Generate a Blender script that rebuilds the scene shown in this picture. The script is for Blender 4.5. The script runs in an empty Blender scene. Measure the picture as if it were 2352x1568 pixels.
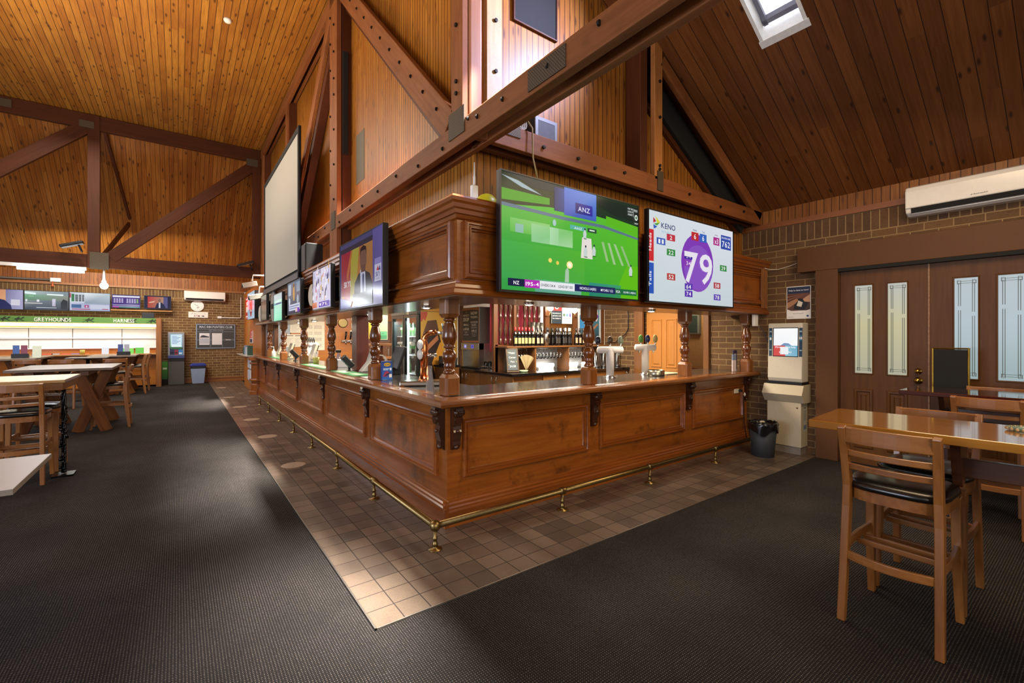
import bpy, bmesh, math, random
from mathutils import Vector, Matrix
random.seed(7)
PI = math.pi
SC = bpy.context.scene
COL = SC.collection

def lin(c):
    if isinstance(c, str):
        c = [int(c[i:i + 2], 16) / 255 for i in (0, 2, 4)]
    return tuple(x / 12.92 if x <= 0.04045 else ((x + 0.055) / 1.055) ** 2.4 for x in c)

# ------------------------------------------------------------------ camera, world, light, exposure
FPX, CXP, HYP, CAMH = 1036.0, 1176.0, 773.5, 1.55      # focal length in pixels of the 2352-wide frame
AZ = math.atan2(767, 1036)                             # camera azimuth from the +Y axis towards +X
cam = bpy.data.cameras.new('camera')
cam.sensor_width = 36.0
cam.lens = 36.0 * FPX / 2352
cam.shift_y = (HYP - 784.0) / 2352
cam.clip_start = 0.05
cam_o = bpy.data.objects.new('camera', cam)
COL.objects.link(cam_o)
cam_o.location = (0, 0, CAMH)
cam_o.rotation_euler = (PI / 2, 0, -AZ)
SC.camera = cam_o

w = bpy.data.worlds.new('world')
SC.world = w
w.use_nodes = True
wb = w.node_tree.nodes['Background']
wb.inputs[0].default_value = (*lin('ece6dc'), 1)
wb.inputs[1].default_value = 0.55

vs = SC.view_settings
vs.view_transform = 'Standard'
vs.look = 'None'
vs.exposure = 0.0
vs.gamma = 1.0
vs.use_curve_mapping = False

def lamp(name, typ, loc, energy, color, target=None, size=None, size_y=None, spot=None, spread=None):
    l = bpy.data.lights.new(name, typ)
    l.energy = energy
    l.color = lin(color)
    if typ == 'AREA':
        l.shape = 'RECTANGLE'
        l.size = size
        l.size_y = size_y or size
        if spread: l.spread = spread
    elif typ == 'SPOT':
        l.spot_size = spot
        l.spot_blend = 0.6
        l.shadow_soft_size = size or 0.04
    elif typ == 'SUN':
        l.angle = size or 0.02
    else:
        l.shadow_soft_size = size or 0.05
    o = bpy.data.objects.new(name, l)
    COL.objects.link(o)
    o.location = loc
    if target is not None:
        d = Vector(target) - Vector(loc)
        o.rotation_euler = d.to_track_quat('-Z', 'Y').to_euler()
    return o

# daylight from the windows of the open side behind the camera, unseen area fills added for the hall and front
lamp('daylight_window_lamp', 'AREA', (-5.4, 2.5, 2.2), 290, 'dfe8ff', (2.2, 6.0, 1.0), 3.6, 2.4)
lamp('daylight_entry_lamp', 'AREA', (0.9, -3.2, 2.3), 110, 'fff0dc', (2.6, 4.0, 1.0), 3.4, 2.2)
lamp('hall_up_fill', 'AREA', (-1.8, 8.2, 3.3), 330, 'ffe4c0', (-1.8, 8.2, 8), 2.4, 3.4)  # added upward fill without a fixture, brightens the plank ceiling
lamp('hall_up_fill', 'AREA', (-1.6, 2.6, 3.3), 170, 'ffe4c0', (-1.6, 2.6, 8), 2.2, 2.2)
lamp('hall_down_fill', 'AREA', (-1.6, 11.0, 6.2), 330, 'fff0dc', (-1.4, 11.0, 0), 5.0, 2.4)  # added downward fill without a fixture, for hall floor and far wall
lamp('hall_down_fill', 'AREA', (-1.4, 16.4, 3.9), 150, 'fff2de', (-1.0, 18.6, 1.2), 3.4, 0.6)
lamp('front_down_fill', 'AREA', (4.3, 0.6, 3.6), 85, 'ffdcae', (4.4, 1.6, 0), 1.8, 1.6)  # added fill without a fixture, brightens the front right tables
for _y, _l in ((2.65, 1.0), (5.68, 2.1), (8.3, 2.0), (12.3, 2.6)):
    lamp('truss_lamp', 'AREA', (2.03, _y, 3.98), 62 * _l, 'fff8ee', (1.1, _y, 0), _l, 0.08, None, .6)
lamp('skylight_lamp', 'AREA', (3.8, 1.95, 4.92), 60, 'd2d4ff', (1.9, 3.3, 4.35), 0.3, 0.3, None, 1.5)

# ------------------------------------------------------------------ node helpers
MATS = {}
class NT:
    def __init__(s, name):
        s.m = bpy.data.materials.new(name)
        s.m.use_nodes = True
        s.t = s.m.node_tree
        s.b = s.t.nodes['Principled BSDF']
    def n(s, typ, **kw):
        x = s.t.nodes.new(typ)
        for k, v in kw.items(): setattr(x, k, v)
        return x
    def l(s, a, b): s.t.links.new(a, b)
    def inp(s, sock, v):
        if hasattr(v, 'is_linked') or hasattr(v, 'links'): s.l(v, sock)
        elif v is not None: sock.default_value = v
    def math(s, op, a, b=None, c=None, clamp=False):
        x = s.n('ShaderNodeMath', operation=op)
        x.use_clamp = clamp
        s.inp(x.inputs[0], a)
        if b is not None: s.inp(x.inputs[1], b)
        if c is not None: s.inp(x.inputs[2], c)
        return x.outputs[0]
    def mix(s, f, a, b, blend='MIX'):
        x = s.n('ShaderNodeMix', data_type='RGBA', blend_type=blend)
        s.inp(x.inputs[0], f)
        for i, v in ((6, a), (7, b)):
            if isinstance(v, tuple): x.inputs[i].default_value = (*v[:3], 1)
            else: s.l(v, x.inputs[i])
        return x.outputs[2]
    def comb(s, x, y, z=0.0):
        c = s.n('ShaderNodeCombineXYZ')
        for i, v in enumerate((x, y, z)): s.inp(c.inputs[i], v)
        return c.outputs[0]
    def sep(s, v):
        c = s.n('ShaderNodeSeparateXYZ')
        s.l(v, c.inputs[0])
        return c.outputs
    def obj(s): return s.n('ShaderNodeTexCoord').outputs['Object']
    def noise(s, v, scale, detail=2, rough=.5):
        x = s.n('ShaderNodeTexNoise')
        s.l(v, x.inputs['Vector'])
        x.inputs['Scale'].default_value = scale
        x.inputs['Detail'].default_value = detail
        x.inputs['Roughness'].default_value = rough
        return x.outputs['Fac']
    def wn(s, v):
        x = s.n('ShaderNodeTexWhiteNoise', noise_dimensions='3D')
        s.l(v, x.inputs['Vector'])
        return x.outputs['Value']
    def vor(s, v, scale):
        x = s.n('ShaderNodeTexVoronoi', voronoi_dimensions='2D')
        s.l(v, x.inputs['Vector'])
        x.inputs['Scale'].default_value = scale
        return x.outputs['Distance']
    def ramp(s, f, lo, hi):
        x = s.n('ShaderNodeMapRange')
        s.inp(x.inputs[0], f)
        x.inputs[1].default_value = lo
        x.inputs[2].default_value = hi
        return x.outputs[0]
    def bump(s, h, strength=.3, dist=.01):
        x = s.n('ShaderNodeBump')
        x.inputs['Strength'].default_value = strength
        x.inputs['Distance'].default_value = dist
        s.l(h, x.inputs['Height'])
        s.l(x.outputs[0], s.b.inputs['Normal'])
    def fin(s, col=None, rough=.5, metal=0., spec=None, coat=0.):
        if col is not None:
            if isinstance(col, tuple): s.b.inputs['Base Color'].default_value = (*col[:3], 1)
            else: s.l(col, s.b.inputs['Base Color'])
        s.inp(s.b.inputs['Roughness'], rough)
        s.b.inputs['Metallic'].default_value = metal
        if spec is not None: s.b.inputs['Specular IOR Level'].default_value = spec
        if coat:
            s.b.inputs['Coat Weight'].default_value = coat
            s.b.inputs['Coat Roughness'].default_value = .12
        return s.m

def plain(name, col, rough=.5, metal=0., var=.06, scale=30., emit=0., coat=0., alpha=None, trans=None, spec=None):
    """painted / plastic / metal surface with a slight mottling"""
    if name in MATS: return MATS[name]
    k = NT(name)
    c = lin(col)
    nz = k.noise(k.obj(), scale, 3)
    f = k.ramp(nz, .3, .7)
    cc = k.mix(f, tuple(x * (1 - var) for x in c), tuple(min(1, x * (1 + var)) for x in c))
    k.fin(cc, rough, metal, spec, coat)
    if emit:
        k.b.inputs['Emission Color'].default_value = (*c, 1)
        k.b.inputs['Emission Strength'].default_value = emit
    if trans is not None:
        k.b.inputs['Transmission Weight'].default_value = trans
        k.b.inputs['IOR'].default_value = 1.45
    if alpha is not None: k.b.inputs['Alpha'].default_value = alpha
    MATS[name] = k.m
    return k.m

def wood(name, c1, c2, axis, rough=.4, fine=1., coat=0., blotch=0., bcol='2a1408', spec=None, b0=.53, b1=.7):
    key = name + '_' + 'xyz'[axis]
    if key in MATS: return MATS[key]
    k = NT(key)
    o = k.obj()
    oi = k.n('ShaderNodeObjectInfo')
    p = k.sep(o)
    rnd = k.math('MULTIPLY', oi.outputs['Random'], 37.)
    cs = [k.math('MULTIPLY', p[i], (1.6 if i == axis else 24.) * fine) for i in range(3)]
    cs[(axis + 1) % 3] = k.math('ADD', cs[(axis + 1) % 3], rnd)
    v = k.comb(*cs)
    g = k.noise(v, 1.0, 4, .62)
    g2 = k.noise(k.comb(*[k.math('MULTIPLY', p[i], (.9 if i == axis else 5.) * fine) for i in range(3)]), 1.0, 2)
    f = k.ramp(k.math('ADD', k.math('MULTIPLY', g, .62), k.math('MULTIPLY', g2, .38)), .36, .64)
    col = k.mix(f, lin(c1), lin(c2))
    col = k.mix(k.ramp(oi.outputs['Random'], 0, 1), col, k.mix(1., col, (.86, .83, .8), 'MULTIPLY'))
    if blotch:
        b = k.ramp(k.noise(k.comb(*[k.math('MULTIPLY', p[i], 2.6) for i in range(3)]), 1.0, 7, .72), b0, b1)
        col = k.mix(k.math('MULTIPLY', b, blotch), col, lin(bcol))
    k.bump(g, .08, .004)
    k.fin(col, rough, spec=spec, coat=coat)
    MATS[key] = k.m
    return k.m

def boards(name, across, along, pitch, c1, c2, dark, rough=.45, groove=.07, knots=1., seg=2.4, kr=.12):
    if name in MATS: return MATS[name]
    k = NT(name)
    p = k.sep(k.obj())
    a, l = p[across], p[along]
    t = k.math('DIVIDE', a, pitch)
    cell = k.math('FLOOR', t)
    fr = k.math('FRACT', t)
    r0 = k.wn(k.comb(cell, 3.3, 1.7))
    sg = k.math('FLOOR', k.math('ADD', k.math('DIVIDE', l, seg), k.math('MULTIPLY', r0, 9.)))
    r1 = k.wn(k.comb(cell, sg, 5.1))
    gv = k.comb(k.math('MULTIPLY', a, 40.), k.math('ADD', k.math('MULTIPLY', l, 2.2), k.math('MULTIPLY', r1, 31.)), k.math('MULTIPLY', r0, 17.))
    g = k.noise(gv, 1., 4, .6)
    col = k.mix(r1, lin(c1), lin(c2))
    col = k.mix(k.ramp(g, .32, .72), col, k.mix(1., col, (.62, .55, .46), 'MULTIPLY'))
    stain = k.noise(k.comb(k.math('MULTIPLY', a, .9), k.math('MULTIPLY', l, .5), 0.), 1., 3)
    col = k.mix(k.ramp(stain, .45, .75), col, k.mix(1., col, (.72, .66, .6), 'MULTIPLY'))
    if knots:
        kd = k.vor(k.comb(k.math('ADD', k.math('MULTIPLY', a, .55 / pitch), r0), k.math('ADD', k.math('MULTIPLY', l, 1.7), k.math('MULTIPLY', r1, 7.)), 0.), 1.)
        kn = k.ramp(kd, kr, kr * .35)
        col = k.mix(k.math('MULTIPLY', kn, .85 * knots), col, lin(dark))
    gm = k.math('LESS_THAN', fr, groove)
    col = k.mix(gm, col, lin(dark))
    k.bump(k.math('SUBTRACT', 1., gm), .35, .006)
    k.fin(col, rough, spec=.3)
    MATS[name] = k.m
    return k.m

def bricks(name, h, c1, c2, mortar, vert=False, z0=0.):
    if name in MATS: return MATS[name]
    k = NT(name)
    p = k.sep(k.obj())
    v = k.comb(k.math('SUBTRACT', p[2], z0), p[h]) if vert else k.comb(p[h], p[2])
    b = k.n('ShaderNodeTexBrick')
    k.l(v, b.inputs['Vector'])
    for i, x in (('Scale', 1.), ('Mortar Size', .006), ('Mortar Smooth', .2), ('Bias', -.1), ('Brick Width', .24), ('Row Height', .086)):
        b.inputs[i].default_value = x
    b.inputs['Color1'].default_value = (*lin(c1), 1)
    b.inputs['Color2'].default_value = (*lin(c2), 1)
    b.inputs['Mortar'].default_value = (*lin(mortar), 1)
    if vert: b.offset = 0.
    sp = k.ramp(k.noise(v, 55., 3, .7), .58, .66)
    big = k.ramp(k.noise(v, 7., 3), .35, .7)
    col = k.mix(k.math('MULTIPLY', sp, .55), b.outputs['Color'], lin('20140c'))
    col = k.mix(k.math('MULTIPLY', big, .45), col, k.mix(1., col, (.6, .52, .45), 'MULTIPLY'))
    col = k.mix(b.outputs['Fac'], col, lin(mortar))
    k.bump(k.math('SUBTRACT', 1., b.outputs['Fac']), .5, .01)
    k.fin(col, .85, spec=.25)
    MATS[name] = k.m
    return k.m

def vcol_mat(name, emit=0., rough=.5):
    if name in MATS: return MATS[name]
    k = NT(name)
    a = k.n('ShaderNodeAttribute', attribute_name='Col')
    if emit:
        k.fin((.01, .01, .012), .16, spec=.12)
        k.l(a.outputs['Color'], k.b.inputs['Emission Color'])
        k.b.inputs['Emission Strength'].default_value = emit
    else:
        k.fin(a.outputs['Color'], rough)
    MATS[name] = k.m
    return k.m

def emitter(name, col, strength):
    if name in MATS: return MATS[name]
    k = NT(name)
    k.fin(lin(col), .5)
    k.b.inputs['Emission Color'].default_value = (*lin(col), 1)
    k.b.inputs['Emission Strength'].default_value = strength
    MATS[name] = k.m
    return k.m

# ------------------------------------------------------------------ mesh builder
class MB:
    def __init__(s): s.v, s.f, s.sm = [], [], []
    def add(s, vs, fs, M=None, smooth=False):
        o = len(s.v)
        s.v += [tuple(M @ Vector(p)) for p in vs] if M else [tuple(p) for p in vs]
        s.f += [tuple(i + o for i in q) for q in fs]
        s.sm += [smooth] * len(fs)
        return s
    def box(s, x0, x1, y0, y1, z0, z1, M=None):
        vs = [(x, y, z) for z in (z0, z1) for y in (y0, y1) for x in (x0, x1)]
        return s.add(vs, [(0, 2, 3, 1), (4, 5, 7, 6), (0, 1, 5, 4), (2, 6, 7, 3), (0, 4, 6, 2), (1, 3, 7, 5)], M)
    def prism(s, pts, a, b, axis=1, M=None, smooth=False):
        """polygon pts in the two axes other than axis (in x,y,z order) swept from a to b"""
        n = len(pts)
        def P(p, t):
            q = list(p)
            q.insert(axis, t)
            return q
        vs = [P(p, a) for p in pts] + [P(p, b) for p in pts]
        o = len(s.v)
        s.add(vs, [tuple(range(n))[::-1], tuple(range(n, 2 * n))], M)
        s.f += [(o + i, o + (i + 1) % n, o + n + (i + 1) % n, o + n + i) for i in range(n)]
        s.sm += [smooth] * n
        return s
    def lathe(s, prof, c=(0, 0, 0), n=20, axis=2, M=None, smooth=True):
        vs, fs = [], []
        for r, z in prof:
            for i in range(n):
                t = 2 * PI * i / n
                p = [r * math.cos(t), r * math.sin(t)]
                p.insert(axis, z)
                vs.append((p[0] + c[0], p[1] + c[1], p[2] + c[2]))
        m = len(prof)
        for j in range(m - 1):
            fs += [(j * n + i, j * n + (i + 1) % n, (j + 1) * n + (i + 1) % n, (j + 1) * n + i) for i in range(n)]
        s.add(vs, fs, M, smooth)
        o = len(s.v) - len(vs)
        for j in (0, m - 1):
            if prof[j][0] > 1e-5:
                s.f.append(tuple(o + j * n + i for i in range(n)))
                s.sm.append(False)
        return s
    def tube(s, pts, r, n=10, M=None, closed=False):
        P = [Vector(p) for p in pts]
        rs = r if isinstance(r, (list, tuple)) else [r] * len(P)
        vs, fs = [], []
        up = None
        for i, p in enumerate(P):
            a = P[i - 1] if (i or closed) else p
            b = P[(i + 1) % len(P)] if (i < len(P) - 1 or closed) else p
            d = (b - a).normalized()
            if up is None: up = Vector((0, 0, 1)) if abs(d.z) < .9 else Vector((1, 0, 0))
            x = d.cross(up).normalized()
            up = x.cross(d).normalized()
            vs += [p + rs[i] * (math.cos(2 * PI * k / n) * x + math.sin(2 * PI * k / n) * up) for k in range(n)]
        m = len(P)
        for j in range(m if closed else m - 1):
            j2 = (j + 1) % m
            fs += [(j * n + i, j * n + (i + 1) % n, j2 * n + (i + 1) % n, j2 * n + i) for i in range(n)]
        s.add(vs, fs, M, True)
        if not closed:
            o = len(s.v) - len(vs)
            s.f += [tuple(o + i for i in range(n)), tuple(o + (m - 1) * n + i for i in range(n))]
            s.sm += [False, False]
        return s
    def bar(s, pts, w, d, side=(0, 1, 0), M=None):
        """rectangular section swept along pts: w along side, d across; w, d may be lists"""
        P = [Vector(p) for p in pts]
        ws = w if isinstance(w, (list, tuple)) else [w] * len(P)
        ds = d if isinstance(d, (list, tuple)) else [d] * len(P)
        vs, fs = [], []
        sd = Vector(side)
        for i, p in enumerate(P):
            t = (P[min(i + 1, len(P) - 1)] - P[max(i - 1, 0)]).normalized()
            x = (sd - t * sd.dot(t)).normalized()
            y = t.cross(x)
            vs += [p + x * a * ws[i] / 2 + y * b * ds[i] / 2 for a, b in ((-1, -1), (1, -1), (1, 1), (-1, 1))]
        for j in range(len(P) - 1):
            fs += [(j * 4 + i, j * 4 + (i + 1) % 4, j * 4 + 4 + (i + 1) % 4, j * 4 + 4 + i) for i in range(4)]
        e = (len(P) - 1) * 4
        return s.add(vs, fs + [(0, 1, 2, 3), (e, e + 1, e + 2, e + 3)], M)
    def ball(s, c, r, n=14, m=9, sc=(1, 1, 1), M=None):
        prof = [(max(1e-6, math.sin(PI * i / m)) * r, -math.cos(PI * i / m) * r) for i in range(m + 1)]
        T = Matrix.Translation(c) @ Matrix.Diagonal((*sc, 1))
        return s.lathe(prof, n=n, M=(M @ T) if M else T)
    def frame(s, O, U, V, N, w, h, prof, M=None):
        """mitred rectangular moulding; prof = [(inset, height)...] outer edge to inner edge"""
        O, U, V, N = map(Vector, (O, U, V, N))
        vs, fs = [], []
        for a, hgt in prof:
            for x, y in ((a, a), (w - a, a), (w - a, h - a), (a, h - a)):
                vs.append(O + U * x + V * y + N * hgt)
        for j in range(len(prof) - 1):
            fs += [(j * 4 + i, j * 4 + (i + 1) % 4, j * 4 + 4 + (i + 1) % 4, j * 4 + 4 + i) for i in range(4)]
        return s.add(vs, fs, M)
    def quad(s, a, b, c, d): return s.add([a, b, c, d], [(0, 1, 2, 3)])

def chain_matrix(o):
    M = Matrix.Identity(4)
    while o is not None:
        M = Matrix.LocRotScale(o.location, o.rotation_euler, o.scale) @ M
        o = o.parent
    return M

def mesh_of(mb, name, mat):
    me = bpy.data.meshes.new(name)
    me.from_pydata(mb.v, [], mb.f)
    bm = bmesh.new()
    bm.from_mesh(me)
    bmesh.ops.recalc_face_normals(bm, faces=bm.faces)
    bm.to_mesh(me)
    bm.free()
    for i, sflag in enumerate(mb.sm):
        if sflag: me.polygons[i].use_smooth = True
    if mat: me.materials.append(mat)
    return me

def part(name, mb, mat, parent=None, bevel=0., label=None, kind=None, local=False):
    me = mesh_of(mb, name, mat)
    o = bpy.data.objects.new(name, me)
    COL.objects.link(o)
    if parent is not None:
        if not local: me.transform(chain_matrix(parent).inverted())
        o.parent = parent
    if bevel:
        b = o.modifiers.new('bevel', 'BEVEL')
        b.width = bevel
        b.segments = 2
        b.limit_method = 'ANGLE'
        b.angle_limit = math.radians(40)
        b.harden_normals = False
    if label: o['label'] = label
    if kind: o['kind'] = kind
    return o

def tag(o, label, cat, group=None):
    o['label'] = label
    o['category'] = cat
    if group: o['group'] = group
    return o

def thing(name, label, cat, loc=(0, 0, 0), rz=0., group=None):
    o = bpy.data.objects.new(name, None)
    o.empty_display_size = .1
    COL.objects.link(o)
    o.location = loc
    o.rotation_euler = (0, 0, rz)
    return tag(o, label, cat, group)

def single(name, mb, mat, label, cat, group=None, bevel=0.):
    """a thing that is one mesh, its origin moved to the middle of its base"""
    lo = [min(v[i] for v in mb.v) for i in range(3)]
    hi = [max(v[i] for v in mb.v) for i in range(3)]
    c = ((lo[0] + hi[0]) / 2, (lo[1] + hi[1]) / 2, lo[2])
    mb.v = [(v[0] - c[0], v[1] - c[1], v[2] - c[2]) for v in mb.v]
    o = part(name, mb, mat, bevel=bevel)
    o.location = c
    return tag(o, label, cat, group)

def struct(name, mb, mat, parent=None, bevel=0.):
    o = part(name, mb, mat, parent, bevel)
    if parent is None: o['kind'] = 'structure'
    return o

def kids(o): return [c for c in o.children]
def dup(o, loc=None, rz=None, label=None, group=None, parent=None, scale=None):
    c = o.copy()
    COL.objects.link(c)
    if parent is not None: c.parent = parent
    if loc is not None: c.location = loc
    if rz is not None: c.rotation_euler = (0, 0, rz)
    if scale: c.scale = scale
    if label: c['label'] = label
    if group: c['group'] = group
    for k in kids(o): dup(k, parent=c)
    return c

# ------------------------------------------------------------------ lettering and flat pictures
GLY = {}
def make_glyphs():
    chars = "ABCDEFGHIJKLMNOPQRSTUVWXYZabcdefghijklmnopqrstuvwxyz0123456789.,-'$:*()!&?"
    obs = []
    for ch in chars:
        cu = bpy.data.curves.new('g', 'FONT')
        cu.body = ch
        cu.offset = .012
        cu.resolution_u = 3
        ob = bpy.data.objects.new('g', cu)
        COL.objects.link(ob)
        obs.append(ob)
    dg = bpy.context.evaluated_depsgraph_get()
    H = 1.
    for ch, ob in zip(chars, obs):
        ev = ob.evaluated_get(dg)
        me = ev.to_mesh()
        GLY[ch] = ([(v.co.x, v.co.y) for v in me.vertices], [tuple(p.vertices) for p in me.polygons])
        ev.to_mesh_clear()
    H = max(y for x, y in GLY['H'][0])
    for ch in chars:
        vs, fs = GLY[ch]
        vs = [(x / H, y / H) for x, y in vs]
        x0 = min(x for x, y in vs)
        x1 = max(x for x, y in vs)
        GLY[ch] = ([(x - x0, y) for x, y in vs], fs, x1 - x0)
    for ob in obs:
        cu = ob.data
        bpy.data.objects.remove(ob)
        bpy.data.curves.remove(cu)
make_glyphs()

def text_geo(s):
    vs, fs, x = [], [], 0.
    for ch in s:
        if ch not in GLY:
            x += .42
            continue
        g = GLY[ch]
        o = len(vs)
        vs += [(a + x, b) for a, b in g[0]]
        fs += [tuple(i + o for i in f) for f in g[1]]
        x += g[2] + .14
    return vs, fs, max(x - .14, .01)

LAY = .0002
def pic(name, parent, fr, w, h, items, emit=0., rough=.5, label=None, lay=LAY):
    """flat picture: items painted in order on a w x h sheet; coordinates run 0..1 in x and y (y up).
    r x0 y0 x1 y1 c | g x0 y0 x1 y1 cbl cbr ctr ctl | p pts c | e cx cy rx ry c | t s x y height c [align] [width]"""
    O, U, V, N = (Vector(a) for a in fr)
    vs, fs, cs = [], [], []
    def put(pts, faces, col, L, cols=None):
        o = len(vs)
        vs.extend(O + U * (x * w) + V * (y * h) + N * L for x, y in pts)
        for f in faces:
            fs.append(tuple(i + o for i in f))
            cs.append([lin(cols[i]) for i in f] if cols else [lin(col)] * len(f))
    for n, it in enumerate(items):
        L = (n + 1) * lay
        k = it[0]
        if k == 'r':
            x0, y0, x1, y1 = it[1:5]
            put([(x0, y0), (x1, y0), (x1, y1), (x0, y1)], [(0, 1, 2, 3)], it[5], L)
        elif k == 'g':
            x0, y0, x1, y1 = it[1:5]
            put([(x0, y0), (x1, y0), (x1, y1), (x0, y1)], [(0, 1, 2, 3)], None, L, it[5:9])
        elif k == 'p':
            put(it[1], [tuple(range(len(it[1])))], it[2], L)
        elif k == 'e':
            cx, cy, rx, ry = it[1:5]
            m = 28
            put([(cx + rx * math.cos(2 * PI * i / m), cy + ry * math.sin(2 * PI * i / m)) for i in range(m)], [tuple(range(m))], it[5], L)
        elif k == 't':
            s, x, y, ht, c = it[1:6]
            al = it[6] if len(it) > 6 else 'l'
            tv, tf, tw = text_geo(s)
            sy = ht
            sx = ht * h / w
            if len(it) > 7 and it[7]: sx = it[7] / tw
            x -= {'l': 0, 'c': .5, 'r': 1}[al] * tw * sx
            put([(x + a * sx, y + b * sy) for a, b in tv], tf, c, L)
    me = bpy.data.meshes.new(name)
    me.from_pydata([tuple(v) for v in vs], [], fs)
    at = me.color_attributes.new('Col', 'FLOAT_COLOR', 'CORNER')
    i = 0
    for f in cs:
        for c in f:
            at.data[i].color = (*c, 1)
            i += 1
    me.materials.append(vcol_mat('picture_glow_%.2f' % emit, emit) if emit else vcol_mat('picture_paint_%.2f' % rough, 0, rough))
    o = bpy.data.objects.new(name, me)
    COL.objects.link(o)
    if parent is not None:
        me.transform(chain_matrix(parent).inverted())
        o.parent = parent
    if label: o['label'] = label
    return o

def fY(x, y, z): return ((x, y, z), (1, 0, 0), (0, 0, 1), (0, -1, 0))      # sheet facing -Y, lower left corner at x,z
def fX(x, y, z): return ((x, y, z), (0, -1, 0), (0, 0, 1), (-1, 0, 0))     # sheet facing -X, lower left corner at y,z
def fZ(x, y, z): return ((x, y, z), (1, 0, 0), (0, 1, 0), (0, 0, 1))       # sheet lying face up
# ================================================================== materials used all over
def carpet_mat():
    k = NT('carpet')
    p = k.sep(k.obj())
    x, y = p[0], p[1]
    u = k.math('MULTIPLY', k.math('ADD', x, y), 2 * PI / .026)
    v = k.math('MULTIPLY', k.math('SUBTRACT', x, y), 2 * PI / .026)
    d = k.math('MULTIPLY', k.math('SINE', u), k.math('SINE', v))
    nz = k.noise(k.obj(), 90., 2)
    dm = k.ramp(k.math('ADD', d, k.math('MULTIPLY', k.math('SUBTRACT', nz, .5), 1.2)), .5, .85)
    big = k.ramp(k.noise(k.obj(), .9, 4, .6), .35, .7)
    base = k.mix(big, lin('191717'), lin('231f1f'))
    col = k.mix(dm, base, k.mix(big, lin('565049'), lin('766f68')))
    k.bump(d, .4, .004)
    return k.fin(col, .95, spec=.12)
CARPET = carpet_mat()

def tile_mat(x0, y0, pitch=.1615):
    k = NT('quarry_tiles')
    p = k.sep(k.obj())
    tx = k.math('DIVIDE', k.math('SUBTRACT', p[0], x0), pitch)
    ty = k.math('DIVIDE', k.math('SUBTRACT', p[1], y0), pitch)
    cell = k.comb(k.math('FLOOR', tx), k.math('FLOOR', ty), 2.)
    r = k.wn(cell)
    def edge(t):
        f = k.math('FRACT', t)
        return k.math('MINIMUM', f, k.math('SUBTRACT', 1., f))
    e = k.math('MINIMUM', edge(tx), edge(ty))
    g = k.math('LESS_THAN', e, .021)
    col = k.mix(r, lin('544940'), lin('766657'))
    col = k.mix(k.ramp(k.noise(k.obj(), 160., 2), .4, .7), col, k.mix(1., col, (.72, .7, .7), 'MULTIPLY'))
    col = k.mix(k.ramp(k.noise(k.obj(), 3., 3), .45, .7), col, k.mix(1., col, (.8, .78, .78), 'MULTIPLY'))
    col = k.mix(g, col, lin('2a211c'))
    k.bump(k.math('SUBTRACT', 1., g), .4, .004)
    return k.fin(col, k.math('ADD', .36, k.math('MULTIPLY', g, .5)), spec=.5)
TILES = tile_mat(.845, 2.35)

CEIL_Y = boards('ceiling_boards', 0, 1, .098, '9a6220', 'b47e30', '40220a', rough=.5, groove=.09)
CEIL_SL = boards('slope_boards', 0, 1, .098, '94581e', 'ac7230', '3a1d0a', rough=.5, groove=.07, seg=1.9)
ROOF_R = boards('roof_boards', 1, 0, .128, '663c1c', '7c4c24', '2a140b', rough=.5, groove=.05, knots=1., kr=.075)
CLAD_X = boards('cladding_left', 1, 2, .062, 'a86a22', 'b87c2e', '3c1e0a', rough=.42, groove=.16, knots=.8)
CLAD_Y = boards('cladding_right', 0, 2, .07, 'a06424', 'b07632', '3a1a0a', rough=.42, groove=.12, knots=.9)
STRIP_X = boards('strip_boards_right', 1, 2, .085, '8a5626', '9c6832', '3a1d0c', groove=.1, knots=.5)
STRIP_Y = boards('strip_boards_far', 0, 2, .09, '8e5426', 'a46a34', '3a1d0c', groove=.09, knots=.5)
BRICK_X = bricks('bricks_right', 1, '6e5236', '5a4430', '8e7450')
BRICK_XS = bricks('bricks_right_soldier', 1, '654a32', '503c2c', '8e7450', True, 2.84)
BRICK_Y = bricks('bricks_far', 0, '7d6040', '674d34', 'ab9468')
BRICK_YS = bricks('bricks_far_soldier', 0, '75593a', '5f4832', 'a08a62', True, 2.86)

def BEAM(a): return wood('truss_timber', '7a4622', '925a30', a, .6, 1., 0, .35, '3c1c0c', .3)
def DARKBEAM(a): return wood('dark_timber', '4a2410', '5a2e14', a, .5, spec=.3)
def BARW(a): return wood('bar_timber', '7e4212', '9e5a1c', a, .3, 1., .3, .9, '3a1c08')
def BARP(a): return wood('bar_panel', '7e4212', '9e5a1c', a, .28, 1., .3, .8, '3a1c08', None, .46, .62)
def BARM(a): return wood('bar_moulding', '763a0e', '94521a', a, .26, 1., .5)
def DKW(a): return wood('carved_timber', '2e150a', '44200f', a, .28, 1., .5)
def STW(a): return wood('stool_timber', '7c4a1e', '9a6430', a, .36, 1.2, .3)
def ORW(a): return wood('orange_veneer', 'a8611c', 'bb7428', a, .4, .7, .2)
def BRW(a): return wood('brown_door', '52300f', '623e16', a, .42, 1.2, spec=.2)
BLACK = plain('black_plastic', '0c0c0e', .4)
BLACKM = plain('black_matt', '101010', .85)
WHITE = plain('white_plastic', 'e2e0dc', .35, var=.02)
CHROME = plain('chrome', 'd8d8d8', .14, 1., var=.03)
STEEL = plain('brushed_steel', 'a8a49c', .32, 1., var=.05)
BRASS = plain('brass', '88744a', .36, 1., var=.14, scale=60)
GOLD = plain('gold_frame', 'c0a04a', .28, 1.)
LEATHER = plain('black_vinyl', '0d0c0c', .3, var=.2, scale=160., coat=.3)
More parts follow.
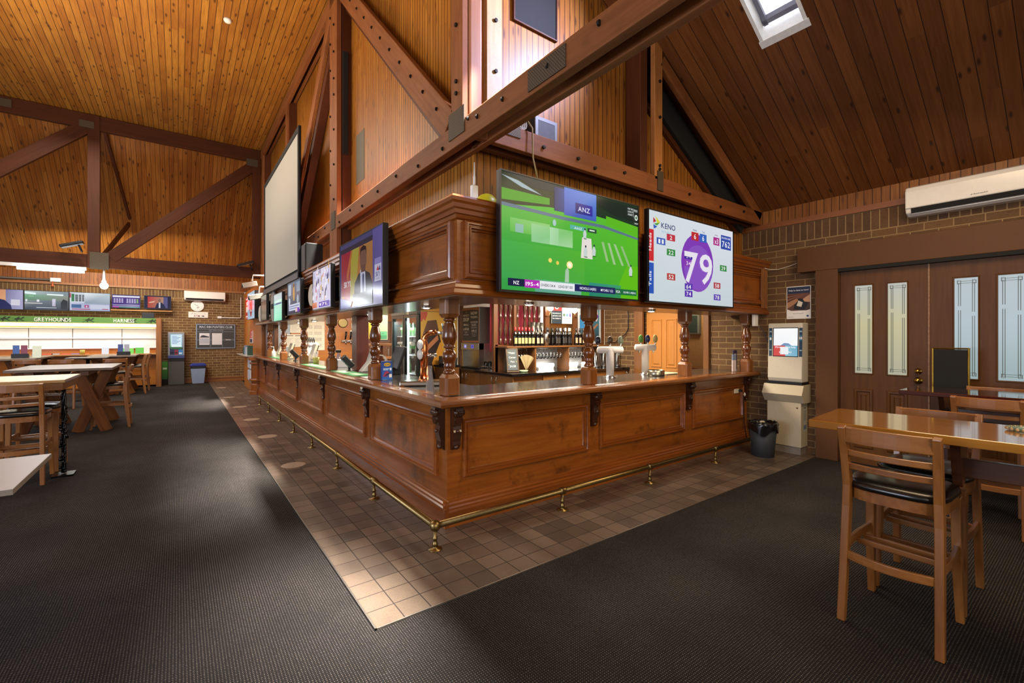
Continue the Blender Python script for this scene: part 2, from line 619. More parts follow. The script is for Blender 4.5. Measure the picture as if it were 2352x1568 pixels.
def plate_mat():
    k = NT('nail_plate')
    p = k.sep(k.obj())
    a = k.math('MULTIPLY', k.math('ADD', p[0], p[1]), 2 * PI / .02)
    b = k.math('MULTIPLY', p[2], 2 * PI / .024)
    d = k.math('GREATER_THAN', k.math('MULTIPLY', k.math('SINE', a), k.math('SINE', b)), .3)
    return k.fin(k.mix(d, lin('5c5040'), lin('221c16')), .6, .3, .3)
GREYP = plate_mat()

# ================================================================== the setting
B = MB
m = B(); m.box(-8, 6.75, -4, 18.7, -.06, 0)
struct('floor', m, CARPET)
m = B(); m.box(.845, 6.74, 2.35, 3.31, 0, .004); m.box(.845, 1.81, 3.31, 18.68, 0, .004)
struct('floor.001', m, TILES)
m = B(); m.box(1.85, 6.74, 3.33, 13.25, 0, .003)
struct('floor.002', m, plain('bar_floor', '3a322c', .7))
m = B(); m.box(.836, .845, 2.341, 18.68, 0, .008); m.box(.836, 6.74, 2.341, 2.35, 0, .008)
struct('trim_1', m, plain('edge_metal', 'b8b4ac', .35, 1.))

ZC = 6.8
SL = .6038
def zsl(x): return 3.34 + SL * (6.75 - x)
m = B(); m.box(-8, 1.02, -4, 14.6, ZC, ZC + .1); m.box(1.02, 2.1, 3.36, 14.6, ZC, ZC + .1)
struct('ceiling', m, CEIL_Y)
m = B(); m.prism([(14.55, ZC), (18.75, 3.46), (18.75, 3.6), (14.55, ZC + .14)], -8, 2.1, axis=0)
struct('ceiling.001', m, CEIL_SL)
# right-hand roof slope, in four pieces round the roof window
HX0, HX1, HY0, HY1 = 3.95, 4.76, 1.775, 2.165
m = B()
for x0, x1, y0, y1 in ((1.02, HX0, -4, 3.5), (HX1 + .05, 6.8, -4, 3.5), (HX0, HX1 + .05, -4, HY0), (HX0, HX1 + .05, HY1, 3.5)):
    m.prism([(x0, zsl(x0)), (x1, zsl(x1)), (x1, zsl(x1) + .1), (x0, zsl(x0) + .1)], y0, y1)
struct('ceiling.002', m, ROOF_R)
# roof window: reveal, sash and pane
m = B()
for y0, y1 in ((HY0 - .02, HY0 + .012), (HY1 - .012, HY1 + .02)):
    m.prism([(HX0, zsl(HX0) - .005), (HX1 + .03, zsl(HX1 + .03) - .005), (HX1 + .03, zsl(HX1) + .3), (HX0, zsl(HX0) + .3)], y0, y1)
m.prism([(HX1 - .012, zsl(HX1) - .005), (HX1 + .06, zsl(HX1 + .06) - .005), (HX1 + .15, zsl(HX1) + .24), (HX1 + .1, zsl(HX1) + .27)], HY0 - .03, HY1 + .03)
wn1 = struct('window_1', m, plain('white_reveal', 'e6e6e4', .5, var=.05))
m = B()
dz = .14
for y0, y1 in ((HY0, HY0 + .035), (HY1 - .06, HY1 - .02)):
    m.prism([(HX0, zsl(HX0) + dz), (HX1, zsl(HX1) + dz), (HX1, zsl(HX1) + dz + .04), (HX0, zsl(HX0) + dz + .04)], y0, y1)
m.prism([(HX1 - .05, zsl(HX1 - .05) + dz), (HX1 - .01, zsl(HX1 - .01) + dz), (HX1 - .01, zsl(HX1) + dz + .05), (HX1 - .05, zsl(HX1 - .05) + dz + .05)], HY0, HY1)
part('window_sash', m, plain('aged_sash', '70707e', .6), wn1)
m = B(); m.prism([(HX0 - .1, zsl(HX0 - .1) + .26), (HX1 + .1, zsl(HX1 + .1) + .26), (HX1 + .1, zsl(HX1 + .1) + .27), (HX0 - .1, zsl(HX0 - .1) + .27)], HY0 - .05, HY1 + .05)
part('window_pane', m, emitter('sky_lit_pane', 'f4f8ff', 2.2), wn1)

# right wall: brick, soldier course, timber strip; door opening towards the camera, doorway behind the bar
WX = 6.75
m = B()
for y0, y1, z0, z1 in ((2.15, 3.95, 0, 2.84), (3.95, 5.12, 2.02, 2.84), (5.12, 6.05, 0, 2.84), (-.1, 2.15, 2.4, 2.84), (-4, -.1, 0, 2.84)):
    m.box(WX, WX + .15, y0, y1, z0, z1)
struct('wall_right', m, BRICK_X)
m = B(); m.box(WX, WX + .15, -4, 6.05, 2.84, 3.08)
struct('wall_right.001', m, BRICK_XS)
m = B(); m.box(WX, WX + .15, -4, 3.4, 3.15, 3.42)
struct('wall_right.002', m, STRIP_X)
m = B(); m.box(WX - .03, WX + .1, -4, 3.4, 3.08, 3.15)
struct('trim_2', m, wood('roof_trim', '7a4620', '8e562c', 1, .45))
m = B(); m.box(WX, WX + .15, 6.05, 13.4, 0, 2.7)
struct('wall_bar', m, plain('white_paint', 'd8d4cc', .7))
m = B(); m.box(7.95, 8.05, 3.0, 6.0, 0, 2.6)
struct('wall_passage', m, plain('tan_paint', 'b08a5c', .7))

# far wall
FY = 18.7
m = B(); m.box(-8, 2.1, FY, FY + .15, 0, 2.86)
struct('wall_far', m, BRICK_Y)
m = B(); m.box(-8, 2.1, FY, FY + .15, 2.86, 3.1)
struct('wall_far.001', m, BRICK_YS)
m = B(); m.box(-8, 2.1, FY - .02, FY + .15, 3.16, 3.6)
struct('wall_far.002', m, STRIP_Y)
m = B(); m.box(-8, 1.9, FY - .05, FY + .05, 3.1, 3.16)
struct('trim_3', m, wood('far_trim', '84542a', '9a6836', 0, .45))
m = B(); m.box(-.5, 1.9, FY - .03, FY, 0, .12); m.box(-.5, 1.9, FY - .05, FY, .12, .15)
struct('baseboard_far', m, wood('far_skirting', '8a5426', '9c6430', 0, .45))

# timber clad walls rising over the bar
m = B(); m.box(2.08, 2.2, 3.37, 14.6, 2.5, ZC); m.box(2.08, 2.2, 14.6, 18.7, 3.1, ZC)
struct('wall_left', m, CLAD_X)
m = B(); m.prism([(2.0805, 2.5), (6.75, 2.5), (6.75, zsl(6.75) + .05), (2.0805, zsl(2.08) + .05)], 3.36, 3.46)
struct('wall_front', m, CLAD_Y)
m = B(); m.box(2.2, 6.75, 3.46, 13.3, 2.56, 2.6)
struct('ceiling.003', m, plain('bar_ceiling', 'c8b494', .7))
# wall that closes the bar off at its far end, and the wall beyond it
m = B(); m.box(2.44, 6.75, 13.3, 13.42, 0, 2.6)
struct('wall_back', m, ORW(0))
m = B(); m.box(1.9, 2.02, 14.4, 17.0, 0, 3.1); m.box(1.9, 2.02, 17.0, 18.7, 2.25, 3.1); m.box(1.9, 2.02, 18.2, 18.7, 0, 2.25)
struct('wall_end', m, ORW(2))
d5 = MB().box(1.94, 1.98, 17.0, 18.2, 0, 2.25)
struct('door_5', d5, wood('tan_door', 'b4803c', 'c48e48', 2, .4))

# ================================================================== trusses
HOLE = MB(); HOLE.lathe([(.0001, 0), (.017, .0), (.017, .014), (.0001, .016)], n=8, axis=0, smooth=False)
BOLT = mesh_of(HOLE, 'bolt', plain('bolt_iron', '1c1612', .6, .5))
def bolt(parent, x, y, z, ax='x'):
    o = bpy.data.objects.new('bolt', BOLT)
    COL.objects.link(o)
    o.parent = parent
    o.location = chain_matrix(parent).inverted() @ Vector((x, y, z))
    if ax == 'x': o.rotation_euler = (0, 0, PI)
    else: o.rotation_euler = (0, 0, -PI / 2)
    return o

def plank(name, a, b, wd, th, side, mat, parent, bevel=.006):
    """straight timber from a to b, its grain along its length"""
    A, Bv = Vector(a), Vector(b)
    d = Bv - A
    t = d.normalized()
    s = Vector(side)
    s = (s - t * s.dot(t)).normalized()
    y = s.cross(t)
    R = Matrix((t, y, s)).transposed().to_4x4()     # local x along, y across, z = side
    mb = MB().box(0, d.length, -wd / 2, wd / 2, -th / 2, th / 2)
    me = mesh_of(mb, name, mat)
    o = bpy.data.objects.new(name, me)
    COL.objects.link(o)
    M = Matrix.Translation(A) @ R
    if parent is not None: M = chain_matrix(parent).inverted() @ M
    o.parent = parent
    o.location = M.to_translation()
    o.rotation_euler = M.to_euler()
    bv = o.modifiers.new('bevel', 'BEVEL')
    bv.width = bevel
    bv.segments = 2
    return o

XO = 1.905                                    # mid plane of the outer leaf of the truss on the left face
t1 = thing('roof_truss', 'long timber roof truss running over the left side of the bar', 'roof truss', (XO, 3.3, 3.15), 0)
zc = 3.24
cb = plank('bottom_chord', (XO, -3.5, zc), (XO, 8.75, zc), .19, .07, (1, 0, 0), BEAM(0), t1)
plank('bottom_chord', (XO + .15, -3.5, zc - .015), (XO + .15, 8.75, zc - .015), .16, .06, (1, 0, 0), BEAM(0), t1)
plank('gap_shade_strip', (XO + .075, -3.5, zc + .03), (XO + .075, 8.75, zc + .03), .08, .08, (1, 0, 0), DARKBEAM(0), t1)  # dark strip stands in for the shaded gap between the chord planks
plank('top_chord', (XO, 3.4, 6.66), (XO, 14.5, 6.66), .2, .07, (1, 0, 0), BEAM(0), t1)
plank('top_chord', (XO + .13, 3.4, 6.7), (XO + .13, 14.5, 6.7), .16, .06, (1, 0, 0), BEAM(0), t1)
for y, y2 in ((7.13, 0), (6.95, 0)):
    plank('post', (XO, y, 2.62), (XO, y, 6.75), .2, .07, (1, 0, 0), BEAM(0), t1)
mb = MB().box(1.95, 2.08, 6.84, 7.06, 2.62, 6.75)
part('post_core', mb, DARKBEAM(2), t1, .006)
mb = MB().box(1.95, 2.02, 6.80, 6.84, 4.25, 5.75)
part('black_panel', mb, BLACKM, t1, label='narrow black panel')
plank('post', (XO, 10.75, 3.1), (XO, 10.75, 6.7), .2, .05, (1, 0, 0), BEAM(0), t1)
mb = MB().box(1.93, 2.08, 10.66, 10.84, 3.1, 6.7)
part('post_core', mb, DARKBEAM(2), t1, .006)
plank('post', (XO, 14.2, 2.7), (XO, 14.2, 6.7), .22, .05, (1, 0, 0), BEAM(0), t1)
mb = MB().box(1.93, 2.08, 14.1, 14.3, 2.7, 6.7)
part('post_core', mb, DARKBEAM(2), t1, .006)
plank('brace', (XO, 7.22, 6.6), (XO, 10.65, 3.4), .2, .05, (1, 0, 0), BEAM(0), t1)
mb = MB().prism([(7.2, 6.5), (7.2, 6.2), (10.4, 3.28), (10.6, 3.36)], 1.94, 2.07, axis=0)
part('brace_core', mb, DARKBEAM(2), t1)
b2 = plank('brace', (XO, 6.85, 6.72), (XO, 3.46, 3.38), .25, .07, (1, 0, 0), BEAM(0), t1)
plank('brace', (XO + .12, 7.0, 6.72), (XO + .12, 3.6, 3.36), .25, .06, (1, 0, 0), DARKBEAM(0), t1)
for i in range(12):
    f = .03 + i * .083
    bolt(b2, 1.866, 6.85 - 3.39 * f, 6.72 - 3.34 * f + .02)
gp = MB().box(1.862, 1.87, 3.17, 3.43, 3.22, 3.44)
part('nail_plate', gp, GREYP, t1)
gp = MB().box(1.862, 1.87, 1.98, 2.34, 3.17, 3.31)
part('nail_plate', gp, GREYP, t1)
gp = MB().box(1.862, 1.87, 6.92, 7.12, 3.16, 3.42)
part('nail_plate', gp, GREYP, t1)
gp = MB().box(1.9, 1.97, 3.56, 3.68, 3.33, 3.42)
part('steel_angle', gp, plain('dark_steel', '35302c', .5, .7), t1)
for y, z in ((8.5, 3.2), (8.2, 3.26), (7.9, 3.2), (7.5, 3.27), (6.7, 3.2), (6.2, 3.26), (5.7, 3.2), (5.15, 3.24), (4.6, 3.26), (4.05, 3.2), (3.55, 3.2), (3.12, 3.3), (2.98, 3.26), (2.64, 3.25), (2.15, 3.25), (1.72, 3.28), (.9, 3.25), (.2, 3.25)):
    bolt(cb, 1.866, y, z)
for k in range(7):
    bolt(t1, 1.866, 7.17 if k % 2 else 6.98, 3.6 + k * .26)
    bolt(t1, 1.866, 7.17 if k % 2 else 6.98, 5.4 + k * .2)

# corner post and the truss over the front of the bar
t2 = thing('roof_truss', 'timber roof truss over the front of the bar, below the roof window', 'roof truss', (4.3, 3.13, 3.15))
mb = MB().box(1.87, 1.93, 3.215, 3.4, 3.33, 6.6)
cp = part('corner_post', mb, BEAM(2), t2, .006)
for z in (4.15, 3.68, 3.58, 5.0): bolt(cp, 1.866, 3.3, z)
mb = MB().box(1.93, 2.06, 3.2, 3.34, 3.33, 6.4)
part('corner_post', mb, wood('pale_post', '8a5a3c', '9c6a48', 2, .45), t2, .02)
mb = MB().box(2.17, 2.33, 3.3, 3.36, 3.33, 6.2)
ub = part('upright_board', mb, wood('pale_board', 'a08050', 'b89868', 2, .5, 1, 0, .3, '4a3420'), t2, .004)
for z in (4.35, 3.9, 4.75): bolt(ub, 2.26, 3.296, z, 'y')
plank('bottom_chord', (1.94, 3.1, 3.245), (6.74, 3.1, 3.245), .19, .06, (0, -1, 0), BEAM(0), t2)
c2 = t2.children[-1]
plank('bottom_chord', (2.0, 3.25, 3.23), (6.74, 3.25, 3.23), .16, .06, (0, -1, 0), DARKBEAM(0), t2)
for x, z in ((2.62, 3.24), (3.05, 3.24), (3.28, 3.2), (3.72, 3.25), (4.9, 3.25), (5.6, 3.22), (6.2, 3.26)): bolt(c2, x, 3.066, z, 'y')
mb = MB().box(4.24, 4.38, 3.07, 3.13, 3.3, 4.86)
p2 = part('post', mb, wood('truss_timber_post', '9a602e', 'b0743c', 2, .5, 1, 0, .4, '3c1c0c'), t2, .006)
for z in (3.42, 3.46, 4.0, 4.4): bolt(p2, 4.32, 3.066, z, 'y')
mb = MB().box(4.08, 4.2, 3.14, 3.34, 3.3, 4.95)
part('post_core', mb, DARKBEAM(2), t2, .006)
mb = MB().box(4.28, 4.38, 3.058, 3.07, 3.18, 3.4)
part('nail_plate', mb, GREYP, t2)
mb = MB().box(2.1, 2.36, 3.062, 3.07, 3.25, 3.345)
part('nail_plate', mb, GREYP, t2)
plank('rafter', (4.38, 3.1, 4.66), (6.72, 3.1, 3.27), .14, .06, (0, -1, 0), BEAM(0), t2)
plank('rafter', (4.2, 3.28, 4.62), (6.62, 3.28, 3.18), .3, .05, (0, -1, 0), BLACKM, t2)
plank('rafter', (4.2, 3.33, 4.42), (6.5, 3.33, 3.08), .08, .05, (0, -1, 0), DARKBEAM(0), t2)

# the truss across the hall, far off
YT = 14.5
FARB = lambda a: wood('far_truss_timber', '40200e', '502812', a, .55, spec=.2)
t3 = thing('roof_truss', 'dark timber truss spanning the hall in front of the far sloping ceiling', 'roof truss', (-1.6, YT, 3.2))
plank('bottom_chord', (-6, YT, 3.34), (1.86, YT, 3.34), .3, .12, (0, -1, 0), FARB(0), t3)
plank('top_chord', (-6, YT, 6.62), (1.86, YT, 6.62), .34, .12, (0, -1, 0), FARB(0), t3)
for x, wd in ((-1.6, .22), (1.77, .2), (-4.9, .2)):
    mb = MB().box(x - wd / 2, x + wd / 2, YT - .09, YT + .05, 3.2, 6.78)
    part('post', mb, FARB(2), t3, .006)
plank('brace', (-1.3, YT - .02, 3.45), (1.72, YT - .02, 6.36), .26, .1, (0, -1, 0), FARB(0), t3)
plank('brace', (-1.72, YT - .02, 6.5), (-4.8, YT - .02, 3.6), .28, .1, (0, -1, 0), FARB(0), t3)
for x, z, a, c in ((-1.72, 6.53, .26, .16), (1.66, 6.4, .28, .2), (-3.05, 6.63, .26, .18), (-1.5, 3.35, .34, .4)):
    mb = MB().box(x - a / 2, x + a / 2, YT - .1, YT - .092, z - c / 2, z + c / 2)
    part('nail_plate', mb, GREYP, t3)
plank('back_brace', (-1.42, YT + .1, 6.5), (-1.1, YT + 2.2, 4.9), .12, .06, (1, 0, 0), FARB(0), t3)
plank('back_brace', (-1.45, YT + .1, 3.5), (-1.1, YT + 2.0, 4.7), .12, .06, (1, 0, 0), FARB(0), t3)
# ================================================================== bar counter
BX, BY = 1.76, 3.27                # front planes: left face X, right face Y
bar = thing('bar_counter', 'panelled timber bar counter that turns the corner, with carved brackets', 'bar counter', (BX, BY, 0))
YE = 13.75
m = MB(); m.box(BX, BX + .05, BY, YE, .0, 1.0)
part('front_boards', m, BARW(1), bar)
m = MB(); m.box(BX, 6.7, BY - .004, BY, 0, 1.0)
part('front_boards', m, BARW(0), bar)
# kick board and base moulding
prof = [(0, .0), (-.035, .0), (-.035, .125), (-.028, .14), (-.03, .155), (-.018, .165), (-.02, .185), (-.008, .195), (-.008, .215), (0, .22)]
m = MB(); m.prism([(BX + a, z) for a, z in prof], BY - .036, YE, axis=1)
part('plinth', m, BARM(1), bar)
m = MB(); m.prism([(BY + a, z) for a, z in prof], BX - .036, 6.7, axis=0)
part('plinth', m, BARM(0), bar)
MOULD = [(0, 0), (.002, .022), (.012, .034), (.024, .036), (.03, .022), (.036, .022), (.04, .028), (.048, .028), (.052, .01), (.066, .012), (.07, .002), (.076, 0)]
def panelX(y0, y1, z0=.38, z1=.865):
    m = MB().frame((BX, y1, z0), (0, -1, 0), (0, 0, 1), (-1, 0, 0), y1 - y0, z1 - z0, MOULD)
    f = part('panel_moulding', m, BARM(1), bar)
    m = MB().box(BX - .003, BX, y0 + .06, y1 - .06, z0 + .06, z1 - .06)
    part('panel', m, BARP(1), bar)
def panelY(x0, x1, z0=.38, z1=.865):
    m = MB().frame((x0, BY, z0), (1, 0, 0), (0, 0, 1), (0, -1, 0), x1 - x0, z1 - z0, MOULD)
    part('panel_moulding', m, BARM(0), bar)
    m = MB().box(x0 + .06, x1 - .06, BY - .003, BY, z0 + .06, z1 - .06)
    part('panel', m, BARP(0), bar)
PLX = [(3.41, 5.04), (5.22, 6.95), (7.13, 8.76), (8.93, 10.62), (10.82, 12.4), (12.6, 13.55)]
for a, b in PLX: panelX(a, b)
PRX = [(1.9, 3.38), (3.55, 5.1), (5.27, 6.58)]
for a, b in PRX: panelY(a, b)
# carved brackets: side outline (depth, height) swept across the width, plus scroll, leaf and drop
def corbel_mesh():
    pts = [(0, .985), (.085, .985), (.092, .96), (.095, .935), (.08, .905), (.058, .893), (.066, .872), (.056, .845), (.044, .82), (.05, .79),
           (.058, .775), (.05, .745), (.042, .72), (.036, .695), (.04, .67), (.028, .645), (.016, .628), (0, .62)]
    m = MB()
    m.prism([(-d, z) for d, z in pts], -.036, .036, axis=1)          # faces -X
    m.lathe([(.0001, -.044), (.026, -.044), (.028, -.022), (.024, -.012), (.028, 0), (.024, .012), (.028, .022), (.026, .044), (.0001, .044)], c=(-.072, 0, .935), n=14, axis=1)
    m.prism([(-.03, .9), (.03, .9), (.034, .88), (.02, .85), (0, .84), (-.02, .85), (-.034, .88)], -.082, -.05, axis=0)
    m.ball((-.06, 0, .782), .016)
    m.ball((-.03, 0, .648), .02)
    m.prism([(-.04, .63), (.04, .63), (.04, .985), (-.04, .985)], -.006, 0, axis=0)
    return mesh_of(m, 'bracket', DKW(2))
CORB = corbel_mesh()
def corbel(x, y, rz):
    o = bpy.data.objects.new('bracket', CORB)
    COL.objects.link(o)
    o.parent = bar
    o.location = (x - BX, y - BY, 0)
    o.rotation_euler = (0, 0, rz)
for y in (3.34, 5.13, 7.04, 8.85, 10.72, 12.5): corbel(BX, y, 0)
for x in (1.83, 3.465, 5.185, 6.64): corbel(x, BY, PI / 2)

# counter top: timber nosing and dark stone-like top
top = thing('countertop', 'polished bar top with rounded timber edge wrapping the corner', 'bar top', (1.8, 3.3, 1.0))
def nose(side):
    pts = [(.2, 1.0), (0.02, .995), (0, 1.005), (-.006, 1.025), (0, 1.045), (.02, 1.055), (.1, 1.058), (.115, 1.052), (.13, 1.058), (.15, 1.054), (.2, 1.054)]
    return pts
NX, NY = 1.615, 3.09
m = MB()
def mitre(pts, ax):
    n = len(pts)
    if ax == 'Y': vs = [(NX + a, NY + a, z) for a, z in pts] + [(NX + a, YE + .05, z) for a, z in pts]
    else: vs = [(NX + a, NY + a, z) for a, z in pts] + [(6.72, NY + a, z) for a, z in pts]
    MBx = MB()
    MBx.add(vs, [tuple(range(n)), tuple(range(n, 2 * n))] + [(i, (i + 1) % n, n + (i + 1) % n, n + i) for i in range(n)])
    return MBx
part('timber_edge', mitre(nose(0), 'Y'), wood('bar_edge', '6e3c18', '8a5426', 1, .25, 1., .6), top)
part('timber_edge', mitre(nose(0), 'X'), wood('bar_edge', '6e3c18', '8a5426', 0, .25, 1., .6), top)
def stone_mat():
    k = NT('bar_stone')
    n1 = k.noise(k.obj(), 60, 3, .7)
    n2 = k.noise(k.obj(), 2.2, 3)
    c = k.mix(k.ramp(n1, .4, .7), lin('2c2b2a'), lin('4c4a48'))
    c = k.mix(k.ramp(n2, .4, .7), c, lin('3a302a'))
    return k.fin(c, k.math('ADD', .1, k.math('MULTIPLY', n2, .12)), spec=.7, coat=.3)
STONE = stone_mat()
m = MB(); m.box(NX + .19, 2.42, NY + .19, YE, .99, 1.052); m.box(2.42, 6.72, NY + .19, 3.95, .99, 1.052)
part('top_slab', m, STONE, top)
m = MB(); m.box(2.36, 2.42, 3.99, YE, 0, .99); m.box(2.42, 6.7, 3.89, 3.95, 0, .99)
part('back_panel', m, DKW(2), top)

# brass foot rail
rail = thing('foot_rail', 'brass foot rail along the base of the bar on both sides', 'foot rail', (1.505, 2.975, 0))
RX, RY, RZ = 1.505, 2.975, .175
m = MB().tube([(RX, RY, RZ), (RX, 11.75, RZ)], .024, 14)
part('rail_tube', m, BRASS, rail)
m = MB().tube([(RX, RY, RZ), (6.6, RY, RZ)], .024, 14)
part('rail_tube', m, BRASS, rail)
m = MB().ball((RX, RY, RZ), .042, 18, 11)
part('corner_ball', m, BRASS, rail)
POSTM = None
def rail_post(x, y, ring=None):
    m = MB().lathe([(.052, .004), (.052, .009), (.02, .014), (.016, .03), (.021, .036), (.021, .05), (.016, .056), (.014, .075), (.019, .08), (.019, .09), (.013, .096), (.013, .15)], c=(x, y, 0), n=16)
    o = part('rail_post', m, BRASS, rail)
    if ring:
        m = MB().lathe([(.024, -.03), (.03, -.028), (.033, -.02), (.029, -.012), (.032, 0), (.029, .012), (.033, .02), (.03, .028), (.024, .03)], c=(x, y, RZ), n=16, axis=1 if ring == 'y' else 0)
        part('collar', m, BRASS, o)
rail_post(RX, RY)
for i in range(1, 8): rail_post(RX, RY + .03 + 1.245 * i, 'y')
for x in (2.763, 4.02, 5.32): rail_post(x, RY, 'x')
m = MB().ball((RX, 11.76, RZ), .032)
part('end_ball', m, BRASS, rail)

# turned posts on the bar top
def turned_post():
    t = thing('turned_post', 'x', 'turned post', (0, 0, 1.056), 0, 'turned posts standing on the bar')
    hw = .07
    def block(z0, z1, name, ch0, ch1):
        m = MB()
        c = hw - .018
        pts = [(-hw, -c), (-c, -hw), (c, -hw), (hw, -c), (hw, c), (c, hw), (-c, hw), (-hw, c)]
        m.prism([(x, y) for x, y in pts], z0 + (.03 if ch0 else 0), z1 - (.03 if ch1 else 0), axis=2)
        c2 = .052
        def cone(za, zb):
            n = 8
            q = [(x * .74, y * .74) for x, y in pts]
            vs = [(x, y, za) for x, y in pts] + [(x, y, zb) for x, y in q]
            m.add(vs, [(i, (i + 1) % n, n + (i + 1) % n, n + i) for i in range(n)] + [tuple(range(n, 2 * n))])
        if ch1: cone(z1 - .03, z1)
        if ch0: cone(z0 + .03, z0)
        return part(name, m, wood('post_block', '6e3c12', '8c541e', 2, .35, 1., .4), t, .004, local=True)
    block(0, .18, 'base_block', 0, 1)
    block(.655, .83, 'top_block', 1, 0)
    pr = [(.044, .175), (.05, .185), (.052, .2), (.042, .212), (.036, .225), (.048, .24), (.05, .25), (.042, .262), (.05, .285), (.062, .315), (.06, .345), (.044, .375),
          (.034, .388), (.04, .396), (.05, .405), (.05, .415), (.04, .422), (.048, .435), (.062, .47), (.066, .5), (.06, .54), (.05, .58), (.042, .61), (.038, .625), (.05, .632), (.054, .64), (.05, .648), (.04, .654),
          (.036, .66), (.044, .668), (.044, .672)]
    m = MB().lathe(pr, n=24)
    part('spindle', m, wood('post_spindle', '5a2c0c', '783f14', 2, .22, 1., .6), t, local=True)
    return t
tp = turned_post()
places = [((1.86, 3.41), 'turned timber post on the corner of the bar'),
          ((1.86, 5.21), 'turned post on the left side of the bar, first past the corner post'),
          ((1.86, 7.08), 'turned post in front of the wide dark upright on the left of the bar'),
          ((1.86, 8.93), 'turned post beside the green cup on the bar top'),
          ((1.86, 10.92), 'turned post behind the card terminal near the far end of the bar'),
          ((1.86, 12.75), 'farthest turned post on the bar, beside the pump bottle'),
          ((3.47, 3.33), 'turned post below the wide green cricket screen'),
          ((5.19, 3.31), 'turned post in front of the orange door behind the bar'),
          ((6.55, 3.2), 'turned post at the wall end of the bar, beside the brick')]
for i, ((x, y), lab) in enumerate(places):
    o = tp if i == 0 else dup(tp)
    o.location = (x, y, 1.056)
    o['label'] = lab

# ================================================================== canopy over the bar
can = thing('bar_canopy', 'dark timber canopy with moulded panels over the bar', 'canopy', (1.72, 3.03, 1.87))
KX, KY = 1.72, 3.03
Z0, Z1 = 1.88, 2.6
m = MB(); m.box(KX, KX + .03, KY + .031, YE, Z0, Z1)
part('fascia_board', m, BARW(1), can)
m = MB(); m.box(KX, 6.73, KY, KY + .03, Z0, Z1)
part('fascia_board', m, BARW(0), can)
def cor(pts, name, mat):
    """mitred moulding round the outside corner; pts = (outwards, z)"""
    n = len(pts)
    for ax in 'YX':
        vs = [(KX - a, KY - a, z) for a, z in pts]
        vs += [(KX - a, YE, z) for a, z in pts] if ax == 'Y' else [(6.73, KY - a, z) for a, z in pts]
        m = MB().add(vs, [tuple(range(n)), tuple(range(n, 2 * n))] + [(i, (i + 1) % n, n + (i + 1) % n, n + i) for i in range(n)])
        part(name, m, mat(1 if ax == 'Y' else 0), can)
cor([(0, 2.45), (.02, 2.46), (.03, 2.485), (.045, 2.49), (.05, 2.52), (.065, 2.53), (.07, 2.56), (.085, 2.575), (.09, 2.6), (.085, 2.615), (-.3, 2.615), (-.3, 2.6), (0, 2.6)], 'cornice', BARM)
cor([(0, 1.99), (.015, 1.985), (.025, 1.965), (.035, 1.955), (.04, 1.93), (.055, 1.915), (.06, 1.885), (.055, 1.87), (0, 1.87)], 'lower_moulding', BARM)
m = MB(); m.box(KX - .03, 2.3, KY - .03, YE, 1.862, 1.872); m.box(2.3, 6.73, KY - .03, 3.55, 1.862, 1.872)
part('soffit', m, wood('soffit_board', '6a4428', '80563a', 1, .3, 1, .3), can)
m = MB(); m.box(2.27, 2.3, 3.55, YE, 1.872, 2.56); m.box(2.3, 6.73, 3.52, 3.55, 1.872, 2.56)
part('inner_board', m, BARW(0), can)
CM = [(0, 0), (.003, .034), (.016, .044), (.028, .044), (.032, .028), (.04, .028), (.046, .036), (.054, .036), (.058, .014), (.072, .016), (.076, .002), (.082, 0)]
def cpX(y0, y1):
    m = MB().frame((KX, y1, 2.0), (0, -1, 0), (0, 0, 1), (-1, 0, 0), y1 - y0, .45, CM)
    part('panel_moulding', m, BARM(1), can)
def cpY(x0, x1):
    m = MB().frame((x0, KY, 2.0), (1, 0, 0), (0, 0, 1), (0, -1, 0), x1 - x0, .45, CM)
    part('panel_moulding', m, BARM(0), can)
for a, b in ((3.08, 4.95), (5.05, 6.95), (7.05, 8.95), (9.05, 11.0), (11.1, 13.6)): cpX(a, b)
for a, b in ((1.77, 3.75), (3.83, 5.6), (5.68, 6.68)): cpY(a, b)
m = MB(); m.box(1.8, 2.2, YE - .06, YE, 0, 2.6)
part('end_board', m, BARW(2), can)
for k in range(5):
    m = MB().box(6.55 + k * .035, 6.57 + k * .035, KY - .05, KY - .03, 1.95, 2.5)
    part('reeded_strip', m, STW(2), can, .004)

# downlights in the soffit
def downlight(x, y, lab, pw=7.):
    t = thing('downlight', lab, 'downlight', (x, y, 1.845), 0, 'downlights under the canopy')
    m = MB().lathe([(.034, .0), (.05, .0), (.052, .012), (.05, .018), (.034, .018)], c=(x, y, 1.845), n=20)
    part('trim_ring', m, CHROME, t)
    m = MB().lathe([(.0001, -.007), (.02, -.006), (.033, -.001), (.034, .012)], c=(x, y, 1.845), n=18)
    part('diffuser', m, emitter('downlight_glow', 'fff6e6', 14.), t)
    l = lamp('downlight_beam', 'SPOT', (x, y, 1.82), pw * 4, 'fff1dc', (x, y, 0), .03, spot=2.2)
for x, y, lab in ((2.05, 4.25, 'downlight beside the corner post of the bar canopy'),
                  (2.05, 5.95, 'downlight between the first and second posts left of the corner'),
                  (2.05, 9.0, 'downlight over the green cup on the bar'),
                  (2.05, 10.3, 'downlight over the far card terminal'),
                  (2.6, 3.25, 'downlight above the small chalkboard, front of the bar'),
                  (4.42, 3.25, 'downlight above the white beer taps, front of the bar')): downlight(x, y, lab)
# wide upright behind the third post
m = MB().box(2.12, 2.3, 6.72, 6.95, 1.056, 1.862)
single('upright_post', m, wood('red_upright', '54221a', '6a2e22', 2, .4, 1, .2), 'wide dark red timber upright behind the turned post', 'post', bevel=.006)
m = MB().box(1.86, 2.05, 13.3, 13.6, 1.056, 1.862)
single('upright_post', m, DKW(2), 'dark carved timber upright at the far end of the bar', 'post', bevel=.01)
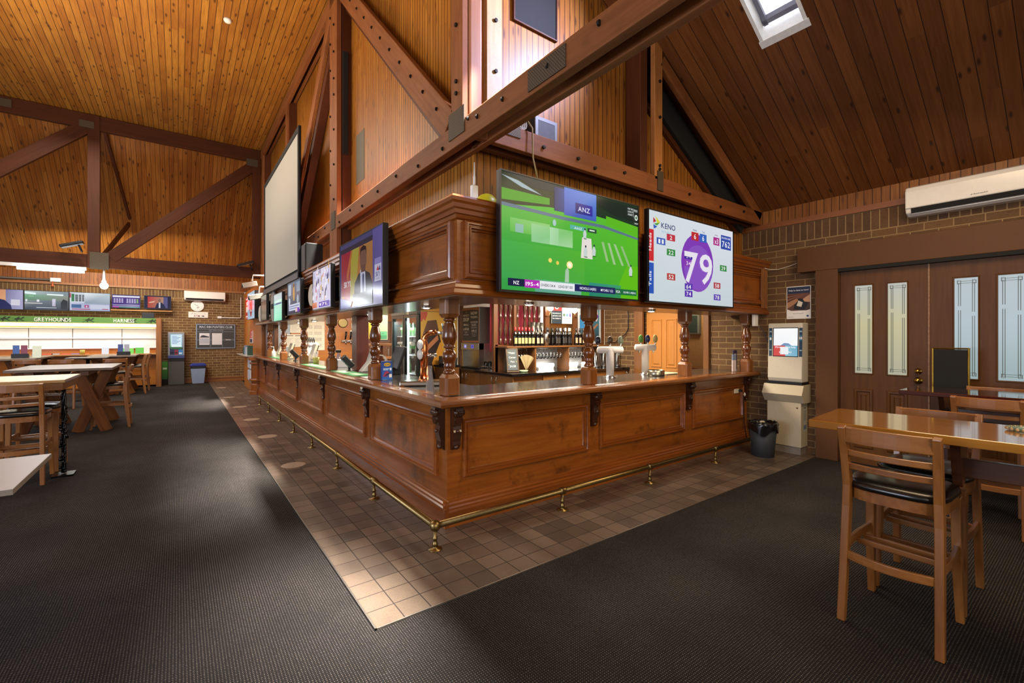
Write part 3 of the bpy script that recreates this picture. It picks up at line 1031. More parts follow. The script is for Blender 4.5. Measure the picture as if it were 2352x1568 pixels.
# ================================================================== doors and fittings of the right wall
m = MB(); m.box(6.6, WX, -4, 2.56, 2.4, 2.7)
struct('trim_4', m, plain('brown_painted_header', '5a3a1e', .5, var=.04, spec=.2), bevel=.006)
m = MB(); m.box(6.6, 6.74, 2.1, 2.345, 0, 2.4)
struct('trim_5', m, plain('brown_painted_header', '5a3a1e', .5), bevel=.004)
m = MB(); m.box(6.6, 6.74, -.35, -.1, 0, 2.4)
struct('trim_6', m, plain('brown_painted_header', '5a3a1e', .5), bevel=.004)
m = MB(); m.box(6.6, 6.7, -.1, 2.1, 2.36, 2.4)
struct('trim_7', m, BLACKM)

def door_leaf(n, y0, y1, panes, pane_glow, knobs=False):
    dx = 6.68
    m = MB()
    # stiles and rails round the panes
    ys = [y1] + [v for p in panes for v in p] + [y0]
    for a, b in zip(ys[0::2], ys[1::2]): m.box(dx, dx + .045, b, a, .01, 2.36)
    for a, b in panes: m.box(dx, dx + .045, b, a, .01, 1.11); m.box(dx, dx + .045, b, a, 2.175, 2.36)
    d = struct('door_%d' % n, m, BRW(2))
    for a, b in panes:
        mm = MB().frame((dx, a + .015, 1.095), (0, -1, 0), (0, 0, 1), (-1, 0, 0), a - b + .03, 1.095, [(0, 0), (.004, .008), (.014, .006), (.016, -.008)])
        part('glazing_bead', mm, BRW(2), d)
        W, Hh = a - b, 1.065
        c0, c1, c2 = pane_glow
        it = [('g', 0, 0, 1, .55, c0, c0, c2, c2), ('g', 0, .55, 1, 1, c2, c2, c1, c1)]
        ln = '6c7064'
        def L(x0, y0_, x1, y1_): it.append(('r', x0, y0_, x1, y1_, ln))
        lw, lh = .012 / W * .5, .004
        for xx in (.16, .25): 
            L(xx, .04, xx + lw, .68); L(xx, .72, xx + lw, .95)
        for xx in (.75, .84):
            L(xx, .04, xx + lw, .62); L(xx, .66, xx + lw, .95)
        for yy in (.035, .055, .945, .965): L(.1, yy, .9, yy + lh)
        for cx in (.12, .76):
            for cy in (.025, .94):
                for q in ((cx, cy, cx + .14, cy + lh), (cx, cy + .035, cx + .14, cy + .035 + lh), (cx, cy, cx + lw, cy + .035), (cx + .14, cy, cx + .14 + lw, cy + .035)): L(*q)
        pic('pane', d, fX(dx + .008, a, 1.11), W, Hh, it, emit=.62)  # pane glows: light from the room behind is put into its colours
        mm = MB().frame((dx, a + .01, .2), (0, -1, 0), (0, 0, 1), (-1, 0, 0), a - b + .02, .72, [(0, 0), (.008, .01), (.03, .012), (.04, -.002), (.06, -.002), (.075, .006)])
        part('raised_panel', mm, BRW(2), d)
    if knobs:
        for z, r in ((1.165, .022), (1.06, .028)):
            mm = MB().lathe([(.0001, 0), (r + .012, .002), (r + .01, .008), (.012, .012), (.012, .03), (r, .04), (r + .002, .05), (r - .006, .062), (.0001, .064)], n=18, axis=0, M=Matrix.Translation((dx, 1.355, z)) @ Matrix.Rotation(PI, 4, 'Z'))
            part('knob', mm, plain('polished_brass', 'c09a44', .18, 1.), d)
    return d
door_leaf(1, 1.272, 2.095, [(1.947, 1.775), (1.628, 1.454)], ('d6d4b8', 'e4e6dc', 'efe6b4'), True)
door_leaf(2, .385, 1.262, [(1.064, .886), (.743, .565)], ('bcd4d6', 'd8e6ea', 'cfe2e8'))
door_leaf(3, -.1, .38, [(.2, .03)], ('bcd4d6', 'd8e6ea', 'cfe2e8'))
m = MB(); m.box(6.665, 6.69, 1.258, 1.272, 0, 2.36)
struct('trim_8', m, plain('worn_astragal', '8a6440', .5, var=.3))

# split air conditioners
def air_con(name, fr, w, lab, brandless=True):
    O, U, V, N = (Vector(a) for a in fr)
    t = thing(name, lab, 'air conditioner', O + U * (w / 2))
    def P(u, v, n): return O + U * u + V * v + N * n
    pr = [(0, 0), (.12, 0), (.19, .03), (.215, .09), (.22, .26), (.2, .305), (.17, .32), (0, .32)]
    n = len(pr)
    m = MB().add([P(0, b, a) for a, b in pr] + [P(w, b, a) for a, b in pr], [tuple(range(n)), tuple(range(n, 2 * n))] + [(i, (i + 1) % n, n + (i + 1) % n, n + i) for i in range(n)])
    part('housing', m, plain('gloss_white', 'e4e0d8', .16, var=.02, coat=.4), t, .012)
    def strip(name, a, b, c, d, mat):
        m = MB().add([P(.05, a[1], a[0]), P(w - .05, a[1], a[0]), P(w - .05, b[1], b[0]), P(.05, b[1], b[0])], [(0, 1, 2, 3)])
        part(name, m, mat, t)
    strip('outlet_slot', (.194, .024), (.2155, .078), 0, 0, BLACKM)
    m = MB()
    m.tube([P(.05, .018, .17), P(w - .05, .018, .17)], .006, 6)
    part('louvre', m, WHITE, t)
    m = MB().add([P(.01, .075, .2165), P(w - .01, .075, .2165), P(w - .01, .08, .2175), P(.01, .08, .2175)], [(0, 1, 2, 3)])
    part('seam', m, plain('seam_grey', '8a867e', .5), t)
    return t
air_con('air_conditioner', ((WX, 1.44, 2.9), (0, -1, 0), (0, 0, 1), (-1, 0, 0)), 1.05, 'large white wall air conditioner above the brown double doors')
pic('maker_mark', bpy.data.objects['air_conditioner'], ((WX - .2185, .92, 3.0), (0, -1, 0), (-.03, 0, 1), (-1, 0, 0)), .13, .02, [('t', 'ActronAir', .56, .2, .7, '5a564e', 'c', .8), ('p', [(.0, .2), (.08, .8), (.12, .8), (.06, .2)], '5a564e')])

# wall poster
t = thing('poster', 'safety poster with dark blue top on the brick above the terminal', 'poster', (6.745, 2.6, 1.79))
it = [('r', 0, 0, 1, 1, 'e8e6e2'), ('r', .02, .72, .98, .985, '1c2a44'), ('g', .02, .25, .98, .78, '5a3c2c', '3a2a24', '6a4030', '7a4a34')]
for i in range(6): it.append(('p', [(.02, .5 + i * .05), (.7, .76), (.75, .76), (.02, .46 + i * .05)], '4a2a20' if i % 2 else '8a5a40'))
it += [('p', [(.3, .3), (.75, .26), (.9, .45), (.75, .62), (.5, .62), (.35, .5)], '17181a'), ('p', [(.02, .32), (.35, .46), (.5, .56), (.44, .62), (.02, .5)], 'a87a58'), ('p', [(.98, .5), (.75, .52), (.68, .6), (.98, .74)], 'c89a74'),
       ('p', [(.42, .4), (.62, .36), (.68, .5), (.5, .56)], 'd8d0c0'), ('p', [(.02, .3), (.3, .22), (.6, .2), (.98, .28), (.98, .02), (.02, .02)], 'e8e6e2'),
       ('t', 'Help is close at hand', .5, .86, .045, 'e8ecf4', 'c', .82), ('t', 'here for you 24/7', .5, .15, .026, '2a2a2a', 'c'), ('r', .06, .05, .3, .06, '888888'), ('e', .88, .08, .05, .03, '26457a')]
part('sheet', MB().box(6.742, 6.749, 2.448, 2.745, 1.795, 2.235), WHITE, t)
pic('print', t, fX(6.7418, 2.743, 1.797), .293, .436, it)

# gaming payout terminal and its cabinet
kx = 6.53
t = thing('ticket_terminal', 'cream payout terminal with lit screen beside the bar', 'payment terminal', (6.63, 2.68, 0))
m = MB(); m.box(kx + .01, 6.74, 2.495, 2.895, 0, .1)
part('kick_plate', m, plain('kick_grey', '7c746a', .5), t)
m = MB(); m.box(kx, 6.74, 2.485, 2.905, .1, .68)
part('cabinet', m, plain('cream_steel', 'b8ac92', .45, var=.03), t, .004)
m = MB(); m.prism([(kx - .0, .68), (kx - .085, .79), (kx - .02, .915), (6.74, .92), (6.74, .68)], 2.445, 2.94)
part('hopper', m, plain('cream_steel', 'b8ac92', .45, var=.03), t, .004)
m = MB(); m.box(kx - .01, 6.74, 2.47, 2.905, .92, .95)
part('plinth', m, BLACK, t)
m = MB(); m.prism([(kx + .02, .95), (kx - .005, 1.0), (kx + .02, 1.735), (6.74, 1.74), (6.74, .95)], 2.475, 2.9)
hd = part('head_unit', m, plain('cream_plastic', 'cac2b0', .35, var=.02), t, .012)
fr = ((kx + .0, 2.89, 1.0), (0, -1, 0), (0.0335, 0, 1), (-1, 0, .0335))
pic('screen', hd, ((kx + .0035, 2.835, 1.285), (0, -1, 0), (0.034, 0, 1), (-1, 0, .034)), .315, .39,
    [('r', 0, 0, 1, 1, '202226'), ('g', .03, .025, .97, .975, 'f4f6fa', 'ffffff', 'ffffff', 'ffffff'), ('r', .03, .025, .5, .38, 'd8504a'), ('g', .5, .025, .97, .38, '9cc8da', '78b4cc', '6aaac8', '9cc8da'),
     ('p', [(.3, .38), (.45, .47), (.62, .46), (.75, .38)], '7a9ac0'), ('t', 'How can we help', .5, .3, .06, 'ffffff', 'c', .8), ('t', 'you today', .5, .14, .06, 'ffffff', 'c', .5), ('r', .3, .08, .62, .34, 'f2f4f6')], emit=.95)
for dy, s in ((2.885, 0), (2.512, 1)):
    pic('sticker', hd, ((kx + .003, dy, 1.29), (0, -1, 0), (0.034, 0, 1), (-1, 0, .034)), .04, .38,
        [('r', 0, 0, 1, 1, '1e3a54'), ('r', .15, .55, .85, .75, '2f6f88'), ('r', .15, .85, .85, .9, '9ab8c4'), ('r', .15, .2, .85, .24, '9ab8c4')] + ([('t', '18', .5, .6, .09, 'f0f0f0', 'c')] if s else [('e', .5, .62, .3, .05, 'f0f0f0')]))
pic('control_panel', hd, ((kx - .0005, 2.85, 1.005), (0, -1, 0), (0.034, 0, 1), (-1, 0, .034)), .34, .2,
    [('r', 0, 0, 1, 1, 'c4bcac'), ('e', .18, .62, .07, .12, '3f8fb0'), ('t', '1', .18, .55, .13, 'e8f4f8', 'c'), ('r', .36, .58, .62, .82, '2a0e0e'), ('r', .39, .63, .59, .78, '6a1414'), ('e', .8, .58, .07, .12, 'b03040'), ('r', .77, .53, .83, .63, 'f0d8d8'), ('e', .5, .3, .07, .12, 'a8b84a'),
     ('r', .05, .12, .32, .42, '22262a'), ('r', .07, .16, .3, .24, 'c0c4c4'), ('r', .64, .12, .94, .34, '1c2a8a'), ('r', .68, .17, .9, .29, 'a8d4ff'), ('r', .1, .82, .28, .86, '70a8b8'), ('r', .7, .82, .9, .86, 'a05058')], rough=.4)
m = MB().lathe([(.0001, 0), (.012, .001), (.012, .004), (.0001, .004)], n=14, axis=0, M=Matrix.Translation((kx, 2.53, .62)) @ Matrix.Rotation(PI, 4, 'Z'))
part('key_lock', m, BRASS, t)
pic('notice', t, ((6.6, 2.4845, .3), (1, 0, 0), (0, 0, 1), (0, -1, 0)), .1, .34, [('r', 0, 0, 1, 1, 'b8b4a8'), ('r', .3, .9, .7, .94, '333333')] + [('r', .1, .8 - i * .05, .9 - .1 * (i % 3), .815 - i * .05, '6a6a70') for i in range(8)] + [('r', .1, .1, .9, .26, '6a7a98')])

# rubbish bin with liner
t = thing('rubbish_bin', 'dark grey round bin with a black liner beside the bar end', 'bin', (6.13, 2.78, 0.004))
m = MB().lathe([(.125, .004), (.13, .008), (.165, .43), (.16, .43), (.125, .02), (.0001, .02)], c=(6.13, 2.78, 0), n=36)
part('bucket', m, plain('bin_plastic', '2c3034', .6), t)
m = MB()
prof = []
rnd = random.Random(3)
nn = 40
rows = [(.171, .33), (.177, .36), (.174, .4), (.178, .435), (.165, .45), (.15, .435), (.13, .4), (.12, .34)]
vs = []
for j, (r, z) in enumerate(rows):
    for i in range(nn):
        a = 2 * PI * i / nn
        rr = r + rnd.uniform(-.006, .008) * (1 if j < 6 else .4)
        zz = z + rnd.uniform(-.012, .012) + (.045 * math.sin(3 * a + .6) - .02 * math.cos(5 * a) if j == 0 else 0)
        vs.append((6.13 + rr * math.cos(a), 2.78 + rr * math.sin(a), zz))
m.add(vs, [(j * nn + i, j * nn + (i + 1) % nn, (j + 1) * nn + (i + 1) % nn, (j + 1) * nn + i) for j in range(len(rows) - 1) for i in range(nn)], None, True)
part('liner', m, plain('liner_plastic', '0e0e10', .22, coat=.3), t)

# power point and cord on the last bar panel
t = thing('power_point', 'cream power point on the bar panel nearest the wall', 'power point', (6.38, BY - .01, .75))
m = MB().box(6.32, 6.44, BY - .022, BY - .006, .75, .83)
part('plate', m, plain('cream_switch', 'd8ccb0', .4), t, .004)
m = MB().box(6.42, 6.46, BY - .06, BY - .022, .765, .8)
part('plug', m, BLACK, t, .006)
t2_ = MB().tube([(6.46, BY - .05, .78), (6.5, BY - .06, .74), (6.52, BY - .05, .6), (6.55, BY - .04, .3), (6.6, BY - .06, .05)], .006, 6)
part('cord', t2_, BLACK, t)
m = MB().prism([(6.47, .73), (6.5, .76), (6.53, .73), (6.5, .7)], BY - .075, BY - .07, axis=1)
part('tag', m, WHITE, t)
m = MB().box(6.42, 6.52, 3.02, 3.06, 1.7, 1.86)
single('junction_box', m, WHITE, 'white junction box under the wall end of the canopy', 'junction box', bevel=.006)
m = MB().tube([(6.5, 3.06, 1.72), (6.62, 3.02, 1.68), (6.7, 2.96, 1.45), (6.73, 2.92, 1.2)], .005, 6)
single('power_cable', m, plain('grey_cable', '4a4a56', .5), 'thin grey cable hanging on the brick beside the terminal', 'cable')
m = MB().tube([(6.6, 3.0, 2.52), (6.7, 2.95, 2.5), (6.73, 2.85, 2.49), (6.735, 2.7, 2.52), (6.735, 2.56, 2.56)], .006, 6)
single('white_cable', m, plain('white_cable', 'c8bca8', .5), 'loose white cable across the brick above the poster', 'cable')

# black framed board on the floor behind the dark table
bx = 6.3
t = thing('notice_board', 'black notice board in a gold frame in front of the brown doors', 'notice board', (bx, 1.03, 0))
m = MB().box(bx, bx + .02, .905, 1.16, 1.0, 1.42)
part('panel', m, BLACKM, t)
m = MB().frame((bx, 1.172, .985), (0, -1, 0), (0, 0, 1), (-1, 0, 0), .28, .455, [(0, -.022), (0, .006), (.006, .012), (.012, .008), (.016, .0)])
part('frame', m, GOLD, t)
m = MB().tube([(bx + .01, 1.03, .03), (bx + .01, 1.03, 1.0)], .018, 12)
part('stand_pole', m, GOLD, t)
m = MB().lathe([(.18, .002), (.18, .014), (.03, .03), (.018, .04)], c=(bx + .01, 1.03, 0), n=28)
part('stand_base', m, GOLD, t)

# ================================================================== tables on the right
def trestle_table(name, lab, x0, x1, y0, y1, zt, mat, legmat, rot=0., th=.042, legs=(), posts=None):
    c = ((x0 + x1) / 2, (y0 + y1) / 2)
    t = thing(name, lab, 'table', (c[0], c[1], 0), rot)
    w, l = (x1 - x0) / 2, (y1 - y0) / 2
    part('table_top', MB().box(-w, w, -l, l, zt - th, zt), mat, t, .005, local=True)
    for yy in legs:
        m = MB().prism([(-w + .08, zt - th), (w - .08, zt - th), (.1, zt - .3), (-.1, zt - .3)], yy - .02, yy + .02)
        part('leg_bracket', m, legmat(0), t, .003, local=True)
        if posts and yy not in posts: continue
        part('leg', MB().box(-.09, .09, yy - .03, yy + .03, .05, zt - .3), legmat(2), t, .004, local=True)
        part('foot', MB().box(-w + .08, w - .08, yy - .04, yy + .04, .0, .05), legmat(0), t, .006, local=True)
    part('stretcher', MB().box(-.02, .02, legs[0], legs[-1], zt - .26, zt - .16), legmat(1), t, .003, local=True)
    return t
PALE = wood('pale_gloss_top', '9c6420', 'b07a30', 1, .06, .8, 1.)
trestle_table('high_table', 'long high table with glossy honey-coloured top at the front right', 3.165, 3.815, -1.1, 1.16, 1.05, PALE, lambda a: wood('table_leg_brown', '4a2814', '5c341c', a, .35, 1, .3), math.radians(4.5), .046, (-.75, .5), (-.75,))
REDT = wood('red_gloss_top', '3a1408', '4c1c0e', 1, .05, .8, 1.)
trestle_table('high_table', 'long high table with glossy dark red top in front of the doors', 5.5, 6.12, -.9, 1.26, 1.05, REDT, lambda a: DKW(a), math.radians(1), .04, (-.8, .8))
# ashtray-like crystal dish
t = thing('glass_dish', 'cut glass dish near the right end of the honey-coloured table', 'dish', (3.6, .3, 1.051))
m = MB().lathe([(.04, .0), (.06, .004), (.07, .012), (.072, .02), (.066, .021), (.058, .012), (.0001, .008)], n=24)
part('bowl', m, plain('green_glass', 'b8d8c8', .08, 0, trans=.8), t, local=True)
for i in range(18):
    a = 2 * PI * i / 18
    part('glass_bead', MB().ball((.068 * math.cos(a), .068 * math.sin(a), .012), .009, 8, 6), plain('amber_bead', 'b89868', .15), t, local=True)

# ================================================================== bar stools
def stool_proto():
    t = thing('bar_stool', 'x', 'bar stool', (0, 0, 0), 0, 'timber bar stools with black vinyl seats')
    S = STW(2)
    for s in (-1, 1):
        m = MB().bar([(-.255, s * .2, 0), (-.225, s * .195, .3), (-.2, s * .19, .62), (-.2, s * .187, .74), (-.235, s * .19, .92), (-.275, s * .193, 1.065)], [.036] * 6, [.036, .05, .056, .056, .046, .038])
        part('rear_leg', m, S, t, .004, local=True)
        m = MB().bar([(.235, s * .195, 0), (.2, s * .19, .3), (.19, s * .185, .69)], [.036, .04, .042], [.034, .05, .056])
        part('front_leg', m, S, t, .004, local=True)
    # seat apron and cushion share a rounded outline
    def outline(k=1., n=36):
        q = []
        for i in range(n):
            a = 2 * PI * i / n
            c, s_ = math.cos(a), math.sin(a)
            e = .55
            x = .225 * math.copysign(abs(c) ** e, c)
            y = .215 * math.copysign(abs(s_) ** e, s_)
            q.append((x * k + .005, y * k * (1. if x > 0 else .97)))
        return q
    n = 36
    vs, fs = [], []
    for k, z in ((.97, .665), (.985, .665), (.985, .72), (.95, .722)):
        vs += [(x, y, z) for x, y in outline(k)]
    fs = [(j * n + i, j * n + (i + 1) % n, (j + 1) * n + (i + 1) % n, (j + 1) * n + i) for j in range(3) for i in range(n)]
    fs += [tuple(range(n)), tuple(range(3 * n, 4 * n))]
    part('seat_frame', MB().add(vs, fs), STW(0), t, local=True)
    vs = []
    lv = [(.96, .72), (1.02, .727), (1.03, .742), (1.0, .756), (.92, .766), (.7, .772), (.35, .773)]
    for k, z in lv: vs += [(x, y, z) for x, y in outline(k)]
    fs = [(j * n + i, j * n + (i + 1) % n, (j + 1) * n + (i + 1) % n, (j + 1) * n + i) for j in range(len(lv) - 1) for i in range(n)]
    o = len(lv) * n
    fs += [tuple(range(n)), tuple(range(o - n, o))]
    m = MB().add(vs, fs, None, True)
    part('seat_cushion', m, LEATHER, t, local=True)
    def arc(z, half, sag, x0, k=9): return [(x0 - sag * (1 - (y / half) ** 2), y, z) for y in [-half + 2 * half * i / (k - 1) for i in range(k)]]
    part('top_rail', MB().bar(arc(1.022, .19, .035, -.26), .085, .024, (0, 0, 1)), STW(1), t, .006, local=True)
    for z, x in ((.92, -.232), (.845, -.215)):
        part('back_slat', MB().bar(arc(z, .185, .035, x), .032, .02, (0, 0, 1)), STW(1), t, .005, local=True)
    part('rear_stretcher', MB().bar(arc(.36, .195, .05, -.222), .045, .02, (0, 0, 1)), STW(1), t, .004, local=True)
    part('foot_rest', MB().bar([(.2, y, .3) for y in (-.19, .19)], .045, .028, (0, 0, 1)), STW(1), t, .004, local=True)
    for s in (-1, 1):
        part('side_stretcher', MB().bar([(-.222, s * .193, .4), (.0, s * .2, .405), (.195, s * .188, .41)], .045, .02, (0, 0, 1)), STW(0), t, .004, local=True)
    for x in (-.03, .06):
        part('cross_stretcher', MB().bar([(x, -.19, .38), (x, .19, .38)], .03, .02, (0, 0, 1)), STW(1), t, .003, local=True)
    return t
st = stool_proto()
STOOLS = [((3.185, .715), 0, 'timber bar stool in the right foreground with its back to the camera'),
          ((3.74, .72), PI, 'bar stool facing us across the honey-coloured table, its top rail just above it'),
          ((3.2, -.02), 0, 'bar stool cut off by the right edge of the photo, front table'),
          ((5.4, .63), 0, 'bar stool with its back to us at the dark red table'),
          ((6.0, .7), PI, 'bar stool behind the dark red table, close to the doors'),
          ((-1.34, 6.97), PI / 2, 'bar stool at the near left, its back to us behind the white table'),
          ((-1.32, 7.52), -PI / 2, 'bar stool on the far side of the near left table, its rail above the top'),
          ((-.93, 10.36), PI, 'bar stool at the end of the plank table, seen from its side'),
          ((-2.28, 9.9), .3, 'bar stool half cut off at the left edge beside the plank table'),
          ((-.99, 16.1), PI + .1, 'nearer of two stools at the plank table by the betting counter'),
          ((-.93, 16.95), PI, 'farther of two stools at the plank table by the betting counter'),
          ((-1.15, 13.6), PI / 2 + .1, 'bar stool between the plank table and the black pedestal table'),
          ((-1.95, 13.7), PI / 2 - .2, 'bar stool left of the black pedestal table, seen behind the plank top'),
          ((-2.55, 13.9), PI / 2, 'bar stool in front of the table with the brochure racks'),
          ((-2.5, 7.0), PI / 2, 'bar stool at the hidden left end of the near left table')]
for i, ((x, y), rz, lab) in enumerate(STOOLS[:-1]):
    o = st if i == 0 else dup(st)
    o.location = (x, y, 0)
    o.rotation_euler = (0, 0, rz)
    o['label'] = lab
# ================================================================== screens on the canopy
def tv(name, lab, fr, w, h, items, dep=.05, bez=.012, emit=1.0, cat='television', group=None):
    O, U, V, N = (Vector(a) for a in fr)
    t = thing(name, lab, cat, O + U * (w / 2), 0, group)
    def box(u0, u1, v0, v1, n0, n1):
        vs = [O + U * u + V * v + N * n for n in (n0, n1) for v in (v0, v1) for u in (u0, u1)]
        return MB().add(vs, [(0, 2, 3, 1), (4, 5, 7, 6), (0, 1, 5, 4), (2, 6, 7, 3), (0, 4, 6, 2), (1, 3, 7, 5)])
    part('casing', box(0, w, 0, h, -dep, -.004), BLACK, t, .004)
    m = MB().frame(O, U, V, N, w, h, [(0, -.004), (0, .006), (bez, .006), (bez, 0)])
    part('bezel', m, BLACK, t)
    part('bracket', box(w * .3, w * .7, h * .25, h * .75, -dep - .12, -dep), BLACKM, t)
    sf = (O + U * bez + V * bez * 1.3, U, V, N)
    pic('screen', t, sf, w - 2 * bez, h - 2.3 * bez, items, emit=emit)
    return t
G = 'g'
cr = [('g', 0, 0, 1, 1, '2f9a44', '43a818', '5cc01e', '52b43a'), ('g', 0, .1, .55, .42, '3aa04e', '4aa83a', '52b02c', '46ac4a'), ('p', [(.78, 0), (1, 0), (1, .35), (.9, .35)], '5cb80e'),
      ('p', [(0, .72), (0, 1), (1, 1), (1, .76), (.6, .8), (.3, .78)], '16301e'), ('p', [(0, .76), (.3, .8), (.3, .86), (0, .86)], '4a9a24'), ('p', [(.72, .74), (1, .68), (1, .78), (.72, .82)], '58b41c'),
      ('p', [(0, .97), (.1, .95), (.25, .87), (.12, .9)], '9ab0b8'), ('p', [(.02, 1), (.6, 1), (.55, .94), (.2, .92)], '0e2a30'), ('p', [(.62, .98), (1, .98), (1, .82), (.8, .84), (.66, .9)], '12241c'),
      ('p', [(0, .74), (.4, .72), (.7, .72), (1, .66), (1, .64), (.7, .69), (.4, .69), (0, .71)], '5a7088'),
      ('g', .33, .76, .4, .98, '16265c', '223a80', '2a4a90', '1a2c5a'), ('g', .4, .74, .64, 1, '3a50b0', '3e5cb8', '5a88d8', '5078d0'), ('g', .48, .78, .61, .88, '1c1c6a', '28289a', '2c2ca0', '202078'), ('t', 'ANZ', .545, .805, .045, 'd8dcf4', 'c', .09),
      ('g', .05, .5, .3, .62, '62b848', '70bc50', '8ac878', '70c060'), ('g', .18, .44, .46, .6, '8cc890', 'a4d49c', '7cc46c', '94cc90'), ('g', .3, .44, .36, .6, 'a8d8a8', '9cd098', '9cd098', 'a8d8a8'),
      ('p', [(.52, .36), (.61, .36), (.6, .56), (.53, .56)], 'e2dcd4'), ('p', [(.68, .55), (.7, .55), (.74, .36), (.72, .36)], '96bc80'), ('p', [(.73, .55), (.75, .55), (.8, .34), (.78, .34)], '9cc08a'), ('p', [(.78, .55), (.8, .55), (.87, .34), (.85, .34)], '9cc08a'), ('p', [(.84, .54), (.86, .54), (.93, .34), (.91, .34)], '90b87c'),
      ('r', .44, .62, .56, .66, '58b0a0'), ('t', 'ANZ', .5, .625, .022, 'e0f0e8', 'c', .06), ('r', .57, .62, .64, .66, '244a34'), ('r', .585, .635, .625, .648, 'd8e8d8'),
      ('e', .33, .645, .012, .03, 'a0c4c0'), ('r', .08, .5, .13, .575, '8cb8a8')]
for x, y, s in ((.55, .6, 1), (.555, .43, 1.1), (.62, .45, 1.1), (.93, .3, 1.2)):
    cr += [('p', [(x - .012 * s, y - .05 * s), (x + .008 * s, y - .05 * s), (x + .012 * s, y + .0), (x + .004, y + .035 * s), (x - .006, y + .035 * s), (x - .014 * s, y)], 'c4d0cc'), ('e', x, y + .042 * s, .006, .012, '2a3a40'), ('r', x - .01 * s, y - .055 * s, x + .012 * s, y - .048 * s, '1e4a1a')]
cr += [('p', [(.4, .1), (.43, .1), (.43, .22), (.42, .25), (.405, .22)], 'a8c4a8'), ('e', .3, .295, .012, .02, 'f4d868'), ('e', .35, .28, .01, .018, 'e8cc58'), ('e', .435, .275, .022, .035, 'ffe89c'), ('e', .435, .275, .012, .02, 'fffbe8'),
       ('g', .2, .0, .52, .11, '5c9c88', '6ca898', '78b4a0', '5cb07a'), ('g', .58, .0, .84, .13, '1c7a66', '2a8a50', '3a9a68', '2a8a80'),
       ('r', .035, .035, .135, .1, '151c40'), ('t', 'NZ', .085, .05, .03, 'ffffff', 'c'), ('r', .135, .03, .23, .1, 'b42cb4'), ('t', '195-4', .183, .048, .032, 'ffffff', 'c', .082), ('r', .23, .03, .47, .1, 'e6e8ec'), ('t', 'OVERS 54.4', .285, .052, .024, '202838', 'c', .095), ('t', 'LEAD BY 100', .405, .052, .024, '202838', 'c', .1),
       ('r', .47, .035, .79, .1, '1a2058'), ('t', 'NICHOLLS 64(105)', .57, .055, .024, 'f0f4ff', 'c', .125), ('t', "MITCHELL' 1 (2)", .72, .055, .022, 'f0f4ff', 'c', .1), ('r', .79, .035, .98, .095, '12683a'), ('t', 'RSA', .815, .052, .026, 'f0f4ff', 'c', .035), ('t', 'OLIVER 2-48(11.4)', .915, .055, .018, 'f0f4ff', 'c', .11),
       ('t', 'FOR THE', .922, .94, .018, 'f0f4f0', 'c', .045), ('t', 'LOVE OF', .922, .91, .018, 'f0f4f0', 'c', .045), ('t', 'CRICKET', .922, .88, .018, 'f0f4f0', 'c', .045), ('r', .95, .87, .952, .96, 'f0f4f0'), ('t', 'FOX', .972, .93, .024, 'f0f4f0', 'c', .03), ('e', .975, .87, .014, .03, 'f0f4f0'), ('e', .975, .87, .008, .018, '3a6a3a'), ('t', 'CRICKET', .975, .8, .014, 'f0f4f0', 'c', .034)]
tv('television', 'large television showing a green cricket ground on the front canopy', fY(2.0, 2.86, 1.905), 1.685, .95, cr)
def num(s, x, y, c, w=.09, h=.075, tc='f4f4f8'): return [('r', x - w / 2, y - h / 2, x + w / 2, y + h / 2, c), ('t', s, x, y - h * .32, h * .62, tc, 'c', w * (.6 if len(s) > 1 else .28))]
ke = [('g', 0, 0, 1, 1, 'cddbe0', 'c8d6dc', 'e2e6f0', 'd8e2e8'), ('r', 0, .44, .05, .79, 'd0242c'), ('r', 0, .08, .05, .42, '2456b8'),
      ('p', [(.045, .93), (.075, .89), (.045, .865)], 'c02838'), ('p', [(.065, .95), (.115, .885), (.085, .86)], 'd8d838'), ('p', [(.05, .86), (.11, .88), (.08, .84)], '4aa848'), ('p', [(.045, .85), (.085, .83), (.05, .8)], '2a5ac0'),
      ('t', 'KENO', .125, .83, .058, '203a6c', 'l', .15), ('t', "let's play!", .13, .78, .026, '9ac8e0', 'l', .1),
      ('e', .535, .5, .195, .35, '8038b8'), ('e', .545, .44, .17, .28, '8a50c4'), ('t', 'Heads', .5, .885, .022, '403060', 'c'), ('t', 'Tails', .605, .885, .022, '4060a0', 'c'), ('t', 'bonus', .77, .89, .02, '8a3080', 'c')]
ke += num('6', .5, .82, 'c0242c', .085, .1) + num('6', .6, .82, '2a62c0', .085, .1) + num('x3', .77, .82, 'b02a8a', .08, .1) + [('r', .83, .74, .97, .92, '2848a8'), ('t', 'DRAWING GAME', .9, .875, .024, 'e8eeff', 'c', .12), ('t', '762', .9, .77, .075, 'f4f6ff', 'c', .11)]
ke += num('2', .225, .74, 'c02840') + num('11', .12, .675, '3058b8') + num('22', .225, .57, '2a8a3c') + num('24', .42, .565, '3c1c98', tc='c8b8e8') + num('34', .42, .48, '8a34b4', tc='e0d0f0') + num('29', .86, .49, '2a8a3c') + num('52', .225, .29, 'b84038') + num('58', .775, .255, 'b03c44') + num('64', .42, .2, '5a3ab0') + num('74', .42, .115, '5a30b0') + num('78', .775, .105, '6048b0')
ke += [('t', '7', .37, .26, .36, 'eeeaf4', 'l', .16), ('t', '9', .55, .26, .36, 'eeeaf4', 'l', .16)]
o_ = tv('television', 'television showing the white number game screen with a purple oval', fY(3.835, 2.86, 1.905), 1.69, .955, ke, emit=.9)
def vtext(name, par, s, fr, hgt, length):
    pic(name, par, fr, length, hgt, [('t', s, .5, .1, .8, 'f4f4f8', 'c', .9)], emit=.9)
vtext('screen_lettering', o_, 'Heads', ((3.885, 2.852, 2.42), (0, 0, 1), (-1, 0, 0), (0, -1, 0)), .05, .2)
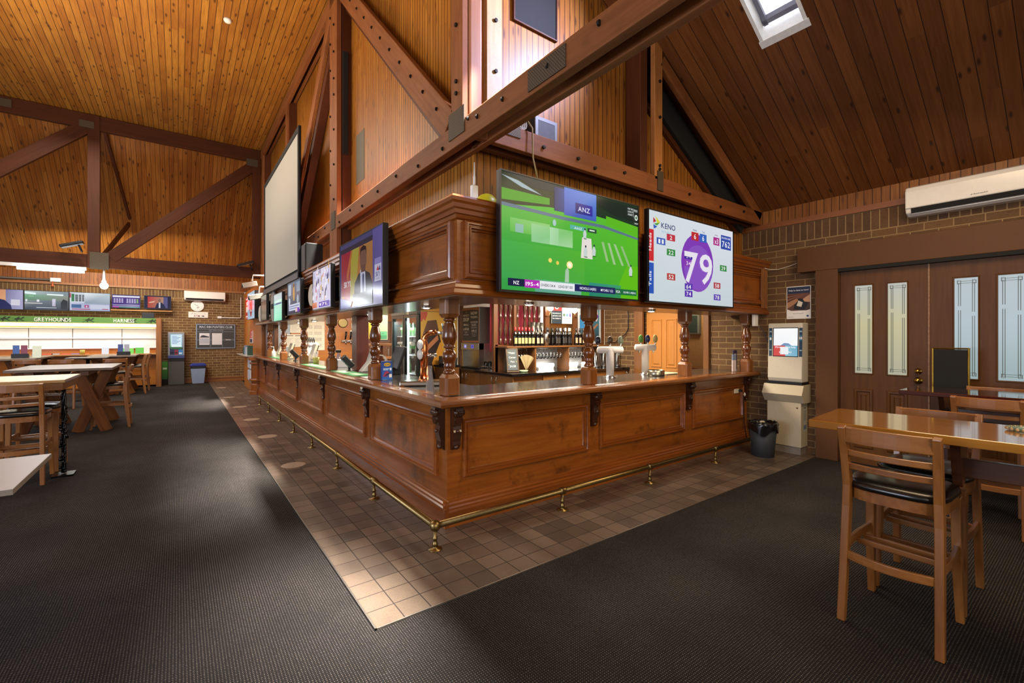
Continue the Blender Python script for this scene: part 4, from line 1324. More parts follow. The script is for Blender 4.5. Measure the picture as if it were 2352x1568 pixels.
vtext('screen_lettering', o_, 'Tails', ((3.885, 2.852, 2.06), (0, 0, 1), (-1, 0, 0), (0, -1, 0)), .05, .17)
sk = [('r', 0, 0, 1, 1, '40406a'), ('g', .04, .02, .8, .86, 'a86434', 'a86c38', '9a6830', '8a2c38'), ('p', [(.02, .86), (.8, .86), (.8, .93), (.02, .93)], '282838'), ('p', [(.04, .2), (.25, .2), (.3, .86), (.04, .86)], '8a2034'), ('p', [(.08, .02), (.3, .02), (.33, .4), (.2, .5)], '9a2e34'),
      ('p', [(.3, .86), (.5, .86), (.45, .4), (.35, .12), (.28, .12)], '9a9038'), ('p', [(.22, .4), (.34, .86), (.3, .86), (.18, .5)], 'a85c30'), ('g', .6, .1, .8, .86, '8a5a30', '8a5a30', '9a6a3c', '9a6a3c'), ('g', .8, 0, 1, 1, '4a4476', '544e88', '5c5494', '544e88'), ('p', [(.84, .3), (.97, .3), (.97, .6), (.84, .6)], '7e78b0'), ('r', .84, .3, .97, .52, 'b4b4cc'),
      ('p', [(.36, .02), (.4, .36), (.5, .48), (.62, .5), (.74, .44), (.8, .3), (.82, .02)], '1c1e26'), ('p', [(.54, .1), (.53, .52), (.64, .54), (.66, .1)], 'b0b4cc'), ('p', [(.585, .1), (.58, .44), (.6, .47), (.62, .44), (.62, .1)], '2a2e5a'), ('e', .6, .66, .075, .17, '6a4a40'), ('p', [(.55, .48), (.65, .48), (.65, .58), (.55, .58)], '5a3e36'), ('p', [(.525, .7), (.535, .82), (.6, .85), (.665, .82), (.675, .7), (.65, .78), (.55, .78)], '1c1616'),
      ('t', 'SKY1', .12, .33, .085, 'dcdce4', 'l', .17), ('t', 'SKY', .905, .36, .06, '2a2e6a', 'c', .08), ('p', [(.88, .44), (.91, .5), (.93, .43)], 'a82c3c'), ('p', [(.92, .44), (.95, .5), (.96, .43)], '303878'), ('t', 'RACING', .905, .32, .02, '7a7a90', 'c', .08),
      ('p', [(.02, .02), (.3, .02), (.34, .1), (.1, .16), (.02, .18)], '5a5e9a'), ('g', .36, .02, .8, .2, '5a6460', '4a5450', '303830', '3a4440')]
tv('television', 'large television with a suited presenter, nearest the corner on the left', fX(1.55, 5.54, 1.852), 1.42, .775, sk, emit=.8)
t_b = [('g', 0, 0, 1, 1, 'c8c4d8', 'b8b4d4', 'd0cce0', 'c8c4dc')]
rnd = random.Random(5)
for i in range(70):
    x, y = rnd.random() * .93, .14 + rnd.random() * .78
    t_b.append(('p', [(x, y), (x + .02 + rnd.random() * .05, y), (x + .03 + rnd.random() * .04, y + .1 + rnd.random() * .12), (x + .01, y + .1)], rnd.choice(['e8e4f0', '8a86b0', '3a3a5a', 'c8a048', 'd8d4e4', '9a96c0', 'b84840', 'f0eef8'])))
t_b += [('g', .02, .02, .3, .16, 'b84a20', 'c86428', 'd88c5c', 'c87844'), ('r', .42, .02, .98, .15, '4a1ca0'), ('t', '171.', .7, .05, .07, 'e8e0ff', 'c', .4), ('r', .45, .06, .52, .11, 'e0d8ff')]
tv('television', 'television with a white and purple sports crowd, second from the corner', fX(1.55, 6.88, 1.925), .96, .56, t_b)
t_c = [('g', 0, 0, 1, 1, '2a3448', '20283a', '5c7088', '6a8098'), ('r', .05, .6, .28, .95, '9cb4c4'), ('r', .7, .65, .95, .95, '7c94a8'), ('p', [(.45, .95), (.53, .95), (.58, .6), (.55, .4), (.46, .4), (.42, .6)], 'b89450'), ('e', .5, .88, .04, .06, '5a3c2a'), ('e', .15, .4, .06, .12, 'c8d0dc'), ('e', .8, .42, .08, .14, '98a8b8'),
       ('r', .1, .1, .95, .3, 'c4ccdc'), ('r', .14, .22, .9, .25, '6a78a0'), ('r', .14, .15, .8, .18, '6a78a0'), ('r', .62, .04, .78, .16, 'd8b8b0'), ('r', .78, .03, .92, .16, '6a1cb0'), ('r', .05, .04, .6, .1, '28304a')]
tv('television', 'television with a player in yellow under studio screens, third from the corner', fX(1.55, 8.72, 1.925), 1.04, .555, t_c)
t_d = [('g', 0, 0, 1, 1, '8ee8c4', '70e0b4', 'c8e8dc', 'a8d8d0'), ('r', 0, .78, 1, 1, 'b0c4cc'), ('r', .05, .6, .95, .66, '7090b8'), ('r', .1, .7, .7, .73, 'e8f4f4')] + [('r', .05, .1 + i * .07, .95, .11 + i * .07, 'a8f0d4') for i in range(6)] + [('r', .3, .61, .85, .65, '304878')]
tv('television', 'television with a pale green results page beside the oval badge', fX(1.55, 10.16, 1.85), .92, .545, t_d)
t_e = [('g', 0, 0, 1, 1, '6a6250', '746c58', '807862', '7a725e'), ('r', 0, .78, 1, 1, '8e8a7e'), ('r', 0, .74, 1, .77, '3c3a34')] + [('r', .05, .08 + i * .09, .95, .085 + i * .09, '585040') for i in range(7)]
tv('television', 'dull switched-off grey screen farthest along the canopy', fX(1.55, 11.9, 1.92), .82, .57, t_e, emit=.45)
# badges and signs between the screens
def badge(y, z, ry, rz_, lab, col, txt=None):
    t = thing('oval_sign', lab, 'sign', (1.62, y, z - rz_))
    m = MB().lathe([(.0001, -.02), (.96, -.02), (1, 0), (.97, .02), (.0001, .024)], n=30, axis=0, M=Matrix.Translation((1.64, y, z)) @ Matrix.Diagonal((-1, ry, rz_, 1)), smooth=False)
    part('plate', m, plain('badge_' + col, col, .4), t)
    if txt:
        part('band', MB().box(1.61, 1.616, y - ry * .6, y + ry * .6, z - .05, z + .05), BLACKM, t)
    return t
badge(10.75, 2.2, .3, .33, 'oval grey badge between the green screen and the dull screen', '8c8884', 'x')
badge(7.28, 2.18, .22, .17, 'round cream badge left of the crowd screen', 'b0a48c')
badge(12.6, 2.12, .3, .2, 'round white badge beside the far security camera', 'c8c4bc')
t = thing('light_box_sign', 'pale blue box sign with a white figure two on a red oval', 'sign', (1.6, 13.8, 2.03))
part('casing', MB().box(1.56, 1.68, 13.1, 14.5, 2.03, 2.74), BLACK, t)
pic('face', t, fX(1.5595, 14.5, 2.03), 1.4, .71, [('g', 0, 0, 1, 1, '8ab4d4', '9cc4e0', 'a8cce4', '94bcd8'), ('e', .5, .5, .2, .42, '9c2030'), ('t', '2', .5, .28, .44, 'e8f0f8', 'c', .12), ('r', .12, .48, .18, .54, '6080a8'), ('r', .82, .48, .88, .54, '6080a8')], emit=.8)
t = thing('light_box_sign', 'red box sign on the far end wall behind the blue one', 'sign', (1.7, 15.6, 2.1))
part('casing', MB().box(1.7, 1.9, 14.9, 16.3, 2.1, 2.78), plain('red_sign_case', '8a1814', .5), t)
pic('face', t, fX(1.6995, 16.3, 2.1), 1.4, .68, [('r', 0, 0, 1, 1, 'b02018'), ('r', .05, .86, .95, .92, 'e8c8c0'), ('r', .05, .08, .95, .14, 'e8c8c0'), ('r', .1, .3, .5, .55, 'e8dcc8'), ('r', .55, .4, .9, .75, 'e0a878'), ('r', .16, .6, .44, .76, 'f0e0d8')], emit=.9)
lamp('red_sign_glow', 'POINT', (1.45, 16.6, 2.6), 9, 'ff2410', None, .2)

# security cameras
def cctv(x, y, z, lab):
    t = thing('security_camera', lab, 'security camera', (x, y, z))
    part('housing', MB().box(x - .32, x, y - .08, y + .08, z - .06, z + .06, Matrix.Translation((x, y, z)) @ Matrix.Rotation(-.25, 4, 'Y') @ Matrix.Translation((-x, -y, -z))), plain('camera_beige', 'b8b4a8', .4), t, .01)
    part('lens', MB().lathe([(.0001, 0), (.045, 0), (.05, .02)], n=14, axis=0, M=Matrix.Translation((x - .325, y, z - .08))), BLACK, t)
    part('arm', MB().tube([(x - .1, y, z + .06), (x - .08, y, z + .2), (2.08, y, z + .22)], .02, 8), WHITE, t)
cctv(1.6, 13.0, 2.9, 'security camera on a white arm above the blue sign')
cctv(1.66, 12.3, 2.55, 'lower boxy security camera beside the blue sign')

# roll-down projection screen
t = thing('projection_screen', 'large white projection screen with black border hung over the bar', 'projection screen', (1.62, 9.85, 2.52))
part('fabric', MB().box(1.6, 1.606, 8.14, 11.62, 2.68, 4.95), plain('screen_fabric', '9e9c94', .8, var=.01), t)
m = MB().frame((1.6, 11.72, 2.53), (0, -1, 0), (0, 0, 1), (-1, 0, 0), 3.68, 2.5, [(0, -.03), (0, .012), (.08, .012), (.09, .0)])
part('border', m, BLACKM, t)
part('bottom_bar', MB().box(1.57, 1.62, 8.04, 11.72, 2.51, 2.62), plain('bar_grey', '55565a', .4, .5), t, .01)
part('back_sheet', MB().box(1.62, 1.63, 8.04, 11.72, 2.53, 5.03), BLACKM, t)
# loudspeakers
def speaker(x0, x1, y0, y1, z0, z1, lab, face='X'):
    t = thing('loudspeaker', lab, 'loudspeaker', ((x0 + x1) / 2, (y0 + y1) / 2, z0))
    part('cabinet', MB().box(x0, x1, y0, y1, z0, z1), BLACKM, t, .008)
    g = plain('speaker_cloth', '4c4c4c', .8)
    if face == 'X': part('grille', MB().box(x0 - .012, x0, y0 + .02, y1 - .02, z0 + .02, z1 - .02), g, t, .003)
    else:
        part('grille', MB().box(x0 + .03, x1 - .02, y0 - .01, y0, z0 + .02, z1 - .02), plain('blue_grey_cloth', '5a606e', .8), t, .003)
        part('rim', MB().frame((x0, y0, z0), (1, 0, 0), (0, 0, 1), (0, -1, 0), x1 - x0, z1 - z0, [(0, 0), (.0, .012), (.03, .012), (.03, 0)]), plain('blue_grey_rim', '7a8498', .4), t)
speaker(1.64, 1.9, 7.75, 8.12, 2.6, 3.06, 'black loudspeaker standing on the canopy beside the projection screen')
speaker(2.58, 2.84, 3.14, 3.34, 3.32, 3.54, 'small black loudspeaker on the front beam below the roof window', 'Y')
t = thing('wall_grille', 'black square grille high on the front cladding', 'grille', (2.76, 3.35, 4.49))
part('panel', MB().box(2.5, 3.02, 3.34, 3.36, 4.49, 5.3), BLACKM, t)
part('frame', MB().frame((2.49, 3.36, 4.48), (1, 0, 0), (0, 0, 1), (0, -1, 0), .54, .83, [(0, 0), (0, .03), (.012, .03), (.012, .0)]), DARKBEAM(2), t)
m = MB().box(2.075, 2.08, 6.25, 6.6, 3.75, 4.45)
single('vent_plate', m, plain('mesh_grey', '5c5648', .6, .4, var=.3, scale=200), 'grey mesh plate on the cladding beside the tall post', 'vent')
# wireless aerial
t = thing('wireless_aerial', 'white wireless aerial on the corner of the cladding', 'aerial', (2.06, 3.34, 2.7))
part('box', MB().box(2.03, 2.09, 3.31, 3.355, 2.72, 2.86), WHITE, t, .008)
part('rod', MB().lathe([(.004, 2.86), (.011, 2.87), (.011, 2.93), (.007, 2.95), (.005, 3.06)], c=(2.06, 3.33, 0), n=10), WHITE, t)
part('socket', MB().box(2.045, 2.085, 3.32, 3.355, 2.67, 2.72), plain('grey_socket', 'a8a8a8', .4), t)
m = MB().ball((2.1, 3.2, 2.66), .1, 18, 11)
single('yellow_ball', m, plain('yellow_rubber', 'c8c020', .4), 'yellow ball on the canopy half hidden by the cricket screen', 'ball')
t = thing('cable_coil', 'coil of pale cable hanging over the front beam', 'cable', (2.4, 3.06, 3.3))
m = MB()
for k in range(4): m.tube([(2.34 + .02 * k + .05 * math.cos(a), 3.1, 3.4 + .05 * math.sin(a)) for a in [2 * PI * i / 12 for i in range(12)]], .009, 6, closed=True)
part('coil', m, plain('pale_cable', '9a948c', .5), t)
part('lead', MB().tube([(2.42, 3.05, 3.42), (2.47, 3.04, 3.36), (2.47, 3.03, 3.1), (2.5, 2.98, 2.84)], .007, 6), plain('tan_cable', '8a7444', .5), t)

# ================================================================== the betting counter on the far wall
t = thing('betting_counter', 'betting counter with a green racing header and white boards', 'betting counter', (-4.2, 18.0, 0))
FYc = 18.15
part('header', MB().box(-8, -.55, 17.98, 18.2, 1.96, 2.13), plain('racing_green', '54823a', .5, var=.03), t)
it = []
def horse(x, s):
    return [('p', [(x + a * s, y) for a, y in q], '22331a') for q in (((-.012, .35), (.012, .4), (.012, .62), (-.012, .6)), ((.01, .5), (.02, .8), (.026, .85), (.03, .75), (.018, .5)), ((-.012, .4), (-.03, .1), (-.026, .1), (-.008, .4)), ((-.008, .4), (-.004, .08), (.0, .08), (.0, .4)), ((.008, .4), (.026, .12), (.03, .14), (.014, .46)), ((-.012, .55), (-.035, .62), (-.012, .6)), ((-.006, .6), (.004, .85), (.01, .85), (.006, .6)))]
for x in (.48, .565, .6, .72, .79, .92, .985): it += horse(x, .6)
it += [('t', 'GREYHOUNDS', .692, .16, .62, 'e8ece4', 'c', .1), ('t', 'HARNESS', .897, .16, .62, 'e8ece4', 'c', .064)]
pic('lettering', t, fY(-8, 17.979, 1.96), 7.45, .17, [('r', 0, 0, 1, 1, '5a8a3e')] + it)
part('light_strip', MB().box(-8, -.56, 18.16, 18.4, 1.86, 1.94), emitter('lit_strip', 'fff0cc', 3.), t)
part('lit_board', MB().box(-8, -.55, 18.4, 18.44, 1.78, 1.98), wood('lit_veneer', 'c88c3c', 'd8a050', 0, .5), t)
wb_ = plain('white_board', 'dcdcd8', .35, var=.01)
for k, (z0, z1) in enumerate(((1.53, 1.8), (1.22, 1.5))):
    for x0, x1 in ((-8, -6), (-5.98, -4.6), (-4.58, -3.4), (-3.385, -2.5), (-2.485, -1.4), (-1.385, -.55)):
        part('display_panel', MB().box(x0, x1, 18.36, 18.4, z0, z1), wb_, t)
for z in (1.8, 1.5, 1.2): part('rail', MB().box(-8, -.55, 18.33, 18.4, z, z + .025), WHITE, t)
part('back_board', MB().box(-8, -.55, 18.44, 18.48, .9, 1.98), ORW(0), t)
part('splash_board', MB().box(-8, -.55, 18.38, 18.44, 1.03, 1.2), ORW(0), t)
part('ledge', MB().box(-8, -.55, 17.85, 18.45, 1.0, 1.04), wood('ledge_top', 'a8743c', 'bb8850', 0, .35), t, .005)
part('front', MB().box(-8, -.55, 18.1, 18.14, .05, 1.0), ORW(0), t)
part('end_panel', MB().box(-.55, -.42, 17.82, 18.66, 0, 2.13), wood('end_panel', '8a5628', 'a06a38', 2, .4), t, .004)
lamp('counter_tube', 'AREA', (-3.5, 18.1, 1.93), 32, 'eef4ff', (-3.5, 18.36, 1.4), 6.5, .05)
# screens above it
RED = [('g', 0, 0, 1, 1, 'd88a50', 'd0a080', 'e0b088', 'c85838'), ('g', .66, 0, 1, 1, '8a88b0', 'a8a4c8', 'b0acd0', '7a78a0'), ('r', .76, .2, .94, .5, 'd8d4e0'), ('p', [(.1, 0), (.2, .38), (.36, .52), (.5, .54), (.64, .46), (.76, .2), (.78, 0)], '1c2658'), ('p', [(.36, 0), (.36, .52), (.46, .56), (.54, .5), (.52, 0)], 'dcdcec'), ('p', [(.42, .0), (.41, .48), (.47, .48), (.48, 0)], '2a2a80'), ('e', .42, .72, .085, .2, '8a6a5a')]
HALL = [('g', 0, 0, 1, 1, '2c3448', '20262c', '8a98a0', 'b8c8c4'), ('g', 0, .5, 1, .8, '5a8a6a', '7a7a74', '90988c', '78b08c'), ('r', .1, .68, .2, .74, '90b890'), ('p', [(0, .85), (.25, .8), (.25, .9), (0, .95)], 'e8fafa'), ('p', [(.5, .8), (.88, .78), (.88, .86), (.5, .86)], 'f4ffff'), ('r', .02, .42, .06, .55, 'e0e4e8'), ('r', .27, .42, .33, .54, 'e0e4e8'), ('r', 0, .32, .4, .36, 'd8d4cc'), ('g', .62, .2, .7, .6, 'b8b0c8', 'a8a0b8', 'd8d8e8', 'c8c8d8'), ('p', [(.82, .05), (.98, .05), (.98, .5), (.88, .6), (.82, .4)], '10161a'), ('r', .26, .1, .72, .13, 'c8d0d8')]
FORM = [('g', 0, 0, 1, 1, 'b8bcd8', 'a8acd0', '90a0b4', 'c8d0e0'), ('g', .36, .4, 1, 1, '8898a8', '98a8b4', 'c0ccd4', 'e8f0f4'), ('r', 0, .44, .36, 1, 'd0d8e0'), ('r', .04, .5, .11, .92, '2f7a4a'), ('r', .13, .5, .2, .88, '20242c'), ('r', .22, .5, .28, .88, '20242c'), ('r', .3, .5, .35, .88, '20242c'), ('r', 0, .7, .03, .95, 'b84858')] + [('r', .13, .53 + i * .06, .35, .545 + i * .06, 'c8d0d8') for i in range(6)] + [('r', .04, .14, .28, .34, '3a6090'), ('r', .36, .16, .46, .32, 'a02078'), ('t', '8', .41, .18, .1, 'f4f4f4', 'c'), ('r', .5, .1, .98, .34, 'c8cce0'), ('r', .05, .05, .5, .1, 'a84868'), ('r', .8, .08, .95, .12, 'b83850')]
PUR = [('r', 0, 0, 1, 1, '3a1c78'), ('r', .02, .82, .98, .95, 'e8e4f4'), ('r', .02, .02, .25, .08, 'd020a0'), ('r', .25, .02, .98, .08, '208a70'), ('r', .02, .2, .98, .24, 'c8c0e0'), ('r', .02, .1, .98, .13, 'c8c0e0'), ('r', .05, .5, .35, .53, 'c02878')] + [('r', .06 + c * .09, .4 + r * .09, .12 + c * .09, .45 + r * .09, 'd8d0f0' if c != 9 else 'a8d850') for c in range(10) for r in range(4) if c != 4]
RED2 = [('r', 0, 0, 1, 1, '14163a'), ('g', .12, .06, .88, .94, 'b84030', '98888c', 'b89878', 'c82838'), ('r', .72, .06, .88, .94, '5a5688'), ('p', [(.4, .06), (.46, .4), (.55, .5), (.66, .48), (.76, .3), (.8, .06)], '1a2048'), ('p', [(.54, .06), (.54, .5), (.6, .5), (.6, .06)], 'd8d8e8'), ('e', .57, .66, .05, .15, '8a6a5a'), ('p', [(.15, .5), (.4, .62), (.36, .5), (.2, .44)], 'e8c0a8')]
YS = 18.42
tv('television', 'television with a newsreader at the far left edge of the photo', fY(-4.5, YS, 2.31), 1.0, .57, RED, emit=.9)
tv('television', 'television showing a green-lit race hall, second on the far wall', fY(-3.495, YS, 2.315), .915, .56, HALL, emit=.95)
tv('television', 'television with a racing form and a grey photo, third on the far wall', fY(-2.575, YS, 2.32), .91, .56, FORM, emit=.95)
tv('television', 'smaller television with a purple odds table on the far wall', fY(-1.64, YS, 2.44), .69, .42, PUR, emit=.95)
tv('television', 'smallest television with a presenter on red, beside the far air conditioner', fY(-.87, YS, 2.44), .69, .43, RED2, emit=.85)
part_ = MB().box(-1.7, -.15, 18.45, 18.62, 2.37, 2.4)
single('shelf', part_, wood('ledge_top', 'a8743c', 'bb8850', 0, .35), 'narrow timber shelf below the two small far screens', 'shelf')
speakerb = MB().box(-.9, -.6, 18.0, 18.2, 2.13, 2.3)
single('black_box', speakerb, plain('box_grey', '22262e', .6), 'dark equipment box standing on the end of the green header', 'equipment box', bevel=.01)
# air conditioner, clock, signs on the far brick
air_con('air_conditioner', ((.16, FY, 2.77), (1, 0, 0), (0, 0, 1), (0, -1, 0)), 1.16, 'white air conditioner high on the far brick wall')
t = thing('wall_clock', 'round white clock on the far brick wall', 'clock', (.53, FY - .05, 2.41))
part('case', MB().lathe([(.0001, .0), (.185, .0), (.19, -.03), (.18, -.045), (.165, -.04)], c=(.53, FY, 2.6), n=36, axis=1), WHITE, t)
cl = [('e', .5, .5, .49, .49, 'eceae4')] + [('p', [(.5 + .4 * math.sin(a) - .012, .5 + .4 * math.cos(a) - .03), (.5 + .4 * math.sin(a) + .012, .5 + .4 * math.cos(a) - .03), (.5 + .4 * math.sin(a) + .012, .5 + .4 * math.cos(a) + .03), (.5 + .4 * math.sin(a) - .012, .5 + .4 * math.cos(a) + .03)], '40403c') for a in [i * PI / 6 for i in range(12)]] + [('p', [(.5, .49), (.2, .68), (.22, .7), (.51, .52)], '1c1c1c'), ('p', [(.49, .5), (.68, .4), (.67, .38), (.48, .48)], '1c1c1c'), ('r', .44, .28, .62, .36, '8a8a84')]
pic('dial', t, fY(.365, FY - .042, 2.435), .33, .33, cl)
t = thing('cash_machine_sign', 'white cash machine sign below the far clock', 'sign', (.55, FY - .01, 2.2))
part('plate', MB().box(.28, .83, FY - .025, FY, 2.2, 2.4), WHITE, t, .004)
pic('lettering', t, fY(.28, FY - .0255, 2.2), .55, .2, [('r', .01, .02, .99, .98, 'e4e2dc'), ('p', [(.1, .6), (.2, .85), (.26, .85), (.18, .6)], 'b8b4ac'), ('t', 'MACQUARIE', .58, .62, .16, 'c4c0b8', 'c', .6), ('t', 'ATM', .42, .14, .32, '7a1c34', 'c', .3), ('p', [(.66, .24), (.74, .24), (.74, .16), (.82, .3), (.74, .44), (.74, .36), (.66, .36)], '16161a')])
t = thing('club_board', 'dark club results board with two white notices', 'notice board', (1.05, FY - .02, 1.15))
part('panel', MB().box(.5, 1.62, FY - .03, FY, 1.16, 1.98), plain('slate_board', '3a3c3e', .6), t)
part('frame', MB().frame((.49, FY, 1.15), (1, 0, 0), (0, 0, 1), (0, -1, 0), 1.14, .84, [(0, 0), (0, .045), (.03, .045), (.03, .02)]), plain('blue_grey_frame', '8a98ac', .35, .6), t)
pic('lettering', t, fY(.52, FY - .031, 1.18), 1.08, .78, [('r', 0, 0, 1, 1, '3c3e40'), ('t', 'MAC INN PUNTERS CLUB', .5, .87, .09, 'c8d4e4', 'c', .88), ('r', .0, .81, 1, .82, '8a98a8'), ('t', 'THIS WEEKS PUNTERS', .5, .75, .04, '9aa4b0', 'c', .4), ('r', 0, .7, 1, .71, '8a98a8'), ('r', .34, .02, .35, .72, '8a98a8'), ('r', .66, .02, .67, .72, '8a98a8'), ('r', 0, .36, 1, .37, '8a98a8'), ('r', 0, .32, 1, .33, '8a98a8'), ('r', .76, .33, .9, .37, 'b0b0a8')])
for x, lab, extra in ((.58, 'left white notice', [('p', [(.05, .62), (.2, .78), (.4, .82), (.6, .78), (.95, .7), (.95, .62)], '30343a'), ('r', .05, .1, .95, .56, 'b0b4bc')]), (.94, 'right white notice', [('r', .1, .9, .5, .92, 'b8b8b8')])):
    pic('notice_sheet', t, fY(x, FY - .04, 1.28), .29, .4, [('r', 0, 0, 1, 1, 'd8d8dc')] + extra)
# conduit
t = thing('conduit', 'white conduit and switch box on the far brick near the corner', 'conduit', (1.4, FY - .03, 2.2))
part('box', MB().box(1.1, 1.22, FY - .05, FY, 2.19, 2.27), WHITE, t, .006)
part('pipe', MB().tube([(1.22, FY - .03, 2.22), (1.78, FY - .03, 2.22), (1.8, FY - .03, 2.26), (1.8, FY - .03, 2.95)], .014, 8), WHITE, t)
# payout terminal, bins by the far wall
t = thing('ticket_terminal', 'grey payout terminal with lit screen against the far brick', 'payment terminal', (-.05, 18.4, 0))
part('cabinet', MB().box(-.26, .165, 18.3, 18.68, 0, .86), plain('kiosk_grey', '4a4a4a', .5), t, .006)
part('shelf_band', MB().box(-.265, .17, 18.26, 18.68, .86, .95), plain('kiosk_blue', '3c4a86', .4), t, .006)
part('slot_band', MB().box(-.262, .167, 18.29, 18.3, .76, .84), BLACK, t)
hd = part('head_unit', MB().box(-.265, .17, 18.3, 18.66, .95, 1.7), plain('kiosk_silver', '8e9298', .4), t, .01)
pic('screen', hd, fY(-.205, 18.299, 1.22), .315, .42, [('g', 0, 0, 1, 1, '60a868', '58a0c8', 'b8d8f0', '90c8e0'), ('r', .06, .12, .94, .94, 'd8ecf4')] + [('r', .15, .26 + i * .09, .55 + .3 * (i % 3) / 2, .3 + i * .09, '7898c8') for i in range(7)] + [('r', .1, .02, .95, .12, 'f0fafa')], emit=.95)
pic('control_panel', hd, fY(-.215, 18.298, .97), .34, .24, [('r', 0, 0, 1, 1, '26305a'), ('r', .36, .0, .64, .7, '8a2c3c'), ('r', .66, .0, 1, .7, '3a88c8'), ('r', .7, .1, .94, .3, 'e0f0ff'), ('r', .06, .2, .3, .34, '0c0e1a'), ('r', .4, .2, .6, .34, '1a0c0e'), ('r', .04, .78, .96, .98, '2f7a40')], rough=.4)
t = thing('rubbish_bin', 'grey-blue square bin with a blue lid by the far wall', 'bin', (.54, 18.42, 0))
m = MB().add([(.38, 18.28, 0), (.7, 18.28, 0), (.7, 18.56, 0), (.38, 18.56, 0), (.33, 18.22, .56), (.75, 18.22, .56), (.75, 18.6, .56), (.33, 18.6, .56)], [(0, 1, 2, 3), (0, 1, 5, 4), (1, 2, 6, 5), (2, 3, 7, 6), (3, 0, 4, 7), (4, 5, 6, 7)])
part('bucket', m, plain('bin_blue_grey', '8a9cb8', .5), t, .01)
part('liner', MB().box(.325, .755, 18.215, 18.605, .5, .58), plain('liner_plastic', '0e0e10', .22, coat=.3), t, .02)
part('lid', MB().prism([(.32, .58), (.76, .58), (.77, .62), (.7, .67), (.38, .67), (.31, .62)], 18.21, 18.61), plain('lid_blue', '24348c', .4), t, .015)
t = thing('green_crate', 'green printed carton beside the far payout terminal', 'carton', (-.34, 18.5, 0))
part('carton', MB().box(-.42, -.27, 18.4, 18.66, .18, .75), plain('carton_green', '2a7a34', .5), t)
part('stand', MB().box(-.42, -.27, 18.4, 18.66, 0, .18), BLACKM, t)
pic('print', t, fY(-.42, 18.399, .18), .15, .57, [('g', 0, 0, 1, 1, '1c5a26', '1c5a26', '4a9a3a', '4a9a3a'), ('r', .15, .56, .85, .66, 'c8e0c0')])

# ================================================================== lamps of the hall
t = thing('tube_lamp', 'bright fluorescent tube under the far truss', 'lamp', (-2.28, 14.3, 3.03))
part('tube', MB().tube([(-2.82, 14.32, 3.07), (-1.75, 14.32, 3.07)], .045, 12), emitter('tube_glow', 'f2f8ff', 16.), t)
part('batten', MB().box(-4.5, -1.72, 14.33, 14.4, 3.1, 3.17), WHITE, t)
lamp('tube_beam', 'AREA', (-2.28, 14.2, 3.0), 45, 'f0f6ff', (-2.28, 13.4, 0), 1.1, .1)
t = thing('bulb_lamp', 'bare glowing bulb hanging below the far truss', 'lamp', (-1.42, 14.3, 2.7))
part('bulb', MB().ball((-1.42, 14.45, 2.77), .08), emitter('bulb_glow', 'fbfdff', 30.), t)
part('fitting', MB().lathe([(.03, 2.83), (.05, 2.87), (.03, 2.92), (.02, 3.2)], c=(-1.42, 14.45, 0), n=12), WHITE, t)
lamp('bulb_light', 'POINT', (-1.42, 14.1, 2.6), 40, 'f4f8ff', None, .1)
# small floodlights on the truss
def flood(x, y, z, lab):
    t = thing('floodlight', lab, 'floodlight', (x, y, z))
    M = Matrix.Translation((x, y, z)) @ Matrix.Rotation(-.35, 4, 'Y')
    part('head', MB().box(-.22, .2, -.1, .1, -.03, .04, M), BLACK, t, .02)
    part('glass', MB().box(-.2, .18, -.08, .08, -.036, -.03, M), plain('lamp_glass', '9a9a98', .2), t)
    part('bracket', MB().tube([(x + .1, y, z), (x + .16, y, z - .16)], .02, 8), BLACK, t)
flood(-1.95, 14.35, 3.68, 'black floodlight left of the tall post on the far truss')
flood(1.5, 14.35, 3.56, 'black floodlight at the bar end of the far truss')
t = thing('smoke_detector', 'white smoke detector on the plank ceiling', 'smoke detector', (.6, 8.6, 6.74))
part('base', MB().lathe([(.06, 6.8), (.06, 6.78), (.05, 6.76), (.035, 6.75), (.0001, 6.745)], c=(.66, 8.8, 0), n=20), WHITE, t)
t = thing('extension_socket', 'white socket box on a pipe above the far screens', 'power point', (-3.0, 18.62, 3.16))
part('box', MB().box(-3.0, -2.78, 18.6, 18.66, 3.17, 3.28), WHITE, t)
part('pipe', MB().tube([(-6, 18.64, 3.22), (-3.0, 18.64, 3.22)], .03, 8), plain('pipe_grey', '55504c', .5), t)
part('plug', MB().lathe([(.03, 3.02), (.035, 3.05), (.012, 3.1), (.01, 3.18)], c=(-2.95, 18.6, 0), n=10), plain('orange_plug', 'b8542a', .5), t)

